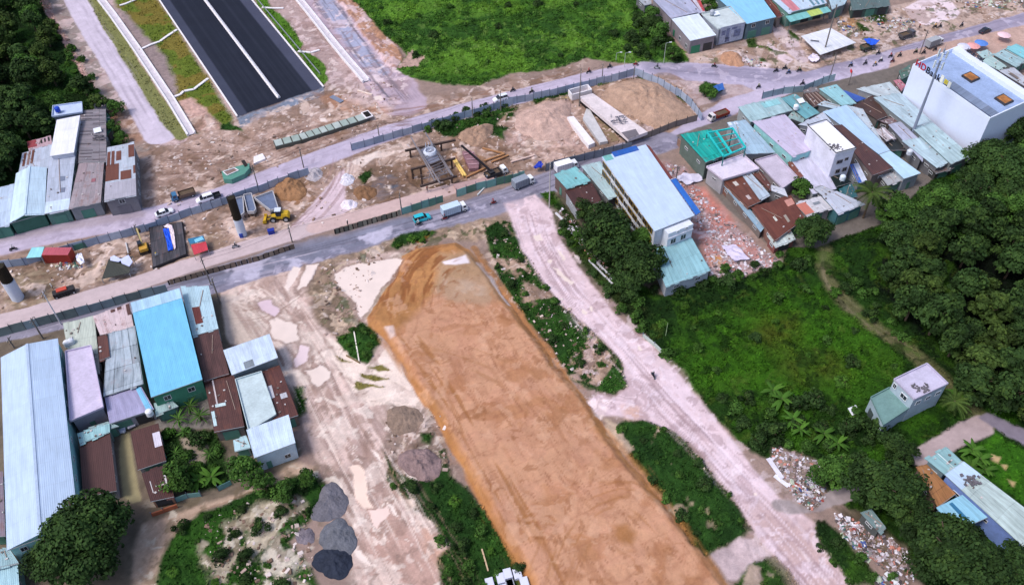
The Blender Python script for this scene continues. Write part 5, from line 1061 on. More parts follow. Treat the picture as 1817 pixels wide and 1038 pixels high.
rt,pp=slab('concrete_tank','open white concrete box at the head of the culvert','tank','r3','430,630 565,594 592,628 455,664',.1,.3,PALEC,part='floor')
m=MB()
qq=pw('r3','430,630 565,594 592,628 455,664',2.0)
for a,b in zip(qq,qq[1:]+qq[:1]): m.beam(a-Vector((0,0,1)),b-Vector((0,0,1)),.25,2.0)
m.build('wall',PALEC,rt)
rt=empty('scrap_heap',(P(*px('r3','780,845')[0],2.6).x,P(*px('r3','780,845')[0],2.6).y,2.6),'tangle of dark scrap bars on the culvert deck','scrap'); m=MB(); rr=random.Random(3); c=P(*px('r3','780,845')[0],2.75)
for k in range(26):
    a=c+Vector((rr.uniform(-2,2),rr.uniform(-2,2),rr.uniform(0,.5))); t=rr.uniform(0,6.28); m.beam(a,a+Vector((math.cos(t)*rr.uniform(.6,1.8),math.sin(t)*1.2,rr.uniform(-.1,.4))),.12,.12)
m.build('bars',plain((96,96,112),.6),rt)
# black corrugated cover with tarpaulins
q=pw('f','560,300 1060,205 1130,700 620,905',0.7); c=sum(q,Vector())/4; rt=empty('dark_platform',(c.x,c.y,0),'dark grey corrugated deck between upper and lower street','platform'); m=MB(); sheet(m,q,0,0,.1); m.build('deck',metalroof((84,80,86),.15,.5,.8,.45),rt); m=MB()
for a in q: m.beam(Vector((a.x,a.y,.65)),Vector((a.x,a.y,-.3)),.3,.3)
for a,b in zip(q,q[1:]+q[:1]): m.beam(a-Vector((0,0,.4)),b-Vector((0,0,.4)),.15,.7)
m.build('skirt',plain((50,48,54),.9),rt)
def drape(name,label,reg,s,z,c,cat='tarpaulin',amp=.25,seed=1):
    q=pw(reg,s,z); bm=bmesh.new(); vs=[bm.verts.new(v) for v in q]; bm.faces.new(vs); bmesh.ops.triangulate(bm,faces=bm.faces[:]); 
    bmesh.ops.subdivide_edges(bm,edges=bm.edges[:],cuts=4,use_grid_fill=True); r=random.Random(seed)
    for v in bm.verts: v.co.z+=r.uniform(0,amp)
    ext_=bmesh.ops.extrude_face_region(bm,geom=bm.faces[:]); 
    for v in [g_ for g_ in ext_['geom'] if isinstance(g_,bmesh.types.BMVert)]: v.co.z-=.08
    bmesh.ops.recalc_face_normals(bm,faces=bm.faces[:]); me=bpy.data.meshes.new(name); bm.to_mesh(me); bm.free(); me.materials.append(plain(c,.55,.12,1)); o=bpy.data.objects.new(name,me); COL.objects.link(o); return tag(o,label,cat)
drape('tarpaulin','bright blue tarpaulin on the dark corrugated deck','f','770,320 860,310 890,420 925,600 920,640 850,655 830,520',.9,(24,84,214),amp=.4)
drape('tarpaulin','creamy white tarpaulin beside the blue one on the dark deck','f','780,280 850,250 915,260 950,400 970,600 945,640 900,470 870,320',.95,(232,214,220),amp=.3,seed=2)
drape('tarpaulin','crumpled white sheet on the container store','e','1000,250 1080,230 1120,350 1070,380 1010,320',1.6,(226,226,240),amp=.6,seed=3)
drape('tarpaulin','blue tarpaulin on the street corner beside the white van','c','1705,540 1740,495 1799,470 1830,510 1800,545 1720,555',1.4,(30,56,170),amp=.6,seed=4)
drape('tarpaulin','bright blue awning sheet beside the white tarpaulin roof','r4','690,280 730,272 805,285 780,315 740,322',2.2,(40,90,210),amp=.3,seed=5)
drape('tarpaulin','white sheet draped at the tall pole foot','v','1570,540 1620,500 1660,510 1685,550 1650,575 1600,570',.8,(214,206,226),amp=.5,seed=6)
drape('tarpaulin','dark blue sheet over the small triangular garden','v','700,800 790,765 808,830 740,850',1.8,(50,96,170),amp=.3,seed=7)
drape('tarpaulin','large white sheet on the near rubble lot','r7','1170,265 1230,235 1350,230 1370,280 1260,310',.4,(206,202,224),amp=.5,seed=8)
drape('tarpaulin','pale lilac sheet spread over rubble near the annex','r7','1500,740 1600,730 1700,830 1590,850 1540,790',.4,(206,196,222),amp=.5,seed=9)
# red container, lean-to, awnings
def shed_roof(name,label,reg,s,hs,c,posts=True,cat='shelter'):
    q=[P(a,b,z) for (a,b),z in zip(px(reg,s),hs)]; cc=sum(q,Vector())/4; rt=empty(name,(cc.x,cc.y,0),label,cat); m=MB(); sheet(m,q,0,0,.08); m.build('roof',metalroof(c,0,.08),rt)
    for a in q: m=MB(); m.beam(Vector((a.x,a.y,-.2)),a,.1,.1); m.build('post',GALV,rt)
    return rt
q=pw('e','595,140 940,140 890,250 560,250',2.6); c=sum(q,Vector())/4; a=P(*px('e','560,345')[0]); 
rt=empty('shipping_container',(c.x,c.y,0),'rust red shipping container between the fences','container'); L=(q[1]-q[0]).length; d=(q[1]-q[0]).normalized(); rz=math.atan2(d.y,d.x); cc=Vector((c.x,c.y,0))
m=MB(); m.box((c.x,c.y,1.35),(L,2.6,2.55),rz); m.build('body',plain((150,52,44),.6,.25,.6),rt)
m=MB(); 
n_=Vector((-d.y,d.x,0))
for k in range(int(L/.35)):
    s_=-L/2+.2+k*.35
    for sg_ in (-1,1): p=cc+d*s_+n_*(1.31*sg_); m.box((p.x,p.y,1.35),(.16,.05,2.4),rz)
m.build('side_ribs',plain((130,44,38),.6),rt)
m=MB(); m.box((c.x,c.y,2.66),(L*.99,2.55,.06),rz)
for k in range(int(L/.6)): p=cc+d*(-L/2+.3+k*.6); m.box((p.x,p.y,2.71),(.22,2.4,.04),rz)
m.build('roof',plain((186,92,106),.6,.2,.6),rt)
m=MB(); p=cc+d*(L/2+.03); m.box((p.x,p.y,1.35),(.06,2.4,2.4),rz); m.build('door',plain((160,62,48),.6),rt)
shed_roof('lean_to','light cyan lean-to roof at the container end','e','420,145 584,136 540,270 345,285',[2.7,2.7,2.3,2.3],(150,216,226))
rt=shed_roof('awning_tent','dark shelter with folded blue white awnings','e','1430,300 1740,260 1700,480 1340,560',[2.6,2.8,1.4,1.2],(50,54,50))
m=MB(); q=pw('e','1450,270 1500,245 1600,300 1560,330 1450,310',3.0); m.prism(q[::-1],2.85,3.0); q=pw('e','1580,300 1690,240 1745,330 1700,390 1600,350',3.0); m.prism(q[::-1],2.85,3.05); m.build('awning_sheet',plain((198,204,240),.6),rt)
rt=shed_roof('market_stall','small stall with red goods under a blue roof','f','1150,470 1390,420 1420,500 1190,550',[2.4,2.4,2.2,2.2],(52,120,160),cat='stall')
rt=shed_roof('market_stall','red canopy stall on the edge of the pink slab','f','1200,565 1430,510 1465,640 1250,715',[1.9,1.9,1.7,1.7],(200,66,80),cat='stall')
m=MB(); q=pw('f','1250,480 1370,430 1400,475 1270,525',2.45); m.prism(q[::-1],2.36,2.46); tag(m.build('roof_sheet',plain((130,196,232),.5)),'light blue sheet laid on the blue roofed stall','sheet')
# turquoise open frame on roofs
q=pw('g','1255,236 1300,228 1323,262 1284,278',7.6); c=sum(q,Vector())/4; rt=empty('turquoise_frame',(c.x,c.y,0),'open turquoise steel frame beside the turquoise roof','frame'); m=MB()
for a,b in zip(q,q[1:]+q[:1]): m.beam(a,b,.35,.4)
for t in (.25,.5,.75): m.beam(q[0].lerp(q[3],t),q[1].lerp(q[2],t),.2,.25)
m.beam(q[0].lerp(q[1],.35),q[3].lerp(q[2],.35),.5,.5); m.build('beam',plain((40,190,190),.5),rt)
for a in q: m=MB(); m.beam(Vector((a.x,a.y,0)),a,.25,.25); m.build('post',plain((60,120,120),.6),rt)
# umbrellas
def parasol(label,x,y,c,r=1.5):
    p=P(x,y,2.3); rt=empty('parasol',(p.x,p.y,0),label,'parasol'); m=MB(); m.lathe((p.x,p.y,2.1),[(r,0),(r*.55,.35),(.03,.55)],10); m.build('canopy',plain(c,.7),rt); m=MB(); m.tube((p.x,p.y,-.1),(p.x,p.y,2.6),.04,n=6); m.build('pole',GALV,rt)
for l,(a,b),c in (('pink parasol in front of the bank, middle of the row',px('r4','1465,318')[0],(226,160,160)),('blue parasol in front of the bank beside the pink one',px('r4','1520,298')[0],(90,136,214)),('white lilac parasol nearest the bank corner',px('r4','1400,322')[0],(206,206,230)),('pale pink parasol by the roadside near the black car',px('r4','1680,242')[0],(230,196,206))): parasol(l,a,b,c,2.0)
# telecom mast and utility poles
def pole_h(base,top):
    b=P(*base); lo,hi=0.5,60
    for _ in range(40):
        m=(lo+hi)/2; y=proj((b.x,b.y,m))[1]
        if y>top[1]: lo=m
        else: hi=m
    return b,lo
def pole(label,reg,s,r=.13,arm=True,c=(116,110,108),lamp=False,name='utility_pole',hmax=12):
    q=px(reg,s); b,h=pole_h(q[0],q[1]); h=min(h,hmax); rt=empty(name,(b.x,b.y,0),label,'pole'); m=MB(); m.tube((b.x,b.y,-.3),(b.x,b.y,h),r*1.3,r*.8,n=8); m.build('shaft',plain(c,.8),rt)
    if arm: 
        m=MB(); m.box((b.x,b.y,h-.6),(.12,1.8,.12)); m.box((b.x,b.y,h-1.5),(.12,1.2,.12)); 
        m.build('crossarm',plain((90,86,88),.7),rt)
        m=MB()
        for dy in (-.8,0,.8): m.tube((b.x,b.y+dy,h-.55),(b.x,b.y+dy,h-.3),.06,n=6)
        m.build('insulator',plain((200,196,190),.4),rt)
    if lamp: m=MB(); m.beam((b.x,b.y,h),(b.x+1.2,b.y,h+.3),.08,.08); m.build('arm',GALV,rt); m=MB(); m.box((b.x+1.3,b.y,h+.3),(.7,.3,.15)); m.build('lamp_head',plain((220,222,226),.4),rt)
    return Vector((b.x,b.y,h))
T=[]
for l,reg,s,kw in (('thin pole by the upper street below the white van, left one','r2','1537,835 1535,690',{}),('thin pole beside the white van on the upper street','r2','1733,785 1730,640',{}),('thin pole beside the upper street hoarding near the drain lids','r2','885,990 868,880',{}),
 ('thin pole at the hoarding beside the white concrete box','r3','505,745 518,470',{}),('thin pole on the hoarding bend, left one','r3','665,560 665,450',{}),('thin pole at the hoarding bend, right one','r3','885,560 885,470',{}),
 ('pole in the upper street hoarding above the rust red pipe heap','r6','352,190 338,60',{}),('pole in the upper street hoarding above the loader','r6','35,335 -5,170',{}),('pole on the pink slab below the loader','r6','272,712 248,590',{}),('pole on the pink slab left of the turquoise car','r6','1036,480 1030,370',{}),
 ('tall dark pole beside the white tarpaulin roof','r4','412,380 492,5',dict(r=.2,hmax=16)),('grey pole in the far street with crossarms','r4','450,568 490,390',{}),('grey pole in front of the bank letters','r4','1085,380 1130,215',{}),
 ('pale leaning pole crossing the lower street hoarding','s1','430,300 262,70',dict(c=(206,204,214))),('dark pole beside the long warehouse','s1','302,398 190,255',dict(r=.16)),('dark pole at the warehouse corner by the left edge','s1','102,465 40,390',dict(r=.14)),
 ('dark twin pole at the yard corner, left one','s1','1545,150 1452,-20',dict(r=.17)),('pole standing on the pink slab by the red stall','r5','1480,1010 1365,815',{}),('pole at the lane mouth beside the teal roof','r7','295,472 299,140',dict(c=(176,172,170),hmax=14)),
 ('pole by the dark corrugated deck','r5','985,700 965,590',{}),('brown pole beside the rubble lot','r7','1180,290 1172,180',{}),('flag pole in the street with small red flag','r4','585,600 592,500',dict(arm=False)),('bamboo pole in the meadow beside the lane','s3','1110,380 1118,290',dict(arm=False,r=.07,c=(150,170,130)))):
    T.append(pole(l,reg,s,**kw))
for l,s in (('white street lamp at the meadow edge, right one','1095,450 1108,305'),('white street lamp at the meadow edge, middle one','820,470 830,375'),('white street lamp at the meadow edge, left one','762,430 760,375')): pole(l,'r3',s,arm=False,lamp=True,c=(176,180,176),name='street_lamp',r=.07)
a=T[-2]; m=MB(); m.add([(a.x,a.y,a.z),(a.x,a.y+1.6,a.z-.1),(a.x,a.y+1.6,a.z-1.1),(a.x,a.y,a.z-1)],[(0,1,2,3)]); tag(m.build('flag',plain((214,40,50),.7)),'small red flag on the flag pole','flag')
# wires between neighbouring poles, slightly sagging
def wire(a,b,label):
    m=MB()
    for dy in (-.7,.7):
        pr=None
        for k in range(9):
            t=k/8; p=a.lerp(b,t)+Vector((0,dy,-.4-4*t*(1-t)*.9)); 
            if pr is not None: m.tube(pr,p,.025,n=3,cap=False)
            pr=p
    tag(m.build('power_line',plain((60,58,62),.6)),label,'cable')
for i,j,l in ((0,1,'thin cables between the poles near the white van'),(2,0,'thin cables along the hoarding west of the white van'),(1,3,'thin cables from the white van pole to the concrete box pole'),(3,4,'thin cables over the hoarding by the earth mound'),(7,6,'thin cables over the hoarding above the loader'),(6,2,'thin cables from the pipe heap to the drain lids'),(8,9,'thin cables over the pink slab'),(17,8,'thin cables from red stall pole to loader pole'),(11,12,'thin cables along the far street')): wire(T[i],T[j],l)
# mast
q=px('r4','1010,1000 1285,345'); b=P(*q[0]); h=30.0
b,h=pole_h(q[0],q[1]); rt=empty('telecom_mast',(b.x,b.y,0),'tall grey telecom mast with antenna panels among the roofs','mast')
m=MB(); m.tube((b.x,b.y,-.3),(b.x,b.y,h*.5),.42,.34,n=14); m.tube((b.x,b.y,h*.5),(b.x,b.y,h),.3,.2,n=14); m.build('shaft',plain((128,136,156),.5,.1,.5),rt)
for k in range(6):
    t=2*math.pi*k/6; z=h-1.6-(k%2)*2.6; o=Vector((math.cos(t)*1.1,math.sin(t)*1.1,0)); m=MB(); m.box((b.x+o.x,b.y+o.y,z),(.3,.45,2.0),t); m.build('antenna_panel',plain((206,214,220),.4),rt)
    m=MB(); m.beam((b.x,b.y,z),(b.x+o.x,b.y+o.y,z),.1,.1); m.build('bracket',GALV,rt)
for z in (h-2.6,h-4.6):
    m=MB()
    for j in range(10):
        a1=2*math.pi*j/10; a2=2*math.pi*(j+1)/10; m.tube((b.x+math.cos(a1)*1.1,b.y+math.sin(a1)*1.1,z),(b.x+math.cos(a2)*1.1,b.y+math.sin(a2)*1.1,z),.06,n=4,cap=False)
    m.build('ring_frame',GALV,rt)
m=MB(); m.tube((b.x,b.y,h),(b.x,b.y,h+1.2),.04,n=5); m.build('lightning_rod',GALV,rt)
# heaps
def heap(name,label,reg,s,h,c,seed=1,lump=.15,mat=None,cat='heap'):
    pts=pw(reg,s); cx=sum(p.x for p in pts)/len(pts); cy=sum(p.y for p in pts)/len(pts); n=len(pts); rr=np.random.default_rng(seed); R_=22; S=96; vs=[];fs=[]
    an=[math.atan2(p.y-cy,p.x-cx) for p in pts]; ra=[math.hypot(p.x-cx,p.y-cy) for p in pts]; o=np.argsort(an); an=np.array(an)[o]; ra=np.array(ra)[o]
    so_=seed*13.7; tot=[]
    for j in range(R_+1):
        f=j/R_
        for i in range(S):
            t=-math.pi+2*math.pi*i/S; r=float(np.interp(t,an,ra,period=2*math.pi))*f*(1+.05*math.sin(t*3+seed)+.03*math.sin(t*7+seed*3)+.015*math.sin(t*13+seed*7)); tot.append((cx+math.cos(t)*r,cy+math.sin(t)*r,f,j))
    ax=np.array([q[0] for q in tot]); ay=np.array([q[1] for q in tot]); nz=fbm(ax+so_,ay+so_,max(ra)*.55,seed,3)*2*lump*2+fbm(ax+so_,ay,1.1,seed+5,3)*.6
    for q,nn in zip(tot,nz):
        x,y,f,j=q; g=gz(x,y); z=h*(1-f**1.6)*(1+nn)+nn*.3*min(1,(1-f)*4); vs.append((x,y,g*f+max(z,-.1)-(.25 if j==R_ else 0)))
    for j in range(R_):
        for i in range(S): fs.append((j*S+i,(j+1)*S+i,(j+1)*S+(i+1)%S,j*S+(i+1)%S))
    m=MB(); m.add([(v[0]-cx,v[1]-cy,v[2]) for v in vs],fs); ob=m.build(name,mat or plain(c,.95,.38,.45,bmp=.2),smooth=True,loc=(cx,cy,0)); return tag(ob,label,cat)
heap('gravel_heap','grey crushed gravel heap, upper of the two large ones','t2','500,370 560,410 605,480 590,560 560,610 470,635 380,620 365,570 410,500 440,430',1.1,(108,106,116),2)
heap('gravel_heap','grey crushed gravel heap above the black heap','t2','470,640 560,610 610,650 660,740 655,800 620,850 520,860 440,790 410,710',1.1,(104,106,116),3)
heap('gravel_heap','small purple grey gravel heap left of the larger grey ones','t2','270,720 300,680 360,675 395,720 385,760 330,780 280,765',.6,(120,112,122),4)
heap('gravel_heap','black coal coloured gravel heap at the bottom','t2','370,900 440,800 500,780 560,800 640,860 635,930 590,990 520,1000 440,970 390,930',1.2,(44,50,66),5,.25)
heap('spoil_heap','rounded brown grey earth heap beside the embankment','t2','930,200 1010,170 1110,170 1180,220 1215,290 1190,350 1110,380 1040,355 960,320 925,260',1.9,(140,118,118),6)
heap('spoil_heap','low brown earth heap above the rounded one','s2','950,900 1020,870 1120,880 1180,930 1190,1000 1100,1060 980,1060 930,1000',1.0,(138,118,106),7)
heap('sand_heap','white sand heap beside the dirt ramp','r6','605,460 640,418 690,415 730,450 700,480 640,480',1.0,(232,222,236),8)
heap('spoil_heap','brown soil heap right of the yellow loader','r6','150,310 230,270 330,280 370,350 340,410 240,430 170,400 145,350',2.2,(156,116,84),9,.22)
heap('spoil_heap','big pinkish brown earth mound inside the hoarding curve','r3','640,640 780,580 880,550 1000,580 1120,620 1200,700 1290,780 1280,850 1150,900 1000,900 880,820 760,760 660,700',2.6,(176,146,128),10,.2)
heap('spoil_heap','pale broken earth mound left of the culvert','r3','100,780 200,730 330,700 420,710 450,800 460,900 420,960 300,1000 160,980 60,900',1.6,(190,160,150),11,.3)
heap('spoil_heap','orange brown soil heap at the meadow corner by the road','v','780,530 850,480 900,500 970,570 1000,610 900,615 800,600',1.5,(186,142,116),12,.25)
heap('spoil_heap','brown mound with steel bundles behind the crane boom','c','760,180 900,80 1100,10 1210,20 1180,130 1100,230 1000,270 860,230',1.8,(164,134,116),13,.25)
heap('spoil_heap','dark brown heap beside the mud puddle','r6','700,340 760,320 850,330 860,380 800,420 720,400',1.1,(132,98,72),14,.25)
heap('rock_heap','white broken rock heap by the dirt ramp','r6','615,270 640,230 690,240 705,280 660,320 620,310',.9,(216,212,224),15,.4)
heap('rock_heap','grey broken concrete heap above the soil heap','r6','360,240 420,190 470,200 480,250 420,290 380,280',1.0,(178,170,178),16,.4)
# white concrete blocks at the bottom edge
bl=[('t2','1510,1020'),('t2','1580,990'),('t2','1625,960'),('t3','65,960'),('t3','20,1030'),('t3','110,1015'),('t2','1640,1030'),('t2','1600,1062')]
for i,(rg_,s) in enumerate(bl):
    a=P(*px(rg_,s)[0],.9); m=MB(); m.box((0,0,.45),(1.35,1.8,.9),.25); m.box((0,0,.92),(1.15,1.6,.05),.25)
    tag(m.build('concrete_block',plain((206,208,226),.6,.06,.5),loc=(a.x,a.y,0)),'smooth white concrete block by the embankment foot, '+('leftmost of the cluster','second from the left in the cluster','third from the left, rear row','rear row, right end of the cluster','front row, left end','front row, right end','between rear and front rows','lowest of the cluster')[i],'block','concrete blocks at the bottom edge')
# roof and yard clutter
def tank(label,x,y,z,c,r=.7,h=1.3):
    p=P(x,y,z); rt=empty('water_tank',(p.x,p.y,z),label,'water tank'); m=MB(); m.lathe((p.x,p.y,z+.3),[(r,0),(r,h*.8),(r*.7,h),(.2,h+.08),(0,h+.08)],14); m.build('drum',plain(c,.4),rt,smooth=False); m=MB()
    for sx in (-1,1):
        for sy in (-1,1): m.box((p.x+sx*r*.6,p.y+sy*r*.6,z+.1),(.1,.1,.5))
    m.build('stand',GALV,rt)
for l,rg_,s,z,c in (('blue water drum on the light blue flat roof','x','675,125',5.1,(30,70,190)),('white water tank on the dull teal roof','w','630,235',4,(226,230,240)),('white tank behind the blue verandah by the palm','w','1058,885',4,(214,224,236)),('white tank near the mast foot','w','1672,650',3.5,(206,212,224)),
   ('white tank at the narrow lilac house corner','s1','480,452',3,(226,228,236)),('white tank next to the narrow lilac house corner','s1','510,440',3,(210,214,226)),('white water tank at the lilac roof edge','s1','1056,935',3,(230,232,240)),('steel water tank on the concrete flat roof','v','690,140',5.8,(170,176,190))): tank(l,*px(rg_,s)[0],z,c)
def dish(label,rg_,s,z):
    p=P(*px(rg_,s)[0],z); m=MB(); m.box((0,0,.5),(1.9,1.6,.12),.4,R=Matrix.Rotation(.4,3,'Z')@Matrix.Rotation(.3,3,'X')); m.box((0,0,.2),(.2,.2,.5)); tag(m.build('solar_panel',plain((228,232,244),.4),loc=(p.x,p.y,z)),label,'roof panel')
dish('white square panel on the dull teal roof','w','678,165',3.9); dish('white square panel on the slatted grey roof','x','1128,350',4.4)
dish('white box on the grey concrete flat roof','v','728,138',5.8); dish('small white square panel at the meadow house','s4','620,910',.3)
for l,rg_,s,z,rz in (('rubble pile on the tall white house roof','w','1000,580',10.4,0),('dark scrap on the slatted grey roof','x','1140,420',4.5,0),('rubble on the white meadow house roof','s4','1095,745',7.0,0),('dark scrap on the long pale roof at the right','t4','1320,365',5.7,0)):
    c=P(*px(rg_,s)[0],z); rr=random.Random(len(l)); m=MB()
    for k in range(34): m.box((rr.uniform(-1.5,1.5),rr.uniform(-1.1,1.1),rr.uniform(.02,.2)),(rr.uniform(.2,.7),rr.uniform(.15,.5),rr.uniform(.08,.25)),rr.uniform(0,3))
    tag(m.build('scrap_pile',plain((104,100,108),.8,.5,2),loc=(c.x,c.y,z)),l,'scrap')
# ================================================================ VEHICLES AND PEOPLE (built along +X, wheels on z=0)
RUB=plain((34,34,38),.8); GLS=plain((28,32,42),.15,.05,spec=.7); CHR=plain((170,172,178),.3)
def wheels(root,xs,y,r,w=.22):
    for x in xs:
        for s in (-1,1):
            m=MB(); m.tube((x,s*y-w/2,r),(x,s*y+w/2,r),r,n=14); wh=m.build('wheel',RUB,root,local=True); m=MB(); m.tube((x,s*(y+w/2)-.01,r),(x,s*(y+w/2)+.01,r),r*.55,n=10); m.build('rim',CHR,wh,local=True)
def loft(m,st,mi=0):
    """st: (x, half width low, half width top, z low, z top)"""
    vs=[];n=len(st)
    for x,a,b,z0,z1 in st: vs+= [(x,-a,z0),(x,-a*1.02,(z0+z1)/2),(x,-b,z1),(x,b,z1),(x,a*1.02,(z0+z1)/2),(x,a,z0)]
    fs=[tuple(range(6))[::-1],tuple(range(6*(n-1),6*n))]
    for i in range(n-1):
        for j in range(6): fs.append((i*6+j,i*6+(j+1)%6,(i+1)*6+(j+1)%6,(i+1)*6+j))
    m.add(vs,fs,mi)
def car(label,c,kind='sedan',cat='car',name='car'):
    rt=empty(name,(0,0,0),label,cat); bd=plain(c,.3,.04,spec=.6)
    m=MB(); hb=.78 if kind!='van' else .95
    loft(m,[(-2.2,.7,.6,.4,.75),(-2.1,.83,.74,.28,hb+.12),(-1.2,.87,.78,.25,hb+.12),(1.0,.87,.78,.25,hb+.08),(1.9,.85,.72,.25,hb-.05),(2.2,.7,.55,.35,.62)]); m.build('body',bd,rt,local=True)
    top=1.45 if kind=='sedan' else 1.75
    m=MB(); x0=-1.75 if kind=='sedan' else -2.1
    loft(m,[(x0,.74,.7,hb,hb+.1),(x0+(.75 if kind=='sedan' else .2),.76,.62,hb,top-.04),(.35,.76,.62,hb,top-.02),(1.15,.75,.7,hb,hb+.08)]); m.build('window_band',GLS,rt,local=True)
    m=MB(); loft(m,[(x0+(.7 if kind=='sedan' else .15),.6,.55,top-.06,top),(-.2,.64,.6,top-.06,top+.05),(.4,.6,.55,top-.06,top)]); m.build('roof',bd,rt,local=True)
    for s in (-1,1):
        m=MB(); m.box((2.1,s*.55,.62),(.12,.3,.14)); m.build('headlight',plain((230,232,236),.2),rt,local=True); m=MB(); m.box((-2.15,s*.6,.72),(.08,.25,.16)); m.build('tail_light',plain((170,30,30),.3),rt,local=True)
    for x in (-.5,.35):
        for s in (-1,1): m=MB(); m.box((x,s*.74,(hb+top)/2-.02),(.08,.08,top-hb-.08)); m.build('pillar',bd,rt,local=True)
    wheels(rt,(-1.35,1.35),.78,.32); return rt
def truck(label,cabc,boxc,L=6.0,kind='box',name='truck',h=2.6):
    rt=empty(name,(0,0,0),label,'truck'); cx=L/2-.8
    m=MB(); loft(m,[(cx-.8,.92,.88,.6,2.1),(cx+.3,.95,.85,.5,2.15),(cx+.7,.93,.8,.5,1.35),(cx+.8,.88,.75,.5,1.1)]); m.build('cab',plain(cabc,.35,.05,spec=.5),rt,local=True)
    m=MB(); m.add([(cx+.36,-.78,2.06),(cx+.36,.78,2.06),(cx+.73,.74,1.38),(cx+.73,-.74,1.38)],[(0,1,2,3)]); m.box((cx-.1,0,1.65),(.7,1.92,.5)); m.build('window_band',GLS,rt,local=True)
    m=MB(); m.box((-.3,0,.6),(L-.6,.9,.25)); m.build('chassis',plain((50,50,54),.8),rt,local=True); bl=L-2.0; bx=-L/2+bl/2
    if kind=='box':
        m=MB(); m.box((bx,0,.8+h/2-.4),(bl,2.05,h-.6)); m.build('cargo_box',plain(boxc,.5,.1,.8),rt,local=True); m=MB(); m.box((bx,0,.8+h-.68),(bl*1.01,2.1,.06)); 
        for k in range(int(bl/.6)): m.box((bx-bl/2+.3+k*.6,0,.8+h-.62),(.08,2.0,.06))
        m.build('box_roof',plain(tuple(min(255,v+14) for v in boxc),.4,.06),rt,local=True)
        m=MB()
        for k in range(int(bl/.5)):
            for s in (-1,1): m.box((bx-bl/2+.25+k*.5,s*1.04,.8+h/2-.4),(.06,.05,h-.7))
        m.build('side_ribs',plain(tuple(int(v*.8) for v in boxc),.5),rt,local=True)
    else:
        m=MB(); m.box((bx,0,.85),(bl,2.0,.12)); 
        for s in (-1,1): m.box((bx,s*1.0,1.25),(bl,.08,.8))
        m.box((bx-bl/2,0,1.25),(.08,2.0,.8)); m.box((bx+bl/2,0,1.4),(.08,2.0,1.1)); m.build('tray',plain(boxc,.7,.2,1),rt,local=True)
        m=MB(); m.box((bx,0,1.15),(bl*.9,1.8,.4)); m.build('load',plain((96,80,66),.9,.4,1.5),rt,local=True)
    wheels(rt,(-L/2+.9,cx-.1) if L<7 else (-L/2+.8,-L/2+1.8,cx-.1),.85,.42); return rt
def place(rt,reg,a,b=None,z=0.0,ang_=None):
    """a: pixel of the middle on the ground, b: a pixel further towards its front"""
    q=px(reg,a)[0]; p=G(*q)
    rt.location=(p.x,p.y,max(p.z,0)+.03+z)
    if b: t=px(reg,b)[0]; rt.rotation_euler=(0,0,ang(q,t))
    return rt
place(car('white saloon car on the upper street beside the grey hoarding',(228,230,238)),'r5','1155,515','1220,492')
rt=place(car('white pickup with black open bed on the upper street',(232,232,240),'van',name='pickup_truck'),'r5','1440,420','1370,442')
m=MB(); 
for s in (-1,1): m.box((-3.0,s*.8,.75),(1.9,.08,.5))
m.box((-3.9,0,.75),(.08,1.6,.5)); m.box((-3.0,0,.5),(1.9,1.6,.1)); m.build('bed',plain((30,32,40),.6),rt,local=True)
place(car('white van on the upper street beside the thin poles',(226,230,240),'van',name='van'),'r2','1730,705','1690,716')
place(car('turquoise car on the lower street behind the green panels',(40,178,196),'van'),'r6','1182,555','1250,535')
place(car('black car on the far street at the upper right',(36,40,54)),'r4','1540,228','1600,205')
place(car('light coloured car nose between brown roofs beside the concrete lane',(176,184,206)),'t1','785,18','780,60')
place(car('dark car under roofs at the left edge of the south west rows',(150,150,170)),'t1','830,-10','850,40')
place(truck('small box truck with white roof on the lower street',(226,228,234),(176,194,216),6.6),'r6','1410,505','1500,475')
place(truck('grey canopy truck with white cab on the lower street',(226,228,232),(128,136,150),6.0),'r7','115,315','190,285')
place(truck('white box truck behind the teal roof shop',(220,222,228),(222,222,232),6.4),'r7','415,205','500,180')
place(truck('grey box truck on the far street among motorbikes',(206,208,214),(150,154,162),6.2),'r4','1180,325','1250,300')
place(truck('red brown tipper truck at the road fork',(216,210,214),(150,60,46),6.4,'tray'),'r3','1475,830','1420,850')
place(truck('old truck with blue cab and brown tray on the upper street',(60,110,150),(104,84,72),6.0,'tray'),'r5','1290,400','1210,425')
place(truck('dark flatbed truck parked in front of the dirt yards',(90,90,100),(84,80,84),5.4,'tray'),'r4','990,265','1040,250')
place(truck('blue sheeted cart by the white tarpaulin roof',(60,80,110),(70,80,70),4.6,'tray'),'r4','715,350','780,330')
# crane truck
rt=truck('crane truck with white cab and long black boom by the pit',(236,238,244),(60,60,66),6.2,'tray',name='crane_truck')
place(rt,'c','1250,640','1330,610')
m=MB(); m.box((-1.4,0,1.5),(1.3,1.5,1.2)); m.build('turntable',plain((40,40,46),.7),rt,local=True)
loc=rt.location; ml=Matrix.Rotation(-rt.rotation_euler.z,3,'Z'); tip=P(*px('c','820,265')[0],6.0); a_=ml@(tip-Vector(loc)); m=MB(); m.beam((-1.4,0,2.0),a_,.4,.45); bo=m.build('boom',plain((34,30,36),.6),rt,local=True)
m=MB(); m.tube(a_,a_-Vector((0,0,4)),.04,n=4); m.build('hoist_cable',plain((50,50,50)),bo,local=True)
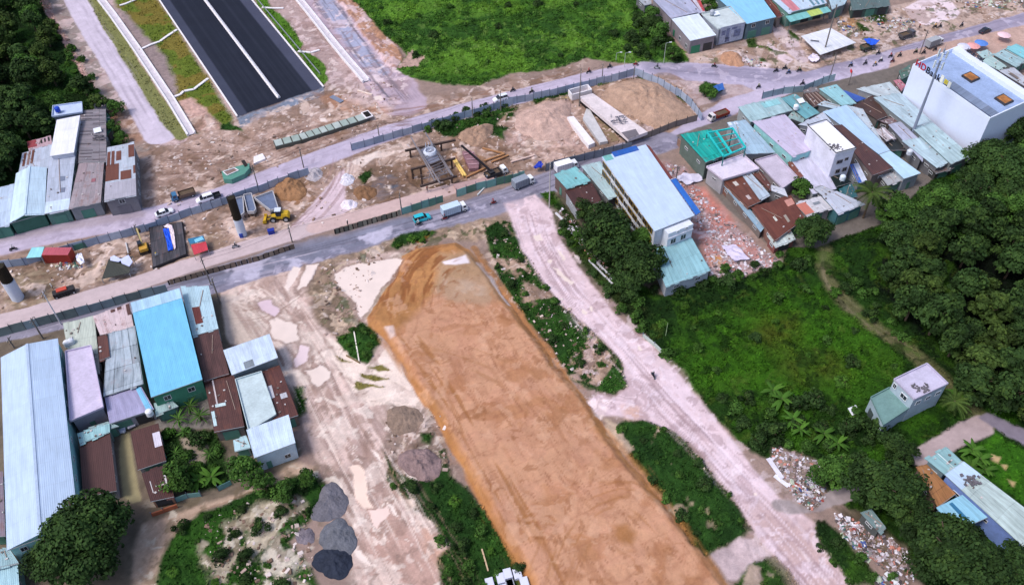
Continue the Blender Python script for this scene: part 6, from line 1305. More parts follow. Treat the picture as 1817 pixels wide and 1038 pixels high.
# yellow wheel loader
YE=plain((196,160,40),.5,.15,1); 
rt=empty('wheel_loader',(0,0,0),'yellow wheel loader with raised bucket by the fan shaped form','loader')
m=MB(); loft(m,[(-2.8,.8,.7,.9,1.7),(-2.5,.95,.85,.8,2.1),(-1.0,.95,.85,.8,2.2),(-.8,.8,.7,.8,1.6)]); m.build('body',YE,rt,local=True)
m=MB(); m.box((.3,0,1.0),(2.6,1.2,.7)); m.build('front_frame',YE,rt,local=True)
cb=MB(); cb.box((-.2,0,2.3),(1.3,1.3,1.5)); c_=cb.build('cab',plain((40,46,60),.3),rt,local=True); m=MB(); m.box((-.2,0,3.1),(1.5,1.5,.12)); m.build('cab_roof',plain((206,214,230),.5),c_,local=True)
for s in (-1,1): m=MB(); m.beam((.6,s*.6,1.3),(2.6,s*.6,.7),.18,.3); m.build('lift_arm',YE,rt,local=True)
m=MB(); m.box((3.0,0,.5),(.12,2.6,1.0)); m.box((3.4,0,.15),(.9,2.6,.12)); 
for s in (-1,1): m.box((3.3,s*1.3,.5),(.8,.1,.9))
m.build('bucket',YE,rt,local=True); wheels(rt,(-1.9,1.2),1.1,.78,.5)
place(rt,'d','800,690','640,700')
# excavator arm machine by the dark deck
rt=empty('excavator',(0,0,0),'small yellow excavator left of the dark corrugated deck','excavator')
for s in (-1,1): m=MB(); loft(m,[(-1.6,.25,.25,.15,.6),(-1.2,.25,.25,0,.8),(1.2,.25,.25,0,.8),(1.6,.25,.25,.15,.6)]); m.v=[(x,y+s*.95,z) for x,y,z in m.v]; m.build('track',RUB,rt,local=True)
m=MB(); loft(m,[(-1.7,.9,.8,.9,1.7),(-1.2,1.0,.9,.9,1.9),(.6,1.0,.9,.9,1.6)]); m.build('body',plain((196,150,60),.5),rt,local=True); m=MB(); m.box((.1,.5,2.0),(1.3,.9,1.3)); m.build('cab',GLS,rt,local=True)
m=MB(); m.beam((.5,0,1.5),(3.2,0,4.2),.3,.4); m.beam((3.2,0,4.2),(5.2,0,2.2),.25,.35); m.build('boom',plain((206,186,130),.5),rt,local=True); m=MB(); m.box((5.3,0,1.9),(.7,.9,.7)); m.build('bucket',STEEL,rt,local=True)
place(rt,'f','490,640','420,380')
# red machine with dark skirt
rt=empty('asphalt_machine',(0,0,0),'red and black slatted machine on the pink slab','machine'); m=MB(); m.box((0,0,.9),(4.6,1.6,1.0)); m.build('body',plain((46,44,48),.7),rt,local=True); m=MB(); m.box((-.3,.2,1.5),(2.2,1.2,.35)); m.build('cover',plain((190,76,60),.6),rt,local=True)
for k in range(8): m=MB(); m.box((-2.1+k*.6,-.86,.8),(.12,.1,1.3)); m.build('slat',plain((24,24,28),.8),rt,local=True)
wheels(rt,(-1.8,1.9),.8,.4); place(rt,'e','860,760','1000,715')
# motorbikes and riders
def skinmesh(joints,edges,name):
    me=bpy.data.meshes.new(name); me.from_pydata([j[:3] for j in joints],edges,[]); o=bpy.data.objects.new(name,me); COL.objects.link(o)
    sk=o.modifiers.new('s','SKIN'); 
    for v,j in zip(me.skin_vertices[0].data,joints): v.radius=(j[3],j[3])
    me.skin_vertices[0].data[0].use_root=True; su=o.modifiers.new('u','SUBSURF'); su.levels=1
    bpy.context.view_layer.update(); r=bpy.data.meshes.new_from_object(o.evaluated_get(bpy.context.evaluated_depsgraph_get())); bpy.data.objects.remove(o); r.name=name; return r
def person_mesh(pose,shirt,trs):
    J=[];E=[]
    def j(x,y,z,r): J.append((x,y,z,r)); return len(J)-1
    if pose=='ride':
        pe=j(-.18,0,.86,.15); wa=j(-.16,0,1.06,.13); ch=j(-.08,0,1.30,.15); nk=j(-.03,0,1.47,.06); hd=j(.02,0,1.60,.10); ht=j(.03,0,1.70,.085)
        sh=[(-.06,.19,1.38,.07),(.12,.27,1.16,.05),(.36,.26,1.08,.04),(.44,.25,1.06,.035)]; lg=[(-.1,.12,.84,.10),(.28,.19,.88,.075),(.22,.2,.48,.055),(.34,.2,.40,.045)]
    else:
        pe=j(0,0,.95,.14); wa=j(0,0,1.12,.125); ch=j(.01,0,1.34,.15); nk=j(.02,0,1.5,.06); hd=j(.03,0,1.62,.10); ht=j(.03,0,1.72,.085)
        sh=[(0,.19,1.42,.07),(.03,.26,1.15,.05),(.12,.25,.92,.04),(.14,.24,.84,.035)]; lg=[(0,.1,.9,.10),(.04,.12,.5,.07),(-.02,.13,.1,.05),(.12,.14,.05,.045)]
    E+= [(pe,wa),(wa,ch),(ch,nk),(nk,hd),(hd,ht)]
    for s in (-1,1):
        pr=ch
        for x,y,z,r in sh: k=j(x,y*s,z,r); E.append((pr,k)); pr=k
        for f in range(4): k=j(x+.07-.01*f,(y-.03+.02*f)*s,z-.02-.01*f,.011); E.append((pr,k))
        k=j(x+.02,(y-.05)*s,z-.01,.012); E.append((pr,k))
        pr=pe
        for x,y,z,r in lg: k=j(x,y*s,z,r); E.append((pr,k)); pr=k
    me=skinmesh(J,E,'person'); 
    for mt in (plain(shirt,.8),plain(trs,.8),plain((176,124,98),.6)): me.materials.append(mt)
    for p in me.polygons:
        c=p.center; z0=1.0 if pose!='ride' else .98
        if c.z>1.49: p.material_index=2
        elif c.z<z0 and not (pose=='ride' and c.x>.3 and c.z>.95) : p.material_index=1 if c.z>.14 else 2
        else: p.material_index=0
        if (pose=='ride' and c.x>.38 and c.z>.98) or (pose!='ride' and abs(c.y)>.2 and c.z<.95): p.material_index=2
    me.polygons.foreach_set('use_smooth',[True]*len(me.polygons)); return me
def helmet_mesh(c,pose='ride'):
    m=MB(); x,z=(.03,1.66) if pose=='ride' else (.03,1.68); m.lathe((x,0,z-.04),[(.135,0),(.14,.06),(.11,.14),(.05,.18),(0,.185)],12); return m.mesh('helmet',plain(c,.3),True)
SH=[((60,62,74),(40,44,60)),((150,60,62),(44,44,54)),((206,206,210),(50,50,60)),((70,100,150),(60,56,56)),((120,128,100),(36,38,46)),((190,150,90),(50,54,70))]
PM=[person_mesh('ride',a,b) for a,b in SH]; HM=[helmet_mesh(c) for c in ((30,30,34),(190,190,196),(160,40,44),(50,80,140))]
PS=[person_mesh('stand',a,b) for a,b in SH[:4]]; HS=[helmet_mesh(c,'s') for c in ((222,190,60),(230,230,230))]
def bike(c):
    rt=empty('motorbike',(0,0,0),'x x x x','motorbike'); bd=plain(c,.35)
    for x in (-.62,.62):
        m=MB(); m.tube((x,-.05,.3),(x,.05,.3),.3,n=14); w_=m.build('wheel',RUB,rt,local=True); m=MB(); m.tube((x,-.06,.3),(x,.06,.3),.16,n=8); m.build('rim',CHR,w_,local=True)
    m=MB(); loft(m,[(-.75,.1,.08,.55,.72),(-.3,.14,.12,.35,.76),(.1,.1,.1,.3,.55),(.4,.16,.12,.35,.85),(.52,.1,.08,.6,.95)]); m.build('body',bd,rt,local=True)
    m=MB(); loft(m,[(-.75,.12,.1,.74,.82),(-.2,.14,.12,.74,.84),(.15,.08,.06,.7,.78)]); m.build('seat',plain((28,28,30),.7),rt,local=True)
    m=MB(); m.tube((.42,-.33,1.0),(.42,.33,1.0),.02,n=6); m.tube((.62,0,.3),(.42,0,1.0),.035,n=6); m.build('handlebar',CHR,rt,local=True); return rt
BP=[bike(c) for c in ((36,38,46),(160,36,40),(200,202,208),(50,80,130))]
used=[False]*4; NB=[0]
def motorbike(reg,a,b,where,bi,si,hi,rider=True,cargo=None):
    if not used[bi]: rt=BP[bi]; used[bi]=True
    else: rt=copy_tree(BP[bi])
    place(rt,reg,a,b); cn=('black','red','silver','blue')[bi]; rt['label']='%s motorbike %s'%(cn,where); rt['category']='motorbike'; rt['group']='motorbikes on the streets'
    if rider:
        sn=('dark grey','red','white','blue','olive','tan')[si]
        p=bpy.data.objects.new('person',PM[si]); COL.objects.link(p); p.location=rt.location; p.rotation_euler=rt.rotation_euler; p.scale=(1.05,)*3; tag(p,'rider in %s shirt on the motorbike %s'%(sn,where),'person','riders on motorbikes')
        h=bpy.data.objects.new('helmet',HM[hi]); COL.objects.link(h); h.parent=p
for a in (('r5','98,768','150,752','at the left edge of the upper street',0,2,1),('r5','1655,750','1700,738','on the pink slab beside the thin pier',2,0,1),('r3','40,645','80,632','beside the white van nose on the upper street',0,0,0),
 ('r3','172,655','220,640','close to the hoarding right of the white van',0,4,0),('r3','572,515','620,500','on the upper street above the white concrete box',0,1,2),('r3','718,480','760,470','on the upper street under the left street lamp',0,0,0),
 ('r3','900,462','950,462','where the street bends at the hoarding tip',1,5,0),('r3','1050,485','1100,490','at the meadow corner under the right street lamp',2,0,0),('r3','1450,475','1500,480','below the orange soil heap',0,1,0),
 ('r3','1760,620','1800,605','right of the small triangular garden',0,4,1),('r6','1158,592','1100,605','just in front of the turquoise car',0,2,1),('r6','1340,555','1290,568','behind the small box truck at the verge',1,0,2),('r6','1680,445','1630,460','red one alone on the lower street right of the box truck',1,1,2),
 ('r4','78,508','130,500','left of the tight cluster on the far street',0,0,0),('r4','140,490','190,485','topmost of the tight cluster on the far street',0,0,0),('r4','165,520','210,510','lowest of the tight cluster on the far street',3,3,0),('r4','240,505','290,495','right of the tight cluster on the far street',0,4,1),
 ('r4','262,598','310,585','beside the aqua street roofs',0,0,0),('r4','600,470','650,455','behind the small red flag',0,3,0),('r4','702,456','750,440','first right of the flag pole on the far street',0,0,0),('r4','770,465','820,450','second right of the flag pole on the far street',2,5,1),
 ('r4','810,436','860,420','third right of the flag pole on the far street',0,2,1),('r4','793,384','840,370','alone on the dark lane of the far street',0,0,0),('r4','880,405','930,390','upper one left of the bank letters',0,1,0),('r4','892,440','940,425','lower one left of the bank letters',1,0,0),
 ('r4','943,400','990,385','nearest the bank letters on the street',0,0,2),('r4','1055,375','1100,360','under the grey pole before the bank',0,4,0),('r4','1110,380','1160,365','right of the grey pole before the bank',0,0,0),('r4','1190,358','1240,340','just below the grey box truck',0,0,0),
 ('r4','1190,198','1240,185','on the verge beside the dark flatbed truck',0,5,0),('r4','1225,198','1270,185','second on the verge beside the flatbed truck',0,0,0),('r4','1375,192','1420,175','on the verge left of the black car',0,0,0),('r4','540,90','570,60','in front of the top edge shops',0,0,0),
 ('s3','1020,665','1000,630','alone on the pale dirt lane',0,0,1)): motorbike(*a)
motorbike('t1','1235,-640','1260,-650','x',3,0,0,rider=False) if False else None
for i,(rg_,s,l,k) in enumerate((('r3','410,722','worker standing on the pale mound left of the culvert',0),('c','1140,700','worker beside the crane truck cab',3),('r6','1218,352','worker at the pit edge above the green panels',1),('e','700,690','worker beside the red and black machine',2),('f','690,760','worker at the lower edge of the dark deck',2),
  ('r4','1080,200','pedestrian in red by the far street verge',1),('r7','1160,235','person at the rubble lot entrance',2),('r6','662,592','worker behind the brown sheet barrier',0))):
    p=bpy.data.objects.new('person',PS[k]); COL.objects.link(p); q=G(*px(rg_,s)[0]); p.location=(q.x,q.y,q.z); p.rotation_euler=(0,0,i*1.3); tag(p,l,'person')
    h=bpy.data.objects.new('helmet',HS[i%2]); COL.objects.link(h); h.parent=p
# ================================================================ TREES, PLANTS, LITTER
def leafmat(name,c,var=.35,rg=.75):
    m,n,l,p=newmat(name); a=alb(c); at=n.new('ShaderNodeAttribute'); at.attribute_name='tint'; oi=n.new('ShaderNodeObjectInfo')
    f=mathn(n,l,'MULTIPLY',ramp(n,l,at.outputs['Fac'],0,1,1-var,1+var),ramp(n,l,oi.outputs['Random'],0,1,.8,1.25))
    b=mixc(n,l,1.0,a,f,'MULTIPLY'); b=mixc(n,l,ramp(n,l,at.outputs['Fac'],.6,1,0,.45),b,alb((c[0]+26,c[1]+22,c[2]+4)))
    l.new(b,p.inputs['Base Color']); p.inputs['Roughness'].default_value=rg; p.inputs['Specular IOR Level'].default_value=.12
    return m
def quads_mesh(name,cen,nrm,siz,tint,mat,asp=1.5):
    """many leaf-sized faces: cen, nrm (n,3), siz (n), tint (n)"""
    n=len(cen); r=RNG.normal(size=(n,3)); t=np.cross(nrm,r); t/=np.linalg.norm(t,axis=1,keepdims=True)+1e-9; b=np.cross(nrm,t)
    s=siz[:,None]; v=np.stack([cen-t*s*.5*asp,cen-b*s*.5,cen+t*s*.5*asp+nrm*s*.15,cen+b*s*.5],1).reshape(-1,3).astype(np.float32)
    me=bpy.data.meshes.new(name); me.vertices.add(4*n); me.vertices.foreach_set('co',v.ravel()); me.loops.add(4*n); me.loops.foreach_set('vertex_index',np.arange(4*n,dtype=np.int32))
    me.polygons.add(n); me.polygons.foreach_set('loop_start',np.arange(0,4*n,4,dtype=np.int32)); me.polygons.foreach_set('loop_total',np.full(n,4,np.int32)); me.update()
    a=me.attributes.new('tint','FLOAT','POINT'); a.data.foreach_set('value',np.repeat(tint,4).astype(np.float32)); me.materials.append(mat); return me
def crown(R,H,nc,cr,nl,ls,mat,seed,z0,flat=.0,irr=.35):
    g=np.random.default_rng(seed); C=[];N=[];S=[];Tn=[]
    th=g.uniform(0,6.283,nc); ph=g.uniform(0,1,nc)**.6; ang_r=1+irr*np.sin(th*g.integers(2,4)+g.uniform(0,6))*.7+g.uniform(-irr,irr,nc)*.6
    rr=np.sqrt(1-(ph*2-1).clip(-.5,1)**2)*R*.78*ang_r; zz=z0+(ph*2-1).clip(-.45,1)*H*.5+H*.3
    inn=g.uniform(0,1,nc)<.25; rr=np.where(inn,rr*g.uniform(.1,.7,nc),rr); zz=np.where(inn,zz+H*.12,zz)
    for i in range(nc):
        k=int(nl*g.uniform(.6,1.3)); d=g.normal(size=(k,3)); d[:,2]=np.abs(d[:,2])*.9-.25; d/=np.linalg.norm(d,axis=1,keepdims=True)
        r=cr*g.uniform(.65,1.35); c=np.array([math.cos(th[i])*rr[i],math.sin(th[i])*rr[i],zz[i]])
        C.append(c+d*r*g.uniform(.55,1.08,(k,1))*np.array([1,1,.75])); nn=d*.9+g.normal(size=(k,3))*.45+np.array([0,0,.35]); nn/=np.linalg.norm(nn,axis=1,keepdims=True); N.append(nn)
        S.append(ls*g.uniform(.6,1.4,k)); Tn.append(np.clip(g.normal(.45+g.uniform(-.35,.42),.14,k),0,1))
    return quads_mesh('crown',np.concatenate(C),np.concatenate(N),np.concatenate(S),np.concatenate(Tn),mat)
BARK=plain((92,78,66),.9,.3,1.5)
def trunk_mesh(h,r,R,seed):
    g=random.Random(seed); m=MB(); m.tube((0,0,-.4),(0,0,h),r,r*.6,n=9)
    for k in range(6):
        t=k*1.05+g.uniform(0,.6); z=h*g.uniform(.6,1); e=(math.cos(t)*R*.55,math.sin(t)*R*.55,h+R*g.uniform(.3,.7)); m.tube((0,0,z),e,r*.45,r*.15,n=6)
    return m.mesh('trunk',BARK)
LD=leafmat('leaf_dark',(43,65,31),.6); LM=leafmat('leaf_mid',(60,92,38),.55); LB=leafmat('leaf_bright',(58,92,32),.4); LO=leafmat('leaf_olive',(57,76,34),.55)
PT={}
def tproto(key,R,H,nc,cr,nl,ls,mat,trh,n=3,irr=.35):
    PT[key]=[(crown(R,H,nc,cr,nl,ls,mat,hash_(key)+i,trh,irr=irr),trunk_mesh(trh+H*.35,R*.07+.05,R,i)) for i in range(n)],R,H,trh
def hash_(s): return sum(ord(c)*(i+3) for i,c in enumerate(s))%9999
tproto('giant',8.5,9,95,2.0,210,.46,LD,4.0,2,irr=.22); tproto('large',6,7,55,1.7,160,.46,LD,3.0,3); tproto('large_mid',6,7,55,1.7,160,.44,LM,3.0,2)
tproto('grove',3.2,5.2,30,1.25,95,.46,LD,2.4,6,irr=.3); tproto('grove_mid',3.0,5.0,28,1.2,95,.46,LO,2.2,4,irr=.3); tproto('small',2.2,3.2,26,.85,70,.28,LM,1.2,3); tproto('shrub',1.1,1.3,12,.55,60,.22,LM,.1,4); tproto('shrub_bright',1.1,1.2,12,.55,60,.22,LB,.1,3); tproto('shrub_dark',1.5,1.7,16,.65,60,.25,LD,.1,4)
cnt=[0]
def tree(kind,x,y,label,cat='tree',group=None,sc=1.0,name='broadleaf_tree',world=False,tall=1.0):
    vs,R,H,trh=PT[kind]; cnt[0]+=1; cm,tm=vs[cnt[0]%len(vs)]
    p=Vector((x,y,0)) if world else P(x,y,(trh+H*.45)*sc*tall*.9)
    rt=empty(name,(p.x,p.y,gz(p.x,p.y)*.5),label,cat,group,rz=random.uniform(0,6.28)); s=sc*random.uniform(.93,1.07)
    rt.scale=(s,s,s*tall)
    for nm,me in (('crown',cm),('trunk',tm)):
        o=bpy.data.objects.new(nm,me); COL.objects.link(o); o.parent=rt
    return rt
tree('giant',150,948,'huge dark round tree beside the long warehouse end',sc=1.0)
tree('large',95,985,'dark tree behind the huge round one at the lower left',sc=.7)
tree('large',1075,408,'large dark tree leaning over the brown roof by the lane',sc=1.15); tree('large',1133,462,'second large dark tree beside the three storey block',sc=.95); tree('large_mid',1142,425,'lighter green tree against the yellow wall',sc=.6); tree('large',1040,372,'dark tree crown behind the dark brown roof',sc=.55); tree('large',1115,500,'low dark tree at the annex corner',sc=.55)
tree('large',1440,408,'dark tree below the rust red roof',sc=.72); tree('small',1423,332,'small round tree in the courtyard by the pinkish terrace',sc=1.1)
tree('large_mid',1592,372,'green tree right of the coconut palm',sc=.85); tree('large_mid',1662,352,'green tree below the pale roof ends',sc=.85); tree('large',1728,340,'dark tree behind the row end beside the mast',sc=.9); tree('large',1757,272,'dark tree at the bank wall foot',sc=.9); tree('large',1790,300,'dark tree right of the bank wall tree',sc=1); tree('large',1812,235,'dark tree at the right edge under the bank',sc=.9); tree('large',1600,420,'shaded dark tree below the coconut palm',sc=.7)
tree('large',1575,862,'large dark tree beside the litter tip',sc=1.0); tree('large',1620,905,'dark tree beside the patched red white roof',sc=.7); tree('large',1600,805,'dark tree near the concrete pad',sc=.45); tree('large_mid',1483,838,'rounded light green tree left of the litter tip tree',sc=.62); tree('giant',1695,985,'huge dark tree at the bottom right corner',sc=.95); tree('large',1790,1010,'dark tree at the extreme bottom right',sc=.7)
tree('small',470,862,'small bushy green tree on the dirt path edge'); tree('small',508,872,'small bushy tree right of the other on the path edge',sc=.9); tree('small',545,845,'small olive tree beside the dirt path',sc=.8)
tree('small',205,720+60,'small tree by the brown roofs',sc=.5) if False else None
tree('large',1160,40,'dark tree beside the lilac grey house at the meadow',sc=.5); tree('small',*px('v','230,290')[0],'rounded shrub tree below the meadow house',sc=1.25); tree('small',*px('v','130,140')[0],'dark shrub tree at the meadow house rear',sc=1.3); tree('small',*px('v','330,500')[0],'bushy tree by the meadow lamp',sc=1); tree('small',*px('v','660,20')[0],'round dark tree between the northern roofs',sc=1.3)
tree('small',*px('v','640,830')[0],'bushy green shrub tree in the triangular road garden',sc=1.0); tree('small',*px('v','690,860')[0],'second shrub tree in the triangular road garden',sc=.8)
tree('small',*px('w','1180,700')[0],'x',sc=.4) if False else None
tree('small',*px('t1','1150,330')[0],'dark bush tree in the banana garden',sc=1.4); tree('small',*px('t1','1560,300')[0],'dark tree below the small light blue roof',sc=1.4)
tree('small',*px('x','1300,300')[0],'tree squeezed beside the green lean-to',sc=1.0); tree('small',*px('x','1310,80')[0],'tree behind the dark slate shed',sc=1.1); tree('small',*px('x','1400,420')[0],'bush tree between lean-to and access road',sc=.8)
# woods: every crown its own tree
def inside(x,y,pts):
    c=False; n=len(pts)
    for i in range(n):
        x1,y1=pts[i][0],pts[i][1]; x2,y2=pts[(i+1)%n][0],pts[(i+1)%n][1]
        if (y1>y)!=(y2>y) and x<(x2-x1)*(y-y1)/(y2-y1)+x1: c=not c
    return c
def scatter(reg,s,dist,fn,nmax=300,seed=1):
    pts=pw(reg,s); g=random.Random(seed); xs=[p.x for p in pts]; ys=[p.y for p in pts]; out=[]; tries=0
    while len(out)<nmax and tries<nmax*60:
        tries+=1; x=g.uniform(min(xs),max(xs)); y=g.uniform(min(ys),max(ys))
        if not inside(x,y,pts): continue
        if any((x-a)**2+(y-b)**2<dist*dist for a,b in out): continue
        out.append((x,y)); fn(x,y,g)
    return out
def grove(x,y,g): tree('grove' if g.random()<.7 else 'grove_mid',x,y,'dark orchard tree in the dense grove','tree','orchard grove right of the cart track',sc=g.uniform(.75,1.3),tall=g.uniform(.8,1.3),world=True)
scatter('g','1575,505 1590,470 1640,440 1700,400 1900,330 2000,420 2000,850 1850,770 1740,715 1700,690 1655,630 1600,570',5.3,grove,190,3)
def upg(x,y,g): tree('large' if g.random()<.75 else 'large_mid',x,y,'tall dark tree in the tree belt','tree','tree belt between bank and grove',sc=g.uniform(.55,.85),world=True)
scatter('g','1640,400 1700,350 1760,310 1830,280 1950,250 1950,370 1800,390 1700,430 1620,460',5.2,upg,26,5)
def wood(x,y,g):
    if g.random()<.35: return tree(g.choice(['shrub_bright','shrub','small']),x,y,'leafy green bush in the thicket','shrub','bushes in the access road thicket',sc=g.uniform(1.0,1.7),name='shrub',world=True)
    tree('grove' if g.random()<.6 else 'grove_mid',x,y,'dark scrub tree in the thicket','tree','thicket by the access road',sc=g.uniform(.7,1.3),world=True)
scatter('g','-60,-40 60,-40 80,20 100,60 90,120 60,170 110,150 150,165 185,185 190,200 95,200 60,240 20,245 -60,240',5.4,wood,60,7)
def wood2(x,y,g): tree('grove',x,y,'dark tree behind the gabled shed','tree','thicket beside the western row',sc=g.uniform(.8,1.2),world=True)
scatter('g','-50,290 10,285 35,240 80,215 90,240 40,262 28,300 0,330 -50,340',3.8,wood2,22,8)
NSH=[0]
def sh(kinds,label,group,lo=.6,hi=1.4):
    def f(x,y,g): NSH[0]+=1; tree(g.choice(kinds),x,y,label,'shrub',group,sc=g.uniform(lo,hi),name='shrub',world=True)
    return f
SHR=(('g','1130,510 1250,500 1450,470 1560,500 1640,620 1600,650 1500,720 1380,720 1250,700 1180,640',5,46,'low green shrub in the big meadow','shrubs in the big meadow',['shrub','shrub_dark','shrub_bright'],.5,1.2,1),
 ('g','1250,700 1500,720 1560,760 1440,800 1340,800 1290,750',3,46,'leafy shrub at the meadow bottom above the litter tip','shrubs at the meadow bottom',['shrub_dark','shrub'],.7,1.6,2),
 ('g','1230,485 1400,445 1440,470 1320,500 1180,535',2.6,26,'shrub along the rubble lot edge','shrubs along the rubble lot',['shrub_dark','shrub'],.7,1.4,3),
 ('g','1000,400 1050,440 1150,560 1160,600 1110,560 1040,480 985,400',2.5,40,'scrubby bush between dirt lane and timber stacks','bushes along the dirt lane',['shrub_dark','shrub'],.6,1.3,4),
 ('g','860,420 905,415 940,480 1000,550 1100,640 1110,685 1060,690 960,590 890,490',3.2,40,'weedy bush on the strip between red embankment and lane','bushes between embankment and lane',['shrub','shrub_dark'],.4,.9,5),
 ('g','1100,760 1200,765 1290,870 1330,940 1240,980 1150,850',3.4,30,'weedy bush on the lower strip by the lane','bushes on the lower strip by the lane',['shrub','shrub_dark'],.4,.9,6),
 ('g','690,860 830,870 930,1030 920,1060 800,1060 770,920',3.0,50,'bush in the green strip left of the embankment','bushes left of the embankment',['shrub','shrub_dark','shrub_bright'],.5,1.1,7),
 ('g','300,940 440,880 540,850 590,880 530,930 500,1040 300,1040',3.6,38,'bush on the rough ground by the gravel heaps','bushes by the gravel heaps',['shrub','shrub_dark','shrub_bright'],.4,1.0,8),
 ('g','740,232 830,195 900,190 880,210 760,235',2.2,24,'bush inside the hoarding above the steel pit frame','bushes inside the hoarding',['shrub_dark','shrub'],.6,1.2,9),
 ('g','640,10 720,95 850,150 1000,112 1100,105 1210,110 1150,30 1120,10',8,50,'low bush scattered in the northern meadow','bushes in the northern meadow',['shrub','shrub_dark','shrub_bright'],.5,1.1,10),
 ('g','1140,20 1190,75 1215,105 1130,108 1100,90',2.6,30,'dark bush at the northern meadow corner','bushes by the meadow houses',['shrub_dark'],.7,1.5,11),
 ('g','1500,480 1560,520 1590,600 1540,560 1490,510',2.5,22,'bush along the cart track','bushes along the cart track',['shrub','shrub_dark'],.6,1.3,12),
 ('g','1450,800 1560,760 1640,850 1700,900 1640,960 1500,900',3.2,21,'dark bush in the shade near the litter tip','bushes near the litter tip',['shrub_dark'],.7,1.5,13),
 ('g','1480,960 1560,1000 1600,1040 1500,1040 1450,970',2.6,20,'bush beside the lower litter bank','bushes beside the litter bank',['shrub','shrub_dark'],.5,1.1,14),
 ('g','600,600 650,575 680,612 645,640',2.2,8,'bush on the wet triangle left of the embankment','bushes on the wet triangle',['shrub_bright','shrub'],.5,.9,15),
 ('g','695,440 760,412 770,425 715,445',2.4,8,'bush on the verge above the white pool','bushes on the verge',['shrub','shrub_bright'],.5,.9,16),
 ('t1','1080,60 1400,80 1470,400 1200,430 1060,260',2.6,24,'garden shrub between the brown roofs','shrubs in the banana garden',['shrub','shrub_dark','shrub_bright'],.6,1.2,17),
 ('g','90,60 150,110 200,190 160,185 110,140 85,90',3.0,26,'bright green shrub on the thicket edge','shrubs on the thicket edge',['shrub_bright','shrub'],.8,1.5,18))
for rg_,s,dd,nm_,lab,grp,kk,lo,hi,sd__ in SHR: scatter(rg_,s,dd*1.15,sh(kk,lab,grp,lo,hi),int(nm_*.58) if nm_>20 else nm_,sd__+20)
# palms and bananas: arching blades
def blades(n,L,wd,rise,droop,seed,mat,leaflets=False):
    g=random.Random(seed); V=[];Fc=[];Tn=[]
    for i in range(n):
        t=2*math.pi*i/n+g.uniform(-.25,.25); el=g.uniform(.15,1.0)*rise; l=L*g.uniform(.75,1.1); pr=None; d=Vector((math.cos(t),math.sin(t),0)); sd=Vector((-d.y,d.x,0)); tn=g.uniform(.2,.9)
        for k in range(7):
            f=k/6; c=d*(l*f*math.cos(el*(1-f*.5)))+Vector((0,0,l*(math.sin(el)*f-droop*f*f))); w_=wd*math.sin(math.pi*min(1,.12+f*.88))**.6*(1 if k<6 else .1)
            if leaflets:
                if k>0:
                    for q in range(4):
                        ff=(k-1+q/4)/6; cc=pr0.lerp(c,q/4)
                        for sg_ in (-1,1):
                            tip=cc+sd*sg_*wd*(1-.5*ff)+d*wd*.35-Vector((0,0,wd*.3)); b=len(V); V+= [cc,cc+d*.16,tip]; Fc.append((b,b+1,b+2)); Tn+=[tn+g.uniform(-.15,.15)]*3
                pr0=c
            else:
                b=len(V); V+= [c-sd*w_/2-Vector((0,0,w_*.12)),c,c+sd*w_/2-Vector((0,0,w_*.12))]; Tn+=[tn]*3
                if k: Fc+= [(b-3,b-2,b+1,b),(b-2,b-1,b+2,b+1)]
    me=bpy.data.meshes.new('fronds'); me.from_pydata([tuple(v) for v in V],[],Fc); a=me.attributes.new('tint','FLOAT','POINT'); a.data.foreach_set('value',[min(1,max(0,x)) for x in Tn]); me.materials.append(mat); return me
PB=blades(11,2.6,.62,1.2,.45,3,LB); PB2=blades(26,2.3,.2,1.1,.5,4,LM); PC=blades(24,3.6,.75,.9,.55,5,LO,True)
def plant(me,x,y,label,name,cat,th,sc=1.0,group=None):
    p=P(x,y,th*sc); rt=empty(name,(p.x,p.y,0),label,cat,group,rz=random.uniform(0,6)); rt.scale=(sc,)*3
    o=bpy.data.objects.new('fronds',me); COL.objects.link(o); o.parent=rt; o.location=(0,0,th); m=MB(); m.tube((0,0,-.3),(0,0,th+.1),.2,.13,n=8); m.build('trunk',BARK,rt,local=True); return rt
plant(PC,1548,342,'coconut palm among the row end roofs','coconut_palm','palm tree',6.0,1.35)
plant(PC,1694,712,'palm beside the white meadow house','palm_tree','palm tree',2.5,1.0)
for i,(rg_,s,l) in enumerate((('s1','1330,870','big spiky clump beside the aqua roof end'),('s1','1400,940','spiky clump right of the big one by the brown roof'),('s1','1250,960','spiky clump nearest the lilac roof'),('t1','1120,195','light green spiky plant by the brown roof with white patch'),('t1','1340,200','spiky plant beside the red brown shed'),('t1','1180,60','spiky plant at the top of the banana garden'))): plant(PB2,*px(rg_,s)[0],l,'spiky_plant','plant',1.2,1.1 if i<3 else .8)
for i,(rg_,s,l) in enumerate((('t1','1270,365','banana plant at the garden wall, left one'),('t1','1350,345','banana plant at the garden wall, right one'),('s4','200,960','banana plant at the meadow bottom edge'),('t4','380,70','banana clump above the litter tip tree'),('t4','470,130','banana plant below the banana clump'),('t4','230,40','banana plant left of the banana clump'),
   ('t4','1330,170','banana plant by the concrete pad, topmost'),('t4','1380,230','banana plant behind the pale teal roof'),('t4','1320,280','banana plant closest to the pale teal roof'),('t4','1410,300','banana plant on the bright lawn'),('s4','60,760','banana clump at the meadow left bottom'),('s4','120,820','second banana clump at the meadow left bottom'),('s4','1380,780','banana plant right of the meadow house palm'),('r6','1120,680','banana shoot on the verge') )[:13]): plant(PB,*px(rg_,s)[0],l,'banana_plant','plant',1.3,random.uniform(.85,1.2))
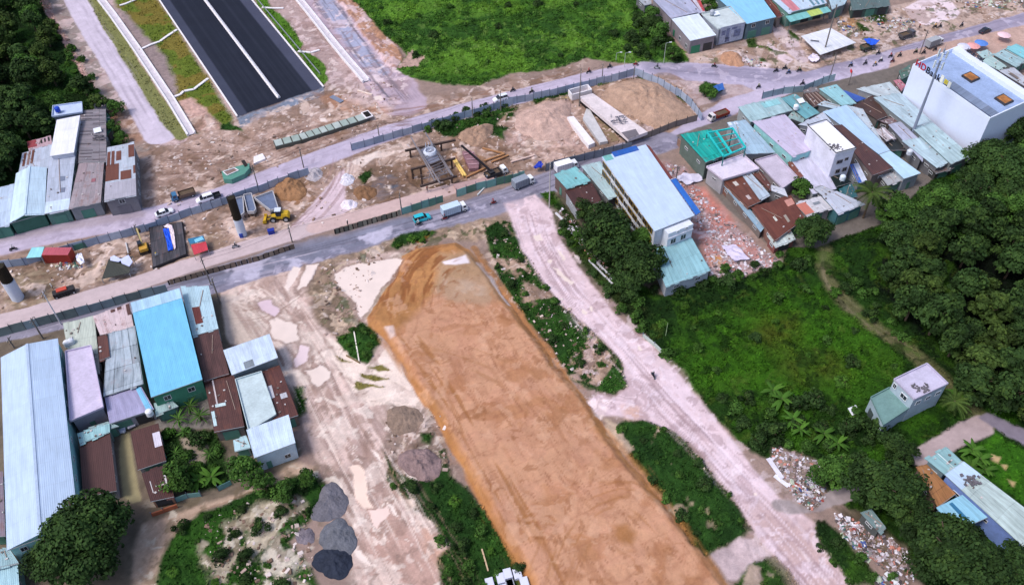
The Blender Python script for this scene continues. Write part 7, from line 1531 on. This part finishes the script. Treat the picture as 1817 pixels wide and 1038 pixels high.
# weeds: a carpet of small leaf faces on every green surface
def carpet():
    j,i=np.nonzero(cls==GRASS); 
    yy=Y[j,i]; xx=X[j,i]; keep=(np.abs(xx)<120+(yy-60)*.45)&(yy<285); j=j[keep]; i=i[keep]; N_=230000; k=RNG.integers(0,len(j),N_); j=j[k]; i=i[k]
    hgt=np.clip(rough[j,i]*2.2,0.05,1); sel=RNG.random(N_)<hgt; j=j[sel]; i=i[sel]; n=len(j)
    den=(fbm(X[j,i],Y[j,i],3.5,515,3)); sel=RNG.random(n)<np.clip(.55+den*2,0.08,1); j=j[sel]; i=i[sel]; n=len(j)
    c=np.stack([X[j,i]+RNG.uniform(-.15,.15,n),Y[j,i]+RNG.uniform(-.15,.15,n),Zg[j,i]+RNG.uniform(.02,.3,n)],1)
    nn=RNG.normal(size=(n,3))*.75+np.array([0,0,.8]); nn/=np.linalg.norm(nn,axis=1,keepdims=True)
    m,nd,l,p=newmat('weed_leaf'); at=nd.new('ShaderNodeAttribute'); at.attribute_name='Col'; l.new(at.outputs['Color'],p.inputs['Base Color']); p.inputs['Roughness'].default_value=.8; p.inputs['Specular IOR Level'].default_value=.1
    me=quads_mesh('weeds',c,nn,RNG.uniform(.18,.5,n),np.zeros(n),m,asp=1.7); ca=me.attributes.new('Col','FLOAT_COLOR','POINT'); cc=np.ones((n,4),np.float32); cc[:,:3]=np.clip(col[j,i]*RNG.uniform(.75,1.4,(n,1))*np.array([1.05,1.0,.9]),.004,.5); ca.data.foreach_set('color',np.repeat(cc,4,axis=0).ravel())
    o=bpy.data.objects.new('weeds',me); COL.objects.link(o); o['kind']='stuff'
carpet()
# litter and stones
def debris(name,areas,n,pal,lo,hi,seed,flat=.35):
    g=random.Random(seed); mats=[plain(c,.7,.15,1.5) for c in pal]; m=MB()
    for rg_,s,w_ in areas:
        pts=pw(rg_,s); xs=[p.x for p in pts]; ys=[p.y for p in pts]; k=0; T_=0
        while k<int(n*w_) and T_<n*30:
            T_+=1; x=g.uniform(min(xs),max(xs)); y=g.uniform(min(ys),max(ys))
            if not inside(x,y,pts): continue
            k+=1; sz=lo+(hi-lo)*g.random()**3; z=gz(x,y); R=Matrix.Rotation(g.uniform(0,3.1),3,'Z')@Matrix.Rotation(g.uniform(-.5,.5),3,'X')@Matrix.Rotation(g.uniform(-.4,.4),3,'Y')
            m.box((x,y,z+sz*flat*.3),(sz*g.uniform(.6,1.6),sz*g.uniform(.5,1),sz*flat*g.uniform(.4,1.3)),R=R,mi=g.randrange(len(mats)))
    o=m.build(name,mats); o['kind']='stuff'; return o
debris('stones',[('g','0,470 300,395 560,300 760,220 950,175 1130,122 1240,200 1100,260 950,300 620,395 420,440 0,560',1),('g','430,235 600,170 720,130 690,220 600,255 300,372 260,370 262,300 330,262',.5),('g','1222,112 1290,85 1400,60 1500,30 1800,-20 1810,20 1560,93 1430,126',.5),('g','845,395 925,440 1050,592 1113,688 1010,672 905,530',.35),('g','560,470 700,440 640,520 640,600 580,600',.2),('g','360,920 540,860 560,1038 380,1038',.4),('g','680,720 800,740 800,850 690,830',.15)],900,[(196,176,170),(140,114,100),(104,84,72),(214,200,198),(166,144,136)],.1,.8,5)
debris('rubble',[('g','1180,290 1215,295 1250,350 1300,400 1350,440 1385,465 1300,500 1260,495 1240,400 1195,340',1),('t4','60,150 200,200 350,260 380,400 300,560 200,500 130,380 30,220',.45),('t4','440,560 620,640 900,800 980,1000 900,1040 680,880 480,700',.5),('r7','380,480 500,600 760,980 700,980 480,700 340,520',.2)],1900,[(206,200,212),(176,164,172),(130,112,110),(186,126,114),(100,90,92),(222,220,230),(160,140,140)],.1,.75,6,.3)
debris('litter',[('t4','170,380 280,350 400,430 380,490 300,560 200,480',.42),('t4','450,620 520,600 600,720 700,870 660,890 560,790 480,700',.3),('t4','700,980 860,1000 900,1040 720,1040',.3),('e','740,350 1100,330 1080,420 760,440',.3),('r4','640,90 1050,140 1060,250 900,230 700,150',.5),('r4','1370,0 1817,0 1817,60 1400,60',.5),('r4','500,110 700,220 640,260 520,220',.3),('r3','1640,400 1817,440 1817,480 1700,470',.15)],520,[(190,186,194),(70,90,150),(120,96,84),(150,70,64),(190,200,180),(70,110,100),(210,208,216),(140,134,134),(80,72,76),(120,104,96),(200,196,206),(96,84,78)],.15,.95,9,.3)
# long things lying about
for i,(rg_,s,l,c,w_) in enumerate((('r7','340,510 480,650','pale concrete beam on the verge by the brown roof, upper','200,200,206',.5),('r7','570,840 740,1010','pale concrete beam under the trees, lower left','196,196,204',.35),('r7','600,830 750,980','pale concrete beam under the trees, lower right','190,190,198',.35),('r2','730,640 830,670','bleached plank near the double drain end','226,206,196',.4),('r2','545,680 620,720','grey steel plates on orange soil','120,128,150',1.5),('s2','700,330 740,560','white bamboo pole lying on the wet triangle','232,226,214',.25),('s2','650,520 745,572','thin stick on the wet triangle','120,100,70',.2),('e','1660,90 1690,230','pale post leaning by the dark shelter','190,190,196',.25),('t2','1460,810 1500,950','dead stick in the green strip','196,170,140',.25),('r6','1570,385 1650,300','pale prop leaning on the green panel fence','196,200,206',.3),('t4','20,230 110,360','white board on the litter tip, upper','214,210,226',.9),('t4','60,340 150,410','white board on the litter tip, lower','226,224,232',.8),('t4','770,960 840,1030','white board at the lower litter bank','220,222,230',.8),('v','1600,375 1680,385','small dark mark bar on the white tarpaulin roof','90,90,100',.2))):
    a,b=[G(*q) for q in px(rg_,s)]; z=.45 if i<14 else 1; 
    if i==13: a,b=pw(rg_,s,2.7); z=.1
    m=MB(); m.beam(a+Vector((0,0,z*.5)),b+Vector((0,0,z*.5)),w_,.3 if w_<.8 else .08); tag(m.build('loose_beam',plain(tuple(map(int,c.split(','))),.75)),l,'beam' if 'board' not in l else 'board')

# ---- each shrub or tree of a group is told apart by the landmark it stands nearest to
LMK=[('white meadow house',1615,700),('coconut palm',1548,342),('litter tip',1430,850),('bend of the cart track',1465,470),('annex roof',1215,480),('rust red roof',1380,390),('lone motorbike on the lane',1158,667),('spur to the embankment',1070,720),('steel pit frame',765,290),('white van',888,174),('white concrete box',1028,160),('lilac grey house',1200,20),('black gravel heap',590,995),('upper grey gravel heap',585,885),('rounded earth heap',745,820),('concrete block cluster',900,1025),('white pool',650,500),('concrete pad',1680,780),('teal roof shop',1010,315),('bank building',1700,200),('light blue flat roof house',118,205),('cyan roof',5,265),('huge round tree',150,950),('white blue corner house',490,790),('low beige block wall',1160,618),('white square panel in the meadow',1514,735),('flag pole',1505,140),('mast foot',1612,252)]
LMW=[(n,P(a,b)) for n,a,b in LMK]; ORD=['','second ','third ','fourth ','fifth ','sixth ','seventh ','eighth ','ninth ','tenth ','eleventh ','twelfth ','thirteenth ','fourteenth ','fifteenth ','sixteenth ','seventeenth ','eighteenth ','nineteenth ','twentieth ']
grp={}
for o in list(bpy.data.objects):
    if o.parent is None and o.get('category') in ('shrub','tree') and o.get('group'): grp.setdefault((o['group'],o['label']),[]).append(o)
for (gname,lab),os_ in grp.items():
    by={}
    for o in os_:
        d,n=min(((o.location.xy-p.xy).length,n) for n,p in LMW); by.setdefault(n,[]).append((d,o))
    for n,l in by.items():
        l.sort(key=lambda q:q[0])
        for i,(d,o) in enumerate(l):
            base=' '.join(lab.split()[:9])
            o['label']=(base+', '+ORD[i]+'nearest the '+n) if i<20 else (base+', well away from the '+n)
            w_=o['label'].split()
            if len(w_)>16: o['label']=' '.join(lab.split()[:4])+', '+ORD[min(i,19)]+'nearest the '+n if i<20 else ' '.join(lab.split()[:5])+', away from the '+n
for o in bpy.data.objects:
    if o.parent is None and o.name.split('.')[0]=='person' and len(o['label'].split())>16: o['label']=o['label'].replace('rider in ','').replace(' on the motorbike',' rider').replace(' on the far street','')
for o in bpy.data.objects:
    if o.parent is None and o.get('category'):
        o['kind']='thing'
        if o.name.split('.')[0]=='building':
            l=o['label']
            for k,n in (('warehouse','warehouse'),('lean-to','shed'),('shed','shed'),('stall','market_stall'),('kiosk','kiosk'),('hut','hut'),('storey block','commercial_block'),('house','house')):
                if k in l.split(' beside')[0].split(' behind')[0].split(' above')[0].split(' near')[0].split(' below')[0].split(' between')[0]: o.name=n; break
